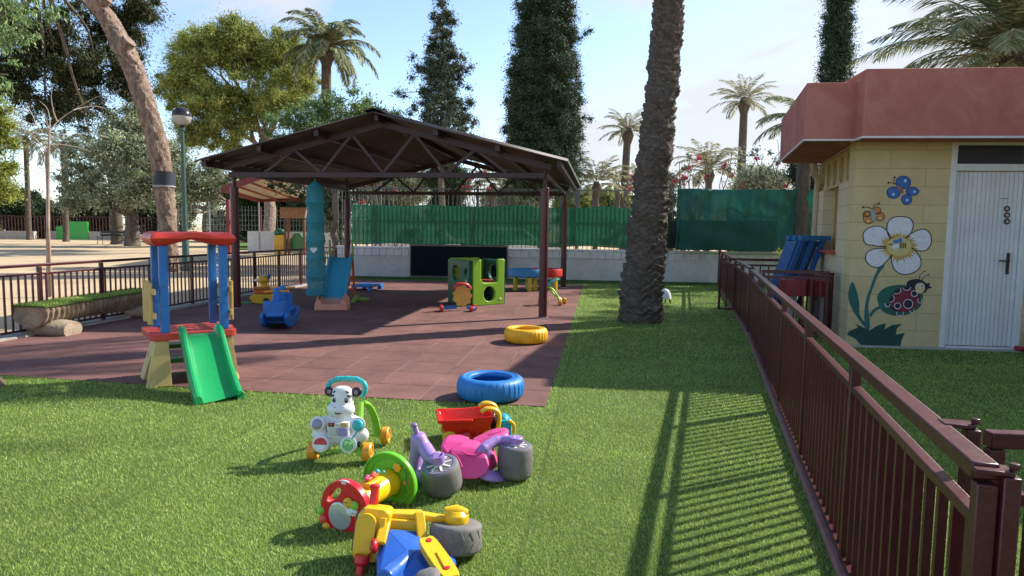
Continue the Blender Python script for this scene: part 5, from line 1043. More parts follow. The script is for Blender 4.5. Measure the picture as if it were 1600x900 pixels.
def zface(x, z, r): # y of shell front (approx ellipsoid union)
    best = .1
    for c, rr in (((0, .035, .372), (.072, .056, .084)), ((0, .034, .410), (.062, .044, .050)), ((-.005, .018, .318), (.088, .062, .056))):
        k_ = 1-((x-c[0])/rr[0])**2-((z-c[2])/rr[2])**2
        if k_ > 0: best = min(best, c[1]-rr[1]*math.sqrt(k_))
    return best
for x, z in ((-.036, .380), (.036, .380)):
    y = zface(x, z, 0); e = MB().ell((x, y+.001, z), (.0135, .005, .0145)).build('eye', BLA, zw); MB().ell((x+.003, y-.0045, z+.005), (.003, .0015, .003)).build('eye_glint', WHI, e)
for sg in (-1, 1):
    for (x0_, z0_, x1_, z1_) in ((.030, .435, .048, .425), (.040, .408, .066, .402)):
        pts = [(sg*(x0_+(x1_-x0_)*t), zface(sg*(x0_+(x1_-x0_)*t), z0_+(z1_-z0_)*t, 0)-.0005, z0_+(z1_-z0_)*t) for t in (0, .33, .66, 1)]; MB().tube(pts, [(.004, .007), (.007, .011), (.007, .011), (.003, .005)], 8).build('black_stripe', BLA, zw)
    y = zface(sg*.026, .342, 0); MB().ell((sg*.026-.002, y+.001, .342), (.007, .003, .004)).build('nostril', mat('nostril_grey', (.32, .32, .34), .5), zw)
pts = [(x, zface(x, z, 0)-.0008, z) for x, z in ((-.024, .312), (-.012, .305), (.002, .305), (.014, .311))]; MB().tube(pts, [(.003, .004), (.004, .009), (.004, .008), (.002, .003)], 8).build('mouth', BLA, zw)
def disc(name, c, r, m, par, nrm=(0, -1, .25), thick=.008, n=28, sc=1.0, a0=0, a1=2*pi, dome=0):
    nv_ = Vector(nrm).normalized(); M_ = T(*c) @ nv_.to_track_quat('Z', 'Y').to_matrix().to_4x4(); mb = MB()
    if a1-a0 > 6.2:
        pr_ = [(.0005, thick+dome)]+[(r*math.sin(t), thick*.5+(thick*.5+dome)*math.cos(t)) for t in (.5, .9, 1.2)]+[(r, thick*.4), (r, 0), (.0005, 0)] if dome else [(.0005, thick), (r*.92, thick), (r, thick*.5), (r, 0), (.0005, 0)]
        mb.lathe(pr_, n, M_)
    else: mb.prism([(r*math.cos(a0+(a1-a0)*i/16), r*math.sin(a0+(a1-a0)*i/16)) for i in range(17)], thick, M_)
    return mb.build(name, m, par, angle=40)
R_ = [((-.132, -.046, .240), .041), ((.119, -.048, .240), .042), ((-.106, -.068, .122), .047), ((.064, -.068, .122), .047)]
for c, r in R_: disc('panel_rim', c, r+.004, WHI, zw, thick=.006)
disc('spinner', (-.132, -.0525, .240), .032, plastic('grey_violet', (.26, .25, .38)), zw, dome=.010); disc('spinner_base', (-.132, -.054, .240), .034, YEL, zw, a0=rad(200), a1=rad(340), thick=.004)
disc('turquoise_knob', (.119, -.054, .240), .034, TEA, zw, dome=.010); MB().beam((.090, -.072, .162), (.142, -.070, .240), .006, .010).build('knob_grip', TEA, zw, bevel=.002)
disc('red_flap', (-.106, -.0745, .122), .039, RED, zw, a0=0, a1=pi, thick=.010); disc('white_flap', (-.106, -.0745, .122), .036, WHI, zw, a0=pi+.06, a1=2*pi-.06, thick=.008)
disc('green_dial', (.064, -.0745, .122), .036, plastic('dial_green', (.16, .45, .12)), zw, thick=.006)
for k_ in range(4): t = pi/4+k_*pi/2; disc('dial_petal', (.064+.0165*math.cos(t), -.081-.003*math.sin(t), .122+.0165*math.sin(t)), .0115, plastic('dial_lime', (.35, .70, .25)), zw, thick=.004, n=14)
# keys panel
mb = MB(); mb.rbox((-.005, -.034, .205), (.135, .03, .095), .012); mb.build('key_panel', WHI, zw, bevel=.006)
kp = [((-.045, .238), (.040, .026), plastic('key_maroon', (.22, .008, .01))), ((-.008, .238), (.024, .024), WHI), ((.032, .238), (.038, .026), plastic('key_gold', (.50, .30, .05))), ((-.038, .193), (.052, .050), plastic('key_silver', (.50, .52, .52), .15)), ((.024, .193), (.062, .050), plastic('key_violet', (.30, .25, .52)))]
for (x, z), (w1_, h1_), m in kp: MB().box((x, -.052, z), (w1_-.003, .008, h1_)).build('key', m, zw, bevel=.003)
# small marks on keys: a music note and a paw
mk = MB(); mk.ell((-.050, -.0575, .162), (.0045, .0015, .0035)); mk.box((-.0462, -.0575, .239), (.0014, .002, .014)); mk.box((-.0435, -.0575, .245), (.006, .002, .003)); mk.build('note_mark', WHI, zw)
mk = MB(); mk.ell((.032, -.0575, .234), (.006, .0015, .0045))
for dx_ in (-.008, -.003, .003, .008): mk.ell((.032+dx_, -.0575, .243-abs(dx_)*.35), (.002, .0015, .003))
mk.build('paw_mark', mat('paw_cream', (.75, .62, .3), .5), zw)
MB().box((-.008, -.0575, .240), (.012, .001, .002)).box((-.008, -.0575, .235), (.010, .001, .002)).build('small_print', mat('ink_grey', (.25, .25, .27), .6), zw)
MB().ell((.118, -.03, .115), (.010, .018, .022)).build('black_patch', BLA, zw)

# --- activity table lying on its side: green disc, yellow drum, red steering wheel disc
g1 = G(612, 798); at_ = thing('activity_table', 'toppled baby activity table: big lime disc, yellow drum and a red round panel with mirror', 'activity toy', (0, 0, 0))
cG = at(608, 753, 3.22); cR = at(541, 797, 2.90); ax = (cR-cG).normalized(); at_.location = (cG.x, cG.y, 0)
rot = ax.to_track_quat('Z', 'Y').to_matrix().to_4x4(); base = T(*(cG-Vector((cG.x, cG.y, 0)))) @ rot; Dl = (cR-cG).length
rg = .152; LG2 = plastic('lime_bright', (.14, .52, .03), .28, dirt=.12)
mb = MB(); mb.lathe([(.001, -.03), (rg*.9, -.03), (rg, -.015), (rg, .0), (rg*.975, .008), (rg*.94, .008), (rg*.92, -.002), (rg*.82, -.004), (rg*.80, .002), (rg*.77, .002), (rg*.75, -.004), (.001, -.002)], 64, base); gd = mb.build('green_disc', LG2, at_, angle=50)
lift = min((base @ Vector((rg*math.cos(t), rg*math.sin(t), -.01))).z for t in np.linspace(0, 6.28, 40)); print('green disc low', lift, 'cR', cR, 'cG', cG)
fx = base @ T(.02, .10, .008)
mb = MB()
for k_ in range(6): t = k_*pi/3; mb.ell((.013*math.cos(t), .013*math.sin(t), .004), (.011, .011, .008))
mb.ell((0, 0, .010), (.008, .008, .006)); o = mb.build('yellow_flower', YEL, at_); o.matrix_basis = Matrix.Identity(4)
o.data.transform(base @ (Matrix.Identity(4))); 
uD = (rot.to_3x3().inverted() @ Vector((0, 0, 1))); uS = (rot.to_3x3().inverted() @ Vector((1, 0, 0)))
def onface(o, sx, sz, h=.0): # move along disc face: sx right, sz up (metres)
    v = uS*sx+uD*sz; v.z = h; o.data.transform(base @ T(*v) @ base.inverted())
onface(o, .058, .085, .006)
mb = MB()
for k_ in range(6): t = k_*pi/3; mb.ell((.012*math.cos(t), .012*math.sin(t), .004), (.010, .010, .008))
o = mb.build('amber_flower', plastic('amber', (.62, .36, .02)), at_); o.data.transform(base); onface(o, .035, -.115, .006)
mb = MB(); mb.tube(smoothpts([(0, .06, 0), (.012, .03, 0), (.006, 0, 0), (-.002, -.03, 0), (.004, -.06, 0)], 5), .003, 6); o = mb.build('bead_track', GRN, at_); o.data.transform(base); onface(o, .10, .02, .008)
o = MB().ell((0, 0, 0), (.007, .012, .007)).build('pink_bead', plastic('pink_bead', (.8, .18, .16)), at_); o.data.transform(base); onface(o, .105, .015, .012)
mb = MB(); mb.lathe([(.001, .0), (.066, .0), (.070, .012), (.066, .03), (.062, .08), (.058, .14), (.050, Dl-.10), (.045, Dl-.03)], 40, base); mb.build('yellow_drum', plastic('drum_yellow', (.80, .52, .01), .28, dirt=.15), at_, angle=50)
mb = MB(); mb.box((0, 0, 0), (.07, .03, .10)); o = mb.build('yellow_ledge', YEL, at_, bevel=.008); v = uD*.055; o.data.transform(base @ T(v.x, v.y, .16) @ uD.to_track_quat('Y', 'Z').to_matrix().to_4x4())
for k_, (m, dx_, dz_, rr_) in enumerate(((TEA, 0, .0, .013), (plastic('coral', (.72, .10, .04)), .0, .03, .012), (PNK, -.01, .07, .010), (PNK, .0, .09, .009), (plastic('coral', (.72, .10, .04)), .01, .05, .011), (TEA, .03, -.01, .008))):
    v = uD*.088+uS*dx_; o = MB().ell((0, 0, 0), rr_).build('bead', m, at_); o.data.transform(base @ T(v.x, v.y, .10+dz_))
v = uD*.082; o = MB().box((0, 0, 0), (.03, .012, .08)).build('coral_bar', plastic('coral', (.72, .10, .04)), at_, bevel=.004); o.data.transform(base @ T(v.x, v.y, .15))
# red panel
rr_ = .138; b2 = base @ T(0, 0, Dl-.02)
def p2(sx, sz): v = uS*sx+uD*sz; return (v.x, v.y)
out_ = [p2(rr_*math.cos(t), rr_*math.sin(t)) for t in np.linspace(0, 2*pi, 56, endpoint=False)]; hole = [p2(-.058+.040*math.cos(t)*1+.014*math.sin(t), .066+.032*math.sin(t)+.020*math.cos(t)) for t in np.linspace(0, 2*pi, 20, endpoint=False)]
mb = MB(); mb.prism(out_, .035, b2, [hole]); mb.build('red_panel', plastic('panel_red', (.62, .012, .03), .22, dirt=.1), at_, bevel=.012, seg=4)
def onred(o, sx, sz, h): v = uS*sx+uD*sz; o.data.transform(b2 @ T(v.x, v.y, h))
mb = MB(); mb.lathe([(.001, .004), (.052, .004), (.058, .002), (.060, 0), (.060, -.01)], 40, Matrix.Diagonal((1.0, 1.08, 1, 1))); o = mb.build('mirror', mat('toy_mirror', (.50, .52, .53), .18, var=.04, metal=.35), at_); o.data.transform(rot.inverted() @ Matrix.Identity(4) @ rot); onred(o, -.026, -.026, .037)
for (sx, sz, r3, m) in ((.030, .048, .024, YEL), (.066, .040, .022, LIM), (.060, .012, .022, WHI), (.040, .008, .018, WHI)):
    o = MB().ell((0, 0, 0), (r3, r3, .014)).build('face_button', m, at_); onred(o, sx, sz, .042)
for (sx, sz) in ((.024, .053), (.034, .055), (.064, .012)): o = MB().ell((0, 0, 0), (.0028, .0028, .002)).build('button_eye', BLA, at_); onred(o, sx, sz, .0565)
cols = [LIM, plastic('coral', (.72, .10, .04)), YEL, LIM, plastic('coral', (.72, .10, .04)), plastic('magenta', (.50, .02, .10)), YEL, LIM]
for k_, m in enumerate(cols): t = rad(188+16*k_); o = MB().ell((0, 0, 0), (.023, .023, .023)).build('rim_bead', m, at_); onred(o, (rr_+.004)*math.cos(t), (rr_+.004)*math.sin(t), .026)
o = MB().ell((0, 0, 0), (.030, .012, .008)).build('rim_patch', WHI, at_); onred(o, .0, rr_-.008, .028)

# --- yellow and blue ride-on trike lying on its side, cut by the bottom edge
yt = thing('ride_on_trike', 'yellow and blue ride-on trike with red grips toppled on its side', 'ride-on toy', (-.45, 2.65, 0)); O_ = Vector((-.45, 2.65, 0)); yp = lambda px, py, Y: at(px, py, Y-.085)-O_
YY = plastic('trike_yellow', (.78, .46, .008), .33, dirt=.2); BB = plastic('trike_blue', (.022, .11, .46), .30, dirt=.2); RR = plastic('trike_red', (.55, .012, .02), .35)
# head shield
def hexa(mb, a, b, c, d, thick):   # quad slab
    a, b, c, d = map(Vector, (a, b, c, d)); n_ = (b-a).cross(d-a).normalized()*thick; mb.add([a, b, c, d, a+n_, b+n_, c+n_, d+n_], [(0, 1, 2, 3), (7, 6, 5, 4), (0, 4, 5, 1), (1, 5, 6, 2), (2, 6, 7, 3), (3, 7, 4, 0)])
h0, h1 = yp(592, 800, 2.80), yp(572, 868, 2.62)
Mh = T(*((h0+h1)/2)) @ RY(6) @ RX(-14)
mb = MB(); mb.prism([(-.068, -.085), (-.05, -.105), (.035, -.105), (.055, -.06), (.066, .03), (.066, .085), (.05, .10), (-.045, .10), (-.066, .07)], .12, Mh @ Matrix(((1, 0, 0, 0), (0, 0, 1, -.03), (0, 1, 0, 0), (0, 0, 0, 1)))); mb.build('head_shield', YY, yt, bevel=.014, seg=3)
rt_ = [(.040*math.cos(t), (.042 if math.sin(t) > 0 else -.042)+.040*math.sin(t)) for t in np.linspace(0, 2*pi, 28, endpoint=False)]
mb = MB(); mb.prism(rt_, .034, Mh @ Matrix(((1, 0, 0, -.024), (0, 0, -1, -.02), (0, 1, 0, .0), (0, 0, 0, 1)))); mb.build('headlamp_bulge', YY, yt, bevel=.012, seg=4)
mb = MB(); mb.rbox((.040, -.032, .045), (.026, .03, .05), .01); mb.rbox((.036, -.032, -.05), (.03, .03, .03), .01); mb.v = [tuple(Mh @ Vector(v)) for v in mb.v]; mb.build('shield_ribs', YY, yt, bevel=.006)
mb = MB(); mb.prism([(-.066, -.07), (-.05, -.10), (-.045, .09), (-.066, .07)], .10, Mh @ Matrix(((1, 0, 0, -.008), (0, 0, 1, -.02), (0, 1, 0, 0), (0, 0, 0, 1)))); mb.build('black_back_plate', BLA, yt, bevel=.004)
g0, g1_ = yp(583, 796, 2.80), yp(586, 760, 2.82)
mb = MB(); mb.lathe([(.028, -.004), (.030, .006), (.024, .014), (.0185, .02), (.0175, .085), (.021, .09), (.022, .098), (.016, .103), (.001, .104)], 22, T(*g0) @ (g1_-g0).to_track_quat('Z', 'Y').to_matrix().to_4x4()); mb.build('grip', RR, yt)
g2 = yp(565, 876, 2.62); g3 = g2+Vector((-.01, -.03, -.10))
mb = MB(); mb.lathe([(.030, -.02), (.030, .006), (.024, .014), (.0185, .02), (.0175, .12), (.021, .125), (.001, .13)], 22, T(*g2) @ (g3-g2).to_track_quat('Z', 'Y').to_matrix().to_4x4()); mb.build('grip', RR, yt)
for px_, py_, Y_ in ((585, 853, 2.62),): MB().ell(yp(px_, py_, Y_), (.018, .03, .028)).build('red_joint', RR, yt)
# fork frame
mb = MB(); up_, lo_ = yp(598, 802, 2.76), yp(692, 810, 2.80)
mb.beam(yp(596, 803, 2.77), yp(660, 804, 2.80), .05, .026); mb.beam(yp(655, 805, 2.80), yp(712, 814, 2.80), .040, .026); mb.beam(yp(604, 818, 2.74), yp(656, 821, 2.77), .016, .042); mb.beam(yp(655, 800, 2.78), yp(660, 846, 2.72), .04, .022); mb.beam(yp(606, 800, 2.75), yp(594, 850, 2.62), .04, .022); mb.build('fork_frame', YY, yt, bevel=.005)
cW = at(712, 852, 2.69)-O_; cW.z = max(cW.z, .0); wy = Vector((cW.x, cW.y, 0)); print('yellow trike wheel', cW)
wt_ = .118; wb_ = .004; wax = Vector((.03, .20, 1)).normalized(); rw_ = .108
WM = T(wy.x, wy.y, (wt_+wb_)/2+.018) @ wax.to_track_quat('Z', 'Y').to_matrix().to_4x4(); hw2 = (wt_-wb_)/2
mb = MB(); mb.lathe([(.001, -hw2), (rw_*.88, -hw2), (rw_*.97, -hw2*.88), (rw_, -hw2*.7), (rw_, hw2*.7), (rw_*.97, hw2*.88), (rw_*.88, hw2), (rw_*.5, hw2*.98), (.001, hw2*.9)], 48, WM); wh = mb.build('front_wheel', GRY, yt, angle=50)
mb = MB()
for k_ in range(16):
    t = 2*pi*k_/16
    for sgn in (-1, 1):
        a = WM @ Vector((rw_*1.003*math.cos(t), rw_*1.003*math.sin(t), sgn*hw2*.72)); b = WM @ Vector((rw_*1.003*math.cos(t+.16), rw_*1.003*math.sin(t+.16), sgn*hw2*.12)); mb.tube([a, (a+b)/2, b], .0026, 5)
mb.build('tread_ribs', GRY, wh)
MB().lathe([(.046, hw2*.9), (.052, hw2+.01), (.050, hw2+.03), (.036, hw2+.046), (.001, hw2+.05)], 24, WM).build('hub_cap', YY, yt)
mb = MB(); hc = WM @ Vector((0, 0, hw2+.038)); mb.tube([hc+Vector((-.05, 0, 0)), hc, hc+Vector((.045, .0, -.006))], [(.024, .020), (.034, .03), (.02, .02)], 14); mb.build('fork_end', YY, yt)
MB().lathe([(.05, -hw2-.012), (.05, -hw2+.004)], 20, WM).build('lower_fork_end', YY, yt)
mb = MB(); mb.beam(WM @ Vector((-.02, -.02, -hw2-.004)), yp(590, 880, 2.6)+Vector((0, 0, -.01)), .04, .02); mb.build('lower_fork', YY, yt, bevel=.005)
# blue body shell (lying seat and engine block)
mb = MB()
hp_ = [yp(*p) for p in ((606, 826, 2.70), (650, 829, 2.76), (664, 842, 2.74), (702, 866, 2.66), (704, 884, 2.58), (690, 915, 2.46), (640, 868, 2.63), (588, 868, 2.60), (590, 900, 2.49), (612, 935, 2.40))]
hp_ += [Vector((p.x, p.y, .01)) for p in (hp_[7], hp_[8], hp_[9], hp_[5])]+[Vector((p.x, p.y+.02, max(.02, p.z-.12))) for p in (hp_[0], hp_[1], hp_[3])]
mb.hull(hp_); mb.build('blue_body', BB, yt, bevel=.024, seg=4, angle=8)
mb = MB(); mb.tube(smoothpts([yp(640, 868, 2.60), yp(618, 890, 2.52), yp(600, 905, 2.44)], 4), [.026, .028, .030, .032, .034, .036, .036, .036, .036], 18); mb.ell(yp(640, 868, 2.60), (.028, .026, .024)); mb.build('blue_exhaust', BB, yt, remesh=.005)
mb = MB(); mb.tube(smoothpts([yp(668, 846, 2.72), yp(688, 850, 2.72), yp(700, 868, 2.67), yp(702, 882, 2.62)], 4), [(.012, .03)]*13, 12); mb.build('blue_fender', BB, yt)
mb = MB()
for q_ in ((688, 846), (696, 853), (701, 863)): a = yp(q_[0], q_[1], 2.70); mb.beam(a+Vector((-.014, -.012, .012)), a+Vector((.018, .006, .010)), .003, .003)
mb.build('white_trim', WHI, yt)
# yellow footplate
fa, fb = yp(672, 857, 2.60), yp(700, 898, 2.46); fd = (fb-fa); M_ = T(*((fa+fb)/2)) @ fd.to_track_quat('Y', 'Z').to_matrix().to_4x4()
Lf_ = fd.length/2+.02; mb = MB(); mb.prism([(p.x, p.y) for p in smoothpts([Vector((-.030, -Lf_, 0)), Vector((0, -Lf_-.02, 0)), Vector((.036, -Lf_, 0)), Vector((.036, Lf_, 0)), Vector((0, Lf_+.02, 0)), Vector((-.030, Lf_, 0))], 5, True)], .03, M_, z0=-.005); fp_ = mb.build('footplate', YY, yt, bevel=.004)
MB().lathe([(.011, .024), (.011, .029), (.001, .031)], 16, M_ @ T(0, -Lf_+.004, 0)).build('red_pin', RR, fp_); MB().lathe([(.013, .024), (.013, .029), (.001, .031)], 16, M_ @ T(.004, Lf_-.03, 0)).build('red_pin', RR, fp_)
mb = MB(); mb.beam(M_ @ Vector((-.004, -.02, .028)), M_ @ Vector((.004, Lf_-.03, .028)), .022, .008); mb.build('footplate_rib', YY, fp_, bevel=.003)
c_ = yp(672, 985, 2.38); MB().lathe([(.001, -.04), (.06, -.04), (.07, -.02), (.07, .02), (.06, .04), (.001, .04)], 30, T(c_.x, c_.y, max(.07, c_.z)) @ RY(70)).build('rear_wheel', GRY, yt)

# --- pink and purple ride-on trike lying on its side
pt = thing('ride_on_trike', 'pink and purple ride-on trike with worn grey barrel wheels lying on its side', 'ride-on toy', (-.25, 3.55, 0)); O2 = Vector((-.25, 3.55, 0)); qp = lambda px, py, Y: at(px, py, Y)-O2
def barrel(c, axis, r, hw, name='wheel'):
    M_ = T(*c) @ Vector(axis).to_track_quat('Z', 'Y').to_matrix().to_4x4(); mb = MB(); mb.lathe([(.001, -hw), (r*.82, -hw), (r*.92, -hw*.93), (r*.98, -hw*.72), (r, -hw*.3), (r, hw*.4), (r*.98, hw*.75), (r*.94, hw*.90), (r*.86, hw*.97)], 48, M_); o = mb.build(name, GRY, pt, angle=50)
    MB().lathe([(r*.87, hw*.90), (r*.84, hw), (r*.72, hw*1.0), (r*.70, hw*.94)], 48, M_).build('violet_rim', plastic('dull_violet', (.20, .18, .27)), o)
    mb = MB(); mb.lathe([(r*.71, hw*.93), (r*.66, hw*.97), (r*.60, hw*.86), (r*.25, hw*.86), (r*.2, hw*1.0), (.001, hw*1.0)], 40, M_)
    for k_ in range(8): t = 2*pi*k_/8; mb.beam(M_ @ Vector((r*.2*math.cos(t), r*.2*math.sin(t), hw*.92)), M_ @ Vector((r*.66*math.cos(t), r*.66*math.sin(t), hw*.92)), .012, .012)
    mb.build('hub', WHI, o); MB().lathe([(.030, hw*.9), (.026, hw+.01), (.024, hw+.03), (.001, hw+.03)], 20, M_).build('axle_cap', WHI, o); return M_
c1 = at(690, 741, 3.32)-O2; c1.z = .100; M1 = barrel(c1, (-.16, -.28, 1), .100, .074)
c2 = at(805, 717, 3.555)-O2; c2.z = .106; M2 = barrel(c2, (.02, .0, 1), .096, .088)
# front fork: big purple shell from handle to front wheel
mb = MB(); tp = M1 @ Vector((0, 0, .096))
hA = qp(654, 682, 3.45); hB = qp(668, 712, 3.40)
mb.tube(smoothpts([hA, qp(664, 700, 3.43), qp(676, 718, 3.36), tp+Vector((.0, .0, .012))], 6), [(.036, .040)]*6+[(.040, .042)]*6+[(.034, .034)]*7, 16)
mb.tube(smoothpts([hA+Vector((-.005, .02, -.02)), qp(650, 720, 3.50), qp(653, 742, 3.50), M1 @ Vector((-.05, .04, -.06))], 6), [(.036, .062)]*19, 14)
mb.ell(hA+Vector((0, .01, -.02)), (.045, .05, .045)); fk = mb.build('fork_shell', PUR, pt, remesh=.006, smoothit=6)
M_ = T(*tp) @ Vector((-.2, -.1, 1)).to_track_quat('Z', 'Y').to_matrix().to_4x4(); MB().lathe([(.030, -.018), (.036, .004), (.036, .024), (.029, .026), (.026, .010), (.001, .008)], 24, M_).build('fork_cup', PUR, pt)
M_ = M1 @ T(.035, .01, -.09); MB().lathe([(.024, -.006), (.026, .02)], 16, M_).build('lower_fork_end', PUR, pt)
gt, gb = qp(647, 664, 3.45), qp(653, 682, 3.45); mb = MB(); k_ = 12; mb.tube([gb.lerp(gt, i/k_) for i in range(k_+1)], [.014 if i % 2 else .0165 for i in range(k_+1)], 14); mb.ell(gt, (.019, .019, .012)); mb.build('grip', plastic('grip_purple', (.22, .13, .30)), pt)
# pink body
def two(l, dy, dz=0): return [qp(*p) for p in l]+[qp(*p)+Vector((0, dy, dz)) for p in l]
mb = MB(); mb.hull(two([(703, 706, 3.48), (722, 696, 3.52), (745, 700, 3.50), (760, 714, 3.46), (765, 728, 3.44), (760, 742, 3.42), (744, 749, 3.40), (724, 749, 3.40), (712, 737, 3.42)], .13, .0)); mb.build('pink_tank', PNK, pt, bevel=.022, seg=4, angle=12)
mb = MB(); mb.hull(two([(688, 696, 3.55), (698, 688, 3.58), (716, 687, 3.60), (733, 692, 3.58), (724, 702, 3.54), (700, 712, 3.50), (690, 708, 3.52)], .10, .0)); mb.build('pink_cowl', PNK, pt, bevel=.02, seg=4, angle=12)
mb = MB(); mb.hull(two([(735, 694, 3.60), (770, 678, 3.66), (790, 676, 3.68), (797, 682, 3.68), (775, 700, 3.62), (755, 704, 3.58)], .11, .0)); mb.hull(two([(758, 700, 3.56), (772, 708, 3.60), (778, 730, 3.60), (764, 742, 3.52), (752, 735, 3.5)], .09)); mb.build('pink_seat', PNK, pt, bevel=.016, seg=3, angle=12)
mb = MB(); mb.tube(smoothpts([qp(722, 705, 3.475), qp(731, 710, 3.465), (qp(744, 711, 3.465)), qp(752, 706, 3.475)], 4), .005, 8); mb.tube(smoothpts([qp(706, 708, 3.47), qp(716, 716, 3.44), qp(722, 730, 3.41)], 4), .004, 8); mb.build('moulded_lip', PNK, pt)
mb = MB()
for i in range(5): a = qp(764+i*4.2, 685-i*1.2, 3.585); mb.beam(a+Vector((-.004, 0, .016)), a+Vector((.006, 0, .024)), .010, .004)
mb.build('seat_rib', plastic('deep_pink', (.40, .02, .12)), pt)
# rear fork arms: upper and lower
mb = MB(); t2 = M2 @ Vector((0, 0, .112)); mb.tube(smoothpts([qp(748, 712, 3.52), qp(757, 700, 3.52), qp(778, 688, 3.57), t2], 6), [(.030, .040)]*7+[(.030, .032)]*6+[(.024, .024)]*6, 14); mb.ell(qp(757, 708, 3.52), (.04, .03, .045)); mb.build('rear_arm', PUR, pt, remesh=.006, smoothit=5)
MB().lathe([(.034, .094), (.038, .100), (.038, .124), (.034, .128), (.001, .128)], 24, M2).build('rear_cup', PUR, pt)
mb = MB()
for dx_ in (-.02, .02): mb.ell(M2 @ Vector((dx_, -.034, .112)), (.005, .008, .005))
mb.build('screw_hole', BLA, pt)
b2_ = M2 @ Vector((0.02, -.02, -.094)); mb = MB(); mb.tube(smoothpts([qp(752, 735, 3.50), qp(764, 744, 3.46)+Vector((0, 0, 0)), b2_+Vector((-.06, 0, .0)), b2_+Vector((.02, 0, 0))], 6), [(.018, .045)]*19, 12)
lowz = min(v[2] for v in mb.v); mb.v = [(a, b, max(c, .004)) for a, b, c in mb.v]; mb.build('lower_arm', PUR, pt, remesh=.006, smoothit=4)

# --- red dumper wagon lying behind the pink trike
dg = G(715, 700); dt_ = thing('toy_dumper', 'toy dump truck with bright red tub, yellow arms and turquoise cab, behind the pink trike', 'toy truck', (at(729, 690, 4.15).x, 4.22, 0), rad(9)); O3 = Vector(dt_.location)
def tubshape(mb, z0, z1, x0, x1, y0, y1, tx, ty, th=.008, lift=.05):
    o = []; NXs = 10
    top = []; bot = []
    def ringp(xa, xb, ya, yb, zf): 
        return [(xa, ya, zf(xa)), (xb, ya, zf(xb)), (xb, yb, zf(xb)), (xa, yb, zf(xa))]
    zf = lambda x: z1+lift*max(0, (x-x0)/(x1-x0)-.45)**1.3
    R1 = ringp(x0, x1, y0, y1, zf); R2 = ringp(x0+th, x1-th, y0+th, y1-th, zf); R3 = [(x0+tx, y0+ty, z0), (x1-tx*.6, y0+ty, z0), (x1-tx*.6, y1-ty, z0), (x0+tx, y1-ty, z0)]; R4 = [(a+(th if i in (0, 3) else -th), b+(th if i < 2 else -th), z0+th) for i, (a, b, c) in enumerate(R3)]
    vs = R3+R1+R2+R4; fs = [(0, 1, 2, 3)]
    for a in (0, 4, 8):
        for j in range(4): fs.append((a+j, a+(j+1) % 4, a+4+(j+1) % 4, a+4+j))
    fs.append((12, 13, 14, 15)); mb.add(vs, fs)
mb = MB(); tubshape(mb, .035, .165, -.185, .155, -.13, .13, .07, .045); mb.build('red_tub', plastic('hot_red_plastic', (.72, .018, .010), .25, dirt=.08), dt_, bevel=.006, seg=3)
mb = MB(); mb.beam((-.188, -.135, .162), (.02, -.135, .162), .012, .022); mb.beam((-.188, .135, .162), (.02, .135, .162), .012, .022); mb.beam((-.19, -.135, .162), (-.19, .135, .162), .012, .022); mb.build('tub_rim', plastic('hot_red_plastic', (.72, .018, .010)), dt_, bevel=.004)
mb = MB(); mb.ell((-.02, -.12, .06), (.035, .02, .03)); mb.build('red_knuckle', RED, dt_)
MB().rbox((.0, 0, .035), (.30, .16, .04), .02).build('chassis', ORA, dt_, bevel=.008)
for x, y in ((-.12, -.11), (-.12, .11), (.13, -.11), (.13, .11)): wheel(dt_, (x, y, .048), .046, .035, YEL, axis='y')
for y in (-.075, .06): mb = MB(); mb.tube(smoothpts([(.08, y, .200), (.12, y, .222), (.18, y, .205), (.195, y, .15), (.18, y, .06)], 5), [(.016, .022)]*21, 10); mb.build('yellow_arm', YEL, dt_)
mb = MB(); mb.ell((.165, -.01, .12), (.022, .05, .065)); mb.build('black_panel', BLA, dt_)
mb = MB(); mb.rbox((.235, 0, .08), (.09, .15, .12), .03); mb.ell((.235, 0, .135), (.035, .06, .03)); mb.build('turquoise_cab', plastic('cab_turquoise', (.02, .35, .48)), dt_, bevel=.015, seg=3)
MB().tube(smoothpts([(.255, -.07, .14), (.29, -.07, .11), (.29, -.07, .06)], 5), .012, 10).build('yellow_bumper', YEL, dt_)

# --- blue rocker (whale-like seesaw) near the left shelter post
bk = G(440, 515); rk = thing('rocker', 'bright blue plastic rocking seesaw with yellow handlebars near the left shelter post', 'rocker', (bk.x-.10, bk.y+.28, 0), rad(9))
# rocker runs along local y; near end faces the camera
mb = MB(); side = [( -.55, .20), (-.50, .10), (-.35, .035), (0, .0), (.35, .035), (.50, .10), (.58, .20), (.50, .22), (.30, .15), (0, .12), (-.30, .15), (-.48, .25)]
for x in (-.17, .13): mb.prism(side, .04, Matrix(((0, 0, 1, x), (1, 0, 0, 0), (0, 1, 0, 0), (0, 0, 0, 1))))
mb.build('rocker_rail', BLU, rk, bevel=.014, seg=3)
mb = MB(); mb.prism([(-.50, .20), (-.30, .11), (0, .08), (.3, .11), (.52, .18), (.48, .26), (.25, .24), (0, .20), (-.25, .22), (-.45, .28)], .24, Matrix(((0, 0, 1, -.12), (1, 0, 0, 0), (0, 1, 0, 0), (0, 0, 0, 1)))); mb.prism([(-.17, .0), (.17, 0), (.11, .16), (-.11, .16)], .25, Matrix(((1, 0, 0, 0), (0, 0, 1, -.30), (0, 1, 0, .08), (0, 0, 0, 1)))); mb.build('rocker_body', BLU, rk, bevel=.03, seg=4)
mb = MB(); mb.rbox((0, -.40, .30), (.30, .14, .17), .06); mb.build('front_seat', BLU, rk, bevel=.045, seg=5)
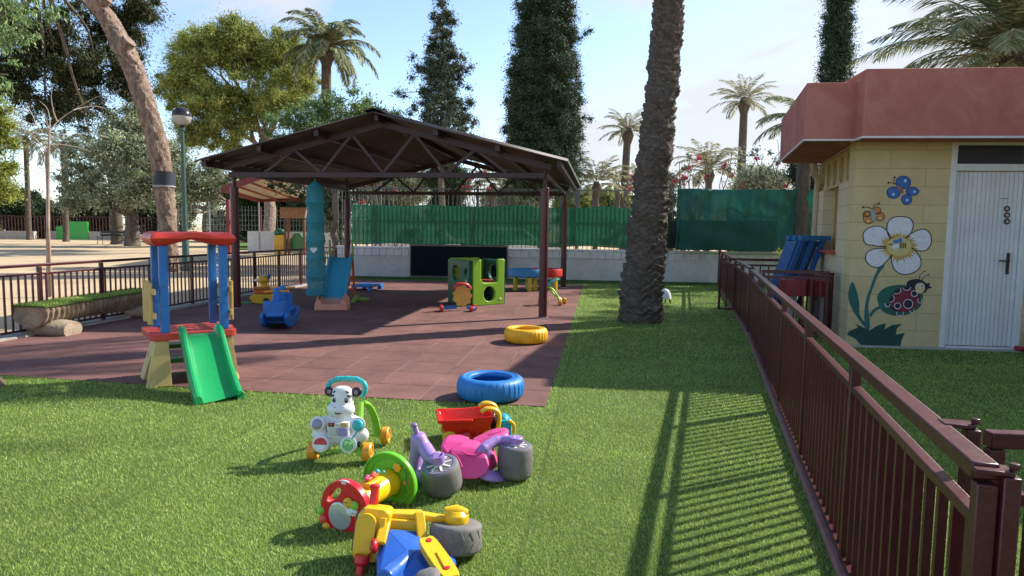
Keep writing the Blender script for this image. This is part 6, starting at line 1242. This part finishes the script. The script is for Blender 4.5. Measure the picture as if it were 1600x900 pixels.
mb = MB(); mb.prism([(-.055, .36), (.055, .36), (.04, .52), (.025, .555), (-.025, .555), (-.04, .52)], .07, Matrix(((1, 0, 0, 0), (0, 0, 1, -.33), (0, 1, 0, 0), (0, 0, 0, 1)))); mb.build('neck', BLU, rk, bevel=.02, seg=4)
mb = MB(); mb.tube([(-.16, -.28, .50), (.16, -.28, .51)], .014, 10); mb.build('handlebar', ORA, rk)
mb = MB(); mb.rbox((0, .30, .33), (.20, .18, .20), .06); mb.ell((0, .12, .50), (.05, .05, .05)); mb.prism([(-.05, .28), (.05, .28), (.035, .5), (-.035, .5)], .07, Matrix(((1, 0, 0, 0), (0, 0, 1, .09), (0, 1, 0, 0), (0, 0, 0, 1)))); mb.build('rear_seat', BLU, rk, bevel=.03, seg=4)
mb = MB(); mb.tube([(-.16, .12, .515), (.17, .12, .52)], .014, 10); mb.build('handlebar', ORA, rk)

# --- small yellow and orange rocker by the fence
g = G(415, 474); ch = thing('spring_rocker', 'small yellow and orange animal rocker standing by the left fence', 'rocker', g, rad(12))
mb = MB(); mb.prism([(-.26, .12), (-.20, .02), (-.08, 0), (.12, 0), (.22, .03), (.26, .13), (.18, .17), (-.18, .17)], .22, Matrix(((1, 0, 0, 0), (0, 0, 1, -.11), (0, 1, 0, 0), (0, 0, 0, 1)))); mb.build('yellow_base', YEL, ch, bevel=.03, seg=3)
mb = MB(); mb.rbox((-.04, 0, .21), (.30, .20, .06), .04); mb.rbox((-.06, 0, .275), (.26, .18, .03), .03); mb.build('orange_seat', plastic('deep_orange', (.62, .14, .015)), ch, bevel=.015)
mb = MB(); mb.rbox((-.02, 0, .33), (.12, .11, .10), .03); mb.ell((-.03, -.01, .42), (.10, .08, .075)); mb.build('yellow_head', YEL, ch, remesh=.01)
mb = MB(); mb.ell((-.13, -.02, .41), (.05, .03, .03)); mb.build('pale_beak', WHI, ch); MB().ell((.06, 0, .47), (.025, .05, .06)).build('blue_crest', NAV, ch)
mb = MB(); mb.lathe([(.001, -.01), (.05, -.01), (.055, .01), (.001, .012)], 18, T(.03, -.118, .055) @ RX(90)); mb.build('wheel_disc', BLA, ch); MB().box((-.38, .0, .012), (.36, .14, .02)).build('green_foot', GRN, ch, bevel=.005)
# --- hanging net organiser
hg = at(492, 272, 10.95); hz_ = 2.16; hn_ = thing('hanging_net', 'tall teal mesh hanging toy organiser suspended from the shelter beam', 'hanging organiser', (hg.x, hg.y, 0))
ringsz = [at(492, y, 10.95).z for y in (283, 292, 316, 346, 376, 404, 432, 460)]
def netfab(nt, b):
    v = N(nt, 'ShaderNodeTexCoord').outputs['Object']; c = ramp2(nt, noise(nt, v, 5, 6, .7), [(.3, (.035, .30, .37)), (.7, (.09, .46, .52))]); L(nt, c, b.inputs['Base Color']); b.inputs['Roughness'].default_value = .7
    t = N(nt, 'ShaderNodeBsdfTranslucent'); L(nt, c, t.inputs[0]); m1 = N(nt, 'ShaderNodeMixShader'); m1.inputs[0].default_value = .5; L(nt, b.outputs[0], m1.inputs[1]); L(nt, t.outputs[0], m1.inputs[2])
    tr = N(nt, 'ShaderNodeBsdfTransparent'); m2 = N(nt, 'ShaderNodeMixShader'); m2.inputs[0].default_value = .82; L(nt, tr.outputs[0], m2.inputs[1]); L(nt, m1.outputs[0], m2.inputs[2]); L(nt, m2.outputs[0], nt.nodes['Material Output'].inputs[0])
NF = tex_mat('teal_mesh', netfab); NS = mat('teal_fabric', (.03, .30, .38), .7, var=.2, vscale=8)
def tier(z1, z0, r1, r0, name='net_tier', m=NF):
    n, k = 40, 12; P = np.zeros((k, n, 3)); th_ = np.linspace(0, 2*pi, n, endpoint=False)
    for i in range(k):
        f = i/(k-1); r = (r1+(r0-r1)*f)*(1-.13*math.sin(pi*f))*(1+.03*np.sin(th_*7+i)+.02*np.sin(th_*3+2)); P[i, :, 0] = r*np.cos(th_); P[i, :, 1] = r*np.sin(th_); P[i, :, 2] = z1+(z0-z1)*f
    return grid_mesh(name, P, m, hn_)
tier(ringsz[0], ringsz[1], .02, .135, 'net_top', NS)
for i in range(1, 7):
    tier(ringsz[i], ringsz[i+1], .150+.012*(i > 4), .155+.012*(i > 4), m=NF)
    MB().lathe([(.001, 0), (.150, 0), (.157, .004), (.157, .016), (.001, .012)], 36, T(0, 0, ringsz[i+1]-.01)).build('shelf_ring', NS, hn_)
    if i in (1, 2, 3): MB().tube([(-.1, -.02, ringsz[i+1]+.02), (0, -.05, ringsz[i+1]+.05), (.11, -.02, ringsz[i+1]+.02)], [(.03, .02), (.05, .045), (.02, .02)], 12).build('soft_toy', mat('soft_pale_toy', (.5, .53, .55), .8), hn_)
mb = MB(); mb.tube([(0, 0, ringsz[0]-.01), (0, 0, hz_)], .004, 6); mb.build('hook_cord', mat('steel', (.4, .4, .4), .4, metal=.7), hn_)
hr = [(.05*math.sin(t)**3*1.15, .045*(math.cos(t)-.35*math.cos(2*t)-.12*math.cos(3*t))) for t in np.linspace(0, 2*pi, 28, endpoint=False)]
mb = MB(); cz_ = (ringsz[4]+ringsz[5])/2; mb.prism(hr, .004, Matrix(((1, 0, 0, 0.01), (0, 0, 1, -.150), (0, 1, 0, cz_), (0, 0, 0, 1)))); mb.build('heart_window', mat('clear_pale', (.62, .66, .66), .5), hn_)
# --- blue slide with orange ladder
s2 = thing('toy_slide', 'tall light blue toy slide with salmon foot, green rails and orange ladder, under the shelter', 'slide', (at(521, 480, 11.1).x, 11.05, .006), rad(7)); SBL = plastic('slide_blue', (.06, .38, .58), .4); SAL = plastic('salmon_plastic', (.66, .30, .20), .5)
mb = MB(); vs = []; fs = []; pr = smoothpts([Vector((0, 0.0, .16)), Vector((0, .12, .20)), Vector((0, .5, .46)), Vector((0, .95, .74)), Vector((0, 1.10, .80)), Vector((0, 1.2, .80))], 4); sec = [(-.20, .07), (-.215, .0), (-.20, -.03), (.20, -.03), (.215, .0), (.20, .07), (.17, .07), (.155, 0), (-.155, 0), (-.17, .07)]; m_ = len(sec)
for p in pr:
    for a, b in sec: vs.append((a, p.y, p.z+b))
for i in range(len(pr)-1):
    for j in range(m_): fs.append((i*m_+j, i*m_+(j+1) % m_, (i+1)*m_+(j+1) % m_, (i+1)*m_+j))
fs += [tuple(range(m_)), tuple(range((len(pr)-1)*m_, len(pr)*m_))]; mb.add(vs, fs); mb.build('slide_chute', SBL, s2, bevel=.006)
mb = MB(); vs = []; fs = []; pr = [Vector((0, -.22, .10)), Vector((0, -.10, .11)), Vector((0, 0.0, .15)), Vector((0, .06, .185))]
sec = [(-.22, .07), (-.27, .0), (-.28, -.2), (.28, -.2), (.27, .0), (.22, .07), (.18, .065), (.15, 0), (-.15, 0), (-.18, .065)]
for i, p in enumerate(pr):
    for a, b in sec: vs.append((a*(.94+.02*i), p.y, max(0, p.z+b*(1 if b > -.1 else 1))))
for i in range(3):
    for j in range(m_): fs.append((i*m_+j, i*m_+(j+1) % m_, (i+1)*m_+(j+1) % m_, (i+1)*m_+j))
fs += [tuple(range(m_)), tuple(range(3*m_, 4*m_))]; mb.add(vs, fs); mb.build('slide_foot', SAL, s2, bevel=.012, seg=3)
for x in (-.20, .20): mb = MB(); mb.prism([(-.07, .74), (.07, .74), (.075, .95), (.04, 1.10), (0, 1.13), (-.04, 1.08), (-.07, .95)], .03, Matrix(((0, 0, 1, x-.015), (1, 0, 0, 1.14), (0, 1, 0, 0), (0, 0, 0, 1)))); mb.build('green_handrail', plastic('leaf_green_plastic', (.20, .38, .06)), s2, bevel=.012)
mb = MB()
for x in (-.19, .19): mb.beam((x, 1.20, .80), (x*1.05, 1.50, .02), .035, .07)
for z in (.2, .42, .62): mb.beam((-.19, 1.22+.3*(.8-z)/.8, z), (.19, 1.22+.3*(.8-z)/.8, z), .08, .025)
mb.build('orange_ladder', plastic('ladder_orange', (.62, .10, .02)), s2, bevel=.006)
for x in (-.19, .24): mb = MB(); mb.prism([(-.42, 0), (.40, 0), (.30, .08), (.1, .10), (-.2, .06), (-.42, .04)], .08, Matrix(((0, 0, 1, x-.04), (1, 0, 0, 1.30), (0, 1, 0, 0), (0, 0, 0, 1)))); mb.build('green_skid', plastic('leaf_green_plastic', (.20, .38, .06)), s2, bevel=.015)
mb = MB().rbox((.33, 1.3, .03), (.30, .12, .05), .04).build('green_side_foot', plastic('leaf_green_plastic', (.20, .38, .06)), s2, bevel=.012)
# --- low blue tray behind
g = G(569, 455); tr_ = thing('plastic_tray', 'low flat blue plastic tray on the floor behind the toy slide', 'tray', (g.x, g.y+.3, .006), rad(-15)); mb = MB(); mb.rbox((0, 0, .10), (.50, .60, .05), .06); mb.build('tray_top', BLU, tr_, bevel=.02); mb = MB()
for x in (-.19, .19):
    for y in (-.24, .24): mb.rbox((x, y, .04), (.10, .10, .08), .03)
mb.build('tray_feet', BLU, tr_, bevel=.01)
# --- green activity cube
g = G(738, 479); qc = thing('activity_cube', 'green climbing activity cube with round holes in dark and light green panels', 'play cube', (g.x, g.y, .006), rad(36)); s_ = .66; hC = .82
LG3 = plastic('cube_lime', (.24, .48, .035), .35); DG3 = plastic('cube_dark_green', (.006, .085, .045), .3)
# light panel along local +x (right front)
Mx = Matrix(((1, 0, 0, 0.02), (0, 0, 1, 0), (0, 1, 0, 0), (0, 0, 0, 1)))
mb = MB(); mb.prism([(0, 0), (s_, 0), (s_, hC), (s_-.13, hC), (s_-.13, .44), (s_-.17, .40), (.22, .40), (.16, .46), (.16, hC-.01), (0, hC-.01)], .07, Mx, [circ(s_*.52, .20, .125, .135, 26)]); mb.build('light_front_panel', LG3, qc, bevel=.014, seg=3)
My = Matrix(((0, 0, -1, 0.0), (1, 0, 0, .02), (0, 1, 0, 0), (0, 0, 0, 1)))
mb = MB(); mb.prism([(0, 0), (s_+.05, 0), (s_+.05, hC-.02), (0, hC-.02)], .07, My, [circ(s_*.66, .56, .12, .135, 26), circ(.10, .53, .05, .12, 20)]); mb.build('dark_left_panel', DG3, qc, bevel=.014, seg=3)
mb = MB(); mb.prism([(0, 0), (s_, 0), (s_, hC-.02), (0, hC-.02)], .07, Matrix(((0, 0, 1, s_), (1, 0, 0, .04), (0, 1, 0, 0), (0, 0, 0, 1))), [circ(s_*.5, .56, .14, .15, 26)]); mb.build('dark_right_panel', DG3, qc, bevel=.014, seg=3)
mb = MB(); mb.prism([(-.03, 0), (s_, 0), (s_, hC-.05), (.55, hC), (-.03, hC)], .07, Matrix(((1, 0, 0, .0), (0, 0, 1, s_), (0, 1, 0, 0), (0, 0, 0, 1))), [circ(s_*.5, .22, .12, .13, 26)]); mb.build('light_back_panel', LG3, qc, bevel=.014, seg=3)
MB().rbox((s_/2, s_/2, .405), (s_-.04, s_-.1, .04), .04).build('red_platform', plastic('cube_red', (.42, .03, .025)), qc, bevel=.01)
mb = MB(); mb.rbox((.12, s_/2, hC-.06), (.12, s_*.9, .04), .02); mb.build('top_bar', LG3, qc, bevel=.01)
mb = MB(); mb.ell((s_*.87+.02, -.002, .10), (.03, .004, .02)); mb.build('white_mark', WHI, qc)
# --- lion walker seen from behind
g = G(722, 488); lw = thing('lion_walker', 'baby walker with a yellow scalloped lion mane, red handle and blue legs, seen from behind', 'baby walker', (g.x, g.y+.15, .006), rad(18))
mane = [((.150+.014*math.cos(t*9))*math.cos(t), .24+(.165+.014*math.cos(t*9))*math.sin(t)) for t in np.linspace(0, 2*pi, 90, endpoint=False)]
mb = MB(); mb.prism(mane, .07, Matrix(((1, 0, 0, 0), (0, .15, 1, -.02), (0, 1, -.15, 0), (0, 0, 0, 1)))); mb.build('mane', plastic('mane_yellow', (.66, .36, .05), .5), lw, bevel=.018, seg=3)
mb = MB(); mb.tube(smoothpts([(-.15, -.02, .36), (-.13, -.05, .43), (-.04, -.06, .455), (.06, -.05, .44), (.13, -.02, .37)], 6), [(.022, .03)]*25, 10); mb.build('red_handle', RED, lw)
MB().beam((-.10, .05, .06), (-.34, .02, .055), .07, .05).build('blue_leg', BLU, lw, bevel=.01); MB().beam((.08, 0, .06), (.17, -.12, .05), .06, .05).build('blue_leg', BLU, lw, bevel=.01)
for c in ((-.36, -.02, .048), (-.34, .10, .048), (.10, -.16, .048), (.20, -.02, .055)): wheel(lw, c, .05, .05, RED)
MB().lathe([(.02, 0), (.032, 0), (.032, .02), (.001, .022)], 16, T(.128, -.16, .048) @ RY(90)).build('blue_hub', BLU, lw)
# --- water table
g = G(832, 454); wt2 = thing('water_table', 'sand and water table with round blue tray, red tray and yellow legs', 'play table', (g.x, 15.0, .006), rad(-5)); kx = 15/FPX
def tray(name, cx_, cy_, rx, ry, z0, z1, m):
    M_ = T(cx_, cy_, 0) @ Matrix.Diagonal((rx, ry, 1, 1)); mb = MB(); mb.lathe([(.001, z0), (.93, z0), (1, z0+.02), (1.0, z1-.02), (.97, z1), (.90, z1), (.86, z1-.05), (.001, z1-.06)], 40, M_); return mb.build(name, m, wt2, angle=50)
tray('blue_tray', -.14, 0, .42, .36, .30, .48, plastic('tray_blue', (.03, .22, .50))); tray('red_tray', .30, .22, .36, .34, .30, .48, RED)
for x, y in ((-.38, -.08), (-.05, -.26), (-.12, .24), (.06, -.05), (.50, .0), (.50, .40)): MB().cyl((x, y, 0), (x, y, .31), .055, .048, 20).build('leg', plastic('leg_yellow', (.66, .46, .03)), wt2, bevel=.004)
mb = MB(); mb.box((.20, -.22, .40), (.26, .1, .09)); mb.build('light_blue_ledge', plastic('light_blue', (.22, .42, .62)), wt2, bevel=.01)
# --- green walker seen from the side, between the two right posts
g = G(866, 478); gw = thing('baby_walker', 'lime green baby walker with orange wheels and turquoise handle beside the right shelter post', 'baby walker', (g.x, g.y+.1, .006), rad(10)); kx = 12/FPX
for y in (-.10, .16):
    mb = MB(); mb.tube(smoothpts([(-.13, y*.7+.02, .33), (-.06, y*.8, .30), (.02, y, .20), (.10 if y < 0 else .22, y, .05)], 6), [(.018, .022)]*19, 10); mb.build('lime_leg', LIM, gw)
for c in ((.08, -.12, .055), (.235, .16, .058), (-.27, -.03, .06), (-.12, .14, .07)): wheel(gw, c, .058, .055, ORA)
mb = MB(); mb.tube([(-.27, -.03, .06), (-.16, .0, .14), (-.12, .14, .07)], .014, 8); mb.build('axle', LIM, gw)
mb = MB(); mb.tube([(-.24, .02, .16), (-.18, .02, .26), (-.12, .02, .36)], [(.05, .02), (.07, .03), (.05, .03)], 14); mb.build('dark_back_panel', BLA, gw)
mb = MB(); mb.tube([(-.21, .02, .18), (-.16, .02, .30)], [(.03, .035), (.045, .04)], 12); mb.build('pale_face', WHI, gw)
mb = MB(); mb.tube(smoothpts([(-.12, -.06, .34), (-.06, -.06, .42), (.05, -.04, .46), (.06, .06, .46), (-.05, .10, .42), (-.11, .10, .34)], 6), [(.016, .02)]*31, 10); mb.build('handle', plastic('pale_turquoise', (.10, .42, .42)), gw)
# --- white thing right of the palm foot
g = G(1039, 474); wc = thing('toy_hood', 'small white rounded plastic toy peeping from behind the foot of the big palm', 'toy', (g.x, g.y, 0)); mb = MB()
mb.lathe([(.115*math.cos(t), .09+.19*math.sin(t)) for t in np.linspace(0, pi/2-.001, 10)], 24); mb.build('white_shell', WHI, wc); MB().cyl((.075, -.02, .10), (.10, -.02, .0), .014, n=8).cyl((-.05, .05, .10), (-.07, .05, 0), .014, n=8).cyl((.02, .08, .1), (.03, .1, 0), .014, n=8).build('dark_legs', BLA, wc)

# ================================================================== THINGS AT THE BUILDING
# stack of blue folding tables leaning
def bluebench(i):
    x0_, y0_ = 3.74+.16*i, 9.9+.02*i
    t = thing('folded_table', ['front blue plastic table of the three leaning on edge beside the building', 'middle blue plastic table in the leaning stack of three', 'rear blue plastic table of the leaning stack, nearest the building wall'][i], 'folded table', (x0_, y0_, .0), 0, 'blue tables stacked against the building')
    MT = plastic('deep_blue_plastic', (.012, .085, .26), .42)
    lean = Vector((.44, .05, 1.26)); up_ = lean.normalized(); sd = Vector((0, 1, 0)); n_ = up_.cross(sd).normalized()
    mb = MB()
    for s in (-.22, .22): mb.beam(sd*s, sd*s+lean, .05, .07, up=tuple(n_))
    for f in (.12, .5, .95): mb.beam(sd*-.20+lean*f, sd*.20+lean*f, .07, .05, up=tuple(n_))
    mb.build('table_frame', MT, t, bevel=.006)
    mb = MB(); mb.beam(lean*.03+n_*.045, lean*.97+n_*.045, .36, .02, up=tuple(n_)); mb.build('table_top', MT, t, bevel=.004)
    mb = MB()
    for s in (-.21, 0, .21): c = lean+sd*s+up_*.03; mb = MB(); mb.rbox(tuple(c+Vector((.02, 0, 0))), (.15, .09, .07), .015); mb.build('table_foot', plastic('mid_blue_plastic', (.02, .16, .36), .4), t, bevel=.008)
for i in range(3): bluebench(i)
g = Vector((at(1258, 450, 9.3).x, 9.3, 0)); rc = thing('child_seat', 'rounded dark red plastic tub seat on pale legs behind the gate by the building', 'seat', g, rad(-8))
mb = MB(); zt_, zb_ = at(1258, 437, 9.3).z, at(1258, 461, 9.3).z; mb.rbox((0, 0, (zt_+zb_)/2), (.62, .42, zt_-zb_), .12, n=8); mb.build('red_tub', plastic('dull_red', (.36, .02, .035), .4), rc, bevel=.03, seg=4)
mb = MB()
for x in (-.2, .2): mb.box((x, 0, zb_/2), (.12, .30, zb_))
mb.build('pale_leg', mat('pale_grey_plastic', (.42, .42, .38), .6), rc, bevel=.01)
# red toy at the right edge beside the door
g = G(1610, 556); rt = thing('red_seesaw', 'end of a dark red plastic toy at the right edge before the white door', 'toy', (g.x+.12, g.y-.02, 0))
mb = MB(); mb.tube(smoothpts([(-.30, 0, .09), (-.22, 0, .075), (-.05, 0, .04), (.2, 0, .03), (.5, 0, .06)], 5), [(.02, .03)]+[(.03, .06)]*20, 14); mb.build('red_runner', plastic('dark_red', (.30, .012, .03)), rt); mb = MB(); mb.tube(smoothpts([(.0, 0, .06), (-.02, 0, .18), (.03, 0, .30), (.0, 0, .42)], 4), [.035, .04, .05, .04, .035, .04, .05, .055, .05, .045, .03, .02, .02], 12); mb.build('red_neck', plastic('dark_red', (.30, .012, .03)), rt); mb = MB(); mb.rbox((.2, 0, .2), (.3, .2, .3), .06); mb.build('red_seat', plastic('dark_red', (.30, .012, .03)), rt, bevel=.03)

# ================================================================== PARK BEYOND THE LEFT FENCE
# planter walls
def planter(label, pxa, pxb_, pyb, pyt):
    a, b = G(pxa, pyb), G(pxb_, pyb-.0); Y_ = a.y; hgt = at(pxa, pyt, Y_).z; t = thing('low_wall', label, 'wall', (a.x, Y_, 0)); Lw = at(pxb_, pyb, Y_).x-a.x
    MB().box((Lw/2, .2, hgt/2), (Lw, .4, hgt)).build('wall_face', CONC, t, bevel=.02); return Y_, hgt
Yp, hp_ = planter('grey concrete planter wall at the far left behind the sand', -60, 53, 372.5, 360)
planter('long grey concrete planter wall right of the small gate', 73, 190, 374, 361)
ft = thing('park_fence', 'thin dark red park railing above the far planter wall', 'fence', (at(-60, 360, Yp+1).x, Yp+1.2, 0)); xe = at(240, 360, Yp+1).x-at(-60, 360, Yp+1).x; DR = mat('dark_red_iron', (.09, .02, .02), .6); mb = MB(); i = 0
while i*.28 < xe: mb.box((i*.28, 0, 1.0), (.045, .03, 2.0)); i += 1
mb.build('bar_row', DR, ft, smooth=False); mb = MB(); mb.beam((0, .03, 1.95), (xe, .03, 1.95), .05, .06); mb.build('rail', DR, ft)
gb_ = thing('green_panel', 'bright green low play panel behind the far planter wall', 'play panel', at(110, 360, Yp+.6)*1); gb_.location.z = 0; mb = MB(); kq = Yp/FPX; zz0 = at(110, 360, Yp).z; mb.prism([(-.9*1.4, 0), (1.5, 0), (1.5, 1.55), (-.3, 1.55), (-.6, 1.2), (-1.26, 1.1)], .12, Matrix(((1, 0, 0, 0), (0, 0, 1, 0), (0, 1, 0, 0), (0, 0, 0, 1)))); mb.build('panel_board', plastic('park_green', (.03, .36, .05)), gb_, bevel=.02)
# white and brown pillars of a building behind
pv = thing('garden_building', 'small far white and brown garden building seen between the trees', 'building', (at(118, 330, 68).x, 68, 0)); MB().box((-.3, 0, 2.0), (1.0, 1.2, 4.0)).build('white_pillar', mat('white_render', (.65, .65, .64), .8), pv); MB().box((.9, .1, 1.9), (1.1, 1.2, 3.8)).build('brown_door', mat('brown_wood', (.13, .04, .03), .7, var=.3), pv); MB().box((.4, .8, 2.1), (5, .2, 4.1)).build('back_wall', mat('grey_render', (.22, .20, .18), .8), pv)
# benches
def park_bench(label, px, py, rz=0):
    g = G(px, py); t = thing('park_bench', label, 'bench', g, rz, 'dark metal benches in the park'); IR = mat('dark_iron', (.015, .015, .017), .5)
    mb = MB(); 
    for k_ in range(4): mb.box((0, -.18+.12*k_, .44), (1.9, .09, .025))
    mb.build('seat', IR, t); mb = MB()
    for k_ in range(2): mb.box((0, .30+.03*k_, .62+.20*k_), (1.9, .03, .15))
    mb.build('backrest', IR, t)
    for x in (-.8, .8):
        mb = MB(); mb.tube(smoothpts([(x, -.30, 0), (x, -.24, .25), (x, -.22, .42), (x, -.26, .60), (x, -.16, .66)], 4), .022, 6); mb.tube([(x, .30, 0), (x, .24, .42), (x, .36, .92)], .022, 6); mb.beam((x, -.22, .42), (x, .26, .42), .03, .03); mb.build('leg', IR, t)
park_bench('dark iron park bench left of the olive trunk', 175, 382); park_bench('dark iron park bench right of the olive trunk, partly behind it', 205, 377, rad(4))
# wire fence and white low wall behind the second shelter
wf0 = at(250, 353, 34); wf = thing('wire_fence', 'tall wire mesh fence on a white low wall beyond the lamp post', 'fence', (wf0.x, 34, 0)); WFL = at(552, 353, 34).x-wf0.x; zb2 = .0; ztp = at(300, 320, 34).z; MB().box((WFL/2+2.2, .1, .55), (WFL-4.4, .2, 1.1)).build('white_base_wall', mat('white_render', (.65, .65, .64), .8, var=.1), wf, smooth=False)
mb = MB(); GM = mat('galvanised', (.30, .32, .30), .5, metal=.4); x = 0
while x < WFL: mb.box((x, 0, (ztp+.4)/2), (.05, .05, ztp-.0)); x += 2.5
mb.build('fence_post', GM, wf)
mb = MB(); x = .0
while x < WFL: mb.box((x, -.01, 1.1+(ztp-1.1)/2), (.008, .008, ztp-1.15)); x += .16
z = 1.15
while z < ztp: mb.box((WFL/2, -.02, z), (WFL, .008, .010)); z += .25
mb.build('wire_mesh', GM, wf, smooth=False)
# second red shelter
s3 = thing('small_shelter', 'second smaller red metal shelter in the park beyond the fence', 'shelter', (at(400, 388, 34).x, 27, 0)); o3 = Vector(s3.location); RD = mat('red_oxide', (.22, .03, .028), .55, var=.15); w3 = lambda px, py, Y_: at(px, py, Y_)-o3
for px_, pyb_, pyt_ in ((358, 397, 298), (408, 386.5, 308), (399, 383, 306), (516, 392, 312), (512, 384, 312)):
    g = G(px_, pyb_)-o3; zt_ = 2.6; MB().box((g.x, g.y, zt_/2), (.16, .16, zt_)).build('post', RD, s3, bevel=.01)
mb = MB(); a, b, c_, d_ = w3(348, 296, 24), w3(424, 286, 24), w3(520, 300, 33), w3(405, 302, 33); a.z, b.z, c_.z, d_.z = 2.62, 3.25, 2.75, 2.6
mb.beam(a, b, .08, .22); mb.beam(b, w3(500, 303, 26), .08, .12); mb.beam(a, d_, .08, .16); mb.beam(d_, c_, .08, .14)
for f in (.25, .5, .75): mb.beam(a.lerp(b, f), d_.lerp(c_, f), .05, .08)
mb.build('roof_frame', RD, s3); mb = MB(); up_ = Vector((0, 0, .07)); e_ = w3(505, 300, 26); e_.z = 2.8; mb.add([a+up_, b+up_, e_+up_, c_+up_, d_+up_], [(0, 1, 2, 3, 4)]); o = mb.build('roof_sheet', mat('cream_roof', (.52, .47, .42), .7), s3, smooth=False); o.modifiers.new('t', 'SOLIDIFY').thickness = .03
# park play pieces
def slab(name, label, cat, px0, px1, py0, py1, Yv, m, outline=None, thick=.12, bev=.03):
    a, b = at(px0, py1, Yv), at(px1, py0, Yv); t = thing(name, label, cat, (a.x, Yv, 0)); w_, h_ = b.x-a.x, b.z; ol = outline(w_, h_) if outline else [(0, 0), (w_, 0), (w_, h_), (0, h_)]
    MB().prism(ol, thick, Matrix(((1, 0, 0, 0), (0, 0, 1, 0), (0, 1, 0, 0), (0, 0, 0, 1)))).build('panel_board', m, t, bevel=bev); return t
t = slab('wavy_play_wall', 'wavy topped dark green play panel in the park, left of the hanging net', 'play panel', 445, 480, 364, 386, 33, plastic('bush_green', (.04, .17, .05)), lambda w_, h_: [(0, .15), (w_*1.3, .15), (w_*1.3, h_*.8), (w_*1.1, h_*.97), (w_*.8, h_*.8), (w_*.7, h_), (w_*.4, h_*.98), (w_*.3, h_*.75), (0, h_*.78)])
t = slab('yellow_play_wall', 'yellow play panel with orange marks beside the wavy green panel', 'play panel', 428, 445, 368, 384, 33.2, plastic('park_yellow', (.70, .42, .02)))
mb = MB()
for i in range(4): mb.box((.08+.13*i, -.01, .25+.1*(i % 2)), (.03, .02, .25))
mb.build('orange_marks', plastic('deep_orange', (.62, .14, .015)), t)
t = thing('spring_toy', 'dark green rounded play toy above the yellow panel', 'play toy', (at(437, 362, 33.6).x, 33.6, 0)); zc_ = at(437, 362, 33.6).z; MB().ell((0, 0, zc_-.05), (.28, .2, .22)).build('green_head', plastic('bush_dark', (.01, .10, .05)), t); MB().cyl((0, 0, 0), (0, 0, zc_-.2), .08, n=10).build('stalk', BLA, t)
ph = thing('play_hut', 'brown wooden play hut roof on posts seen left of the hanging net', 'play hut', (at(463, 370, 33).x, 32.4, 0)); zA, zB = at(463, 341, 32.4).z, at(463, 324, 32.4).z; WD = mat('brown_board', (.26, .15, .10), .8, var=.25); MB().box((0, .4, (zA+zB)/2), (1.15, .9, zB-zA)).build('hut_roof', WD, ph, bevel=.03)
for x in (-.48, -.30, .45): MB().box((x, .4, zA/2), (.10, .10, zA)).build('post', mat('post_brown', (.17, .07, .05), .8), ph)
# parked white vehicles glimpsed between wall and net
for i, (px_, lb_) in enumerate(((665, 'white parked car glimpsed in the gap over the wall, left of the shelter right post'), (800, 'white parked car glimpsed over the wall beside the shelter right posts'))):
    g = at(px_, 388, 27); t = thing('parked_car', lb_, 'car', (g.x, 27, 0)); CW = mat('white_car_paint', (.62, .62, .63), .25, coat=.5)
    mb = MB(); mb.prism([(-2.1, .25), (2.1, .25), (2.15, .70), (1.7, .88), (1.0, .95), (.5, 1.40), (-1.3, 1.42), (-1.9, .95), (-2.15, .85)], 1.7, Matrix(((1, 0, 0, 0), (0, 0, 1, 0), (0, 1, 0, 0), (0, 0, 0, 1)))); mb.build('body', CW, t, bevel=.08, seg=3)
    MB().prism([(-1.2, .97), (.75, .97), (.42, 1.32), (-1.15, 1.34)], .02, Matrix(((1, 0, 0, 0), (0, 0, 1, -.015), (0, 1, 0, 0), (0, 0, 0, 1)))).build('side_window', mat('car_glass', (.03, .035, .04), .1), t)
    for x in (-1.35, 1.3): MB().lathe([(.001, -.1), (.30, -.1), (.32, -.05), (.32, .1), (.001, .1)], 24, T(x, .06, .32) @ RX(90)).build('wheel', mat('car_tyre', (.03, .03, .03), .8), t)
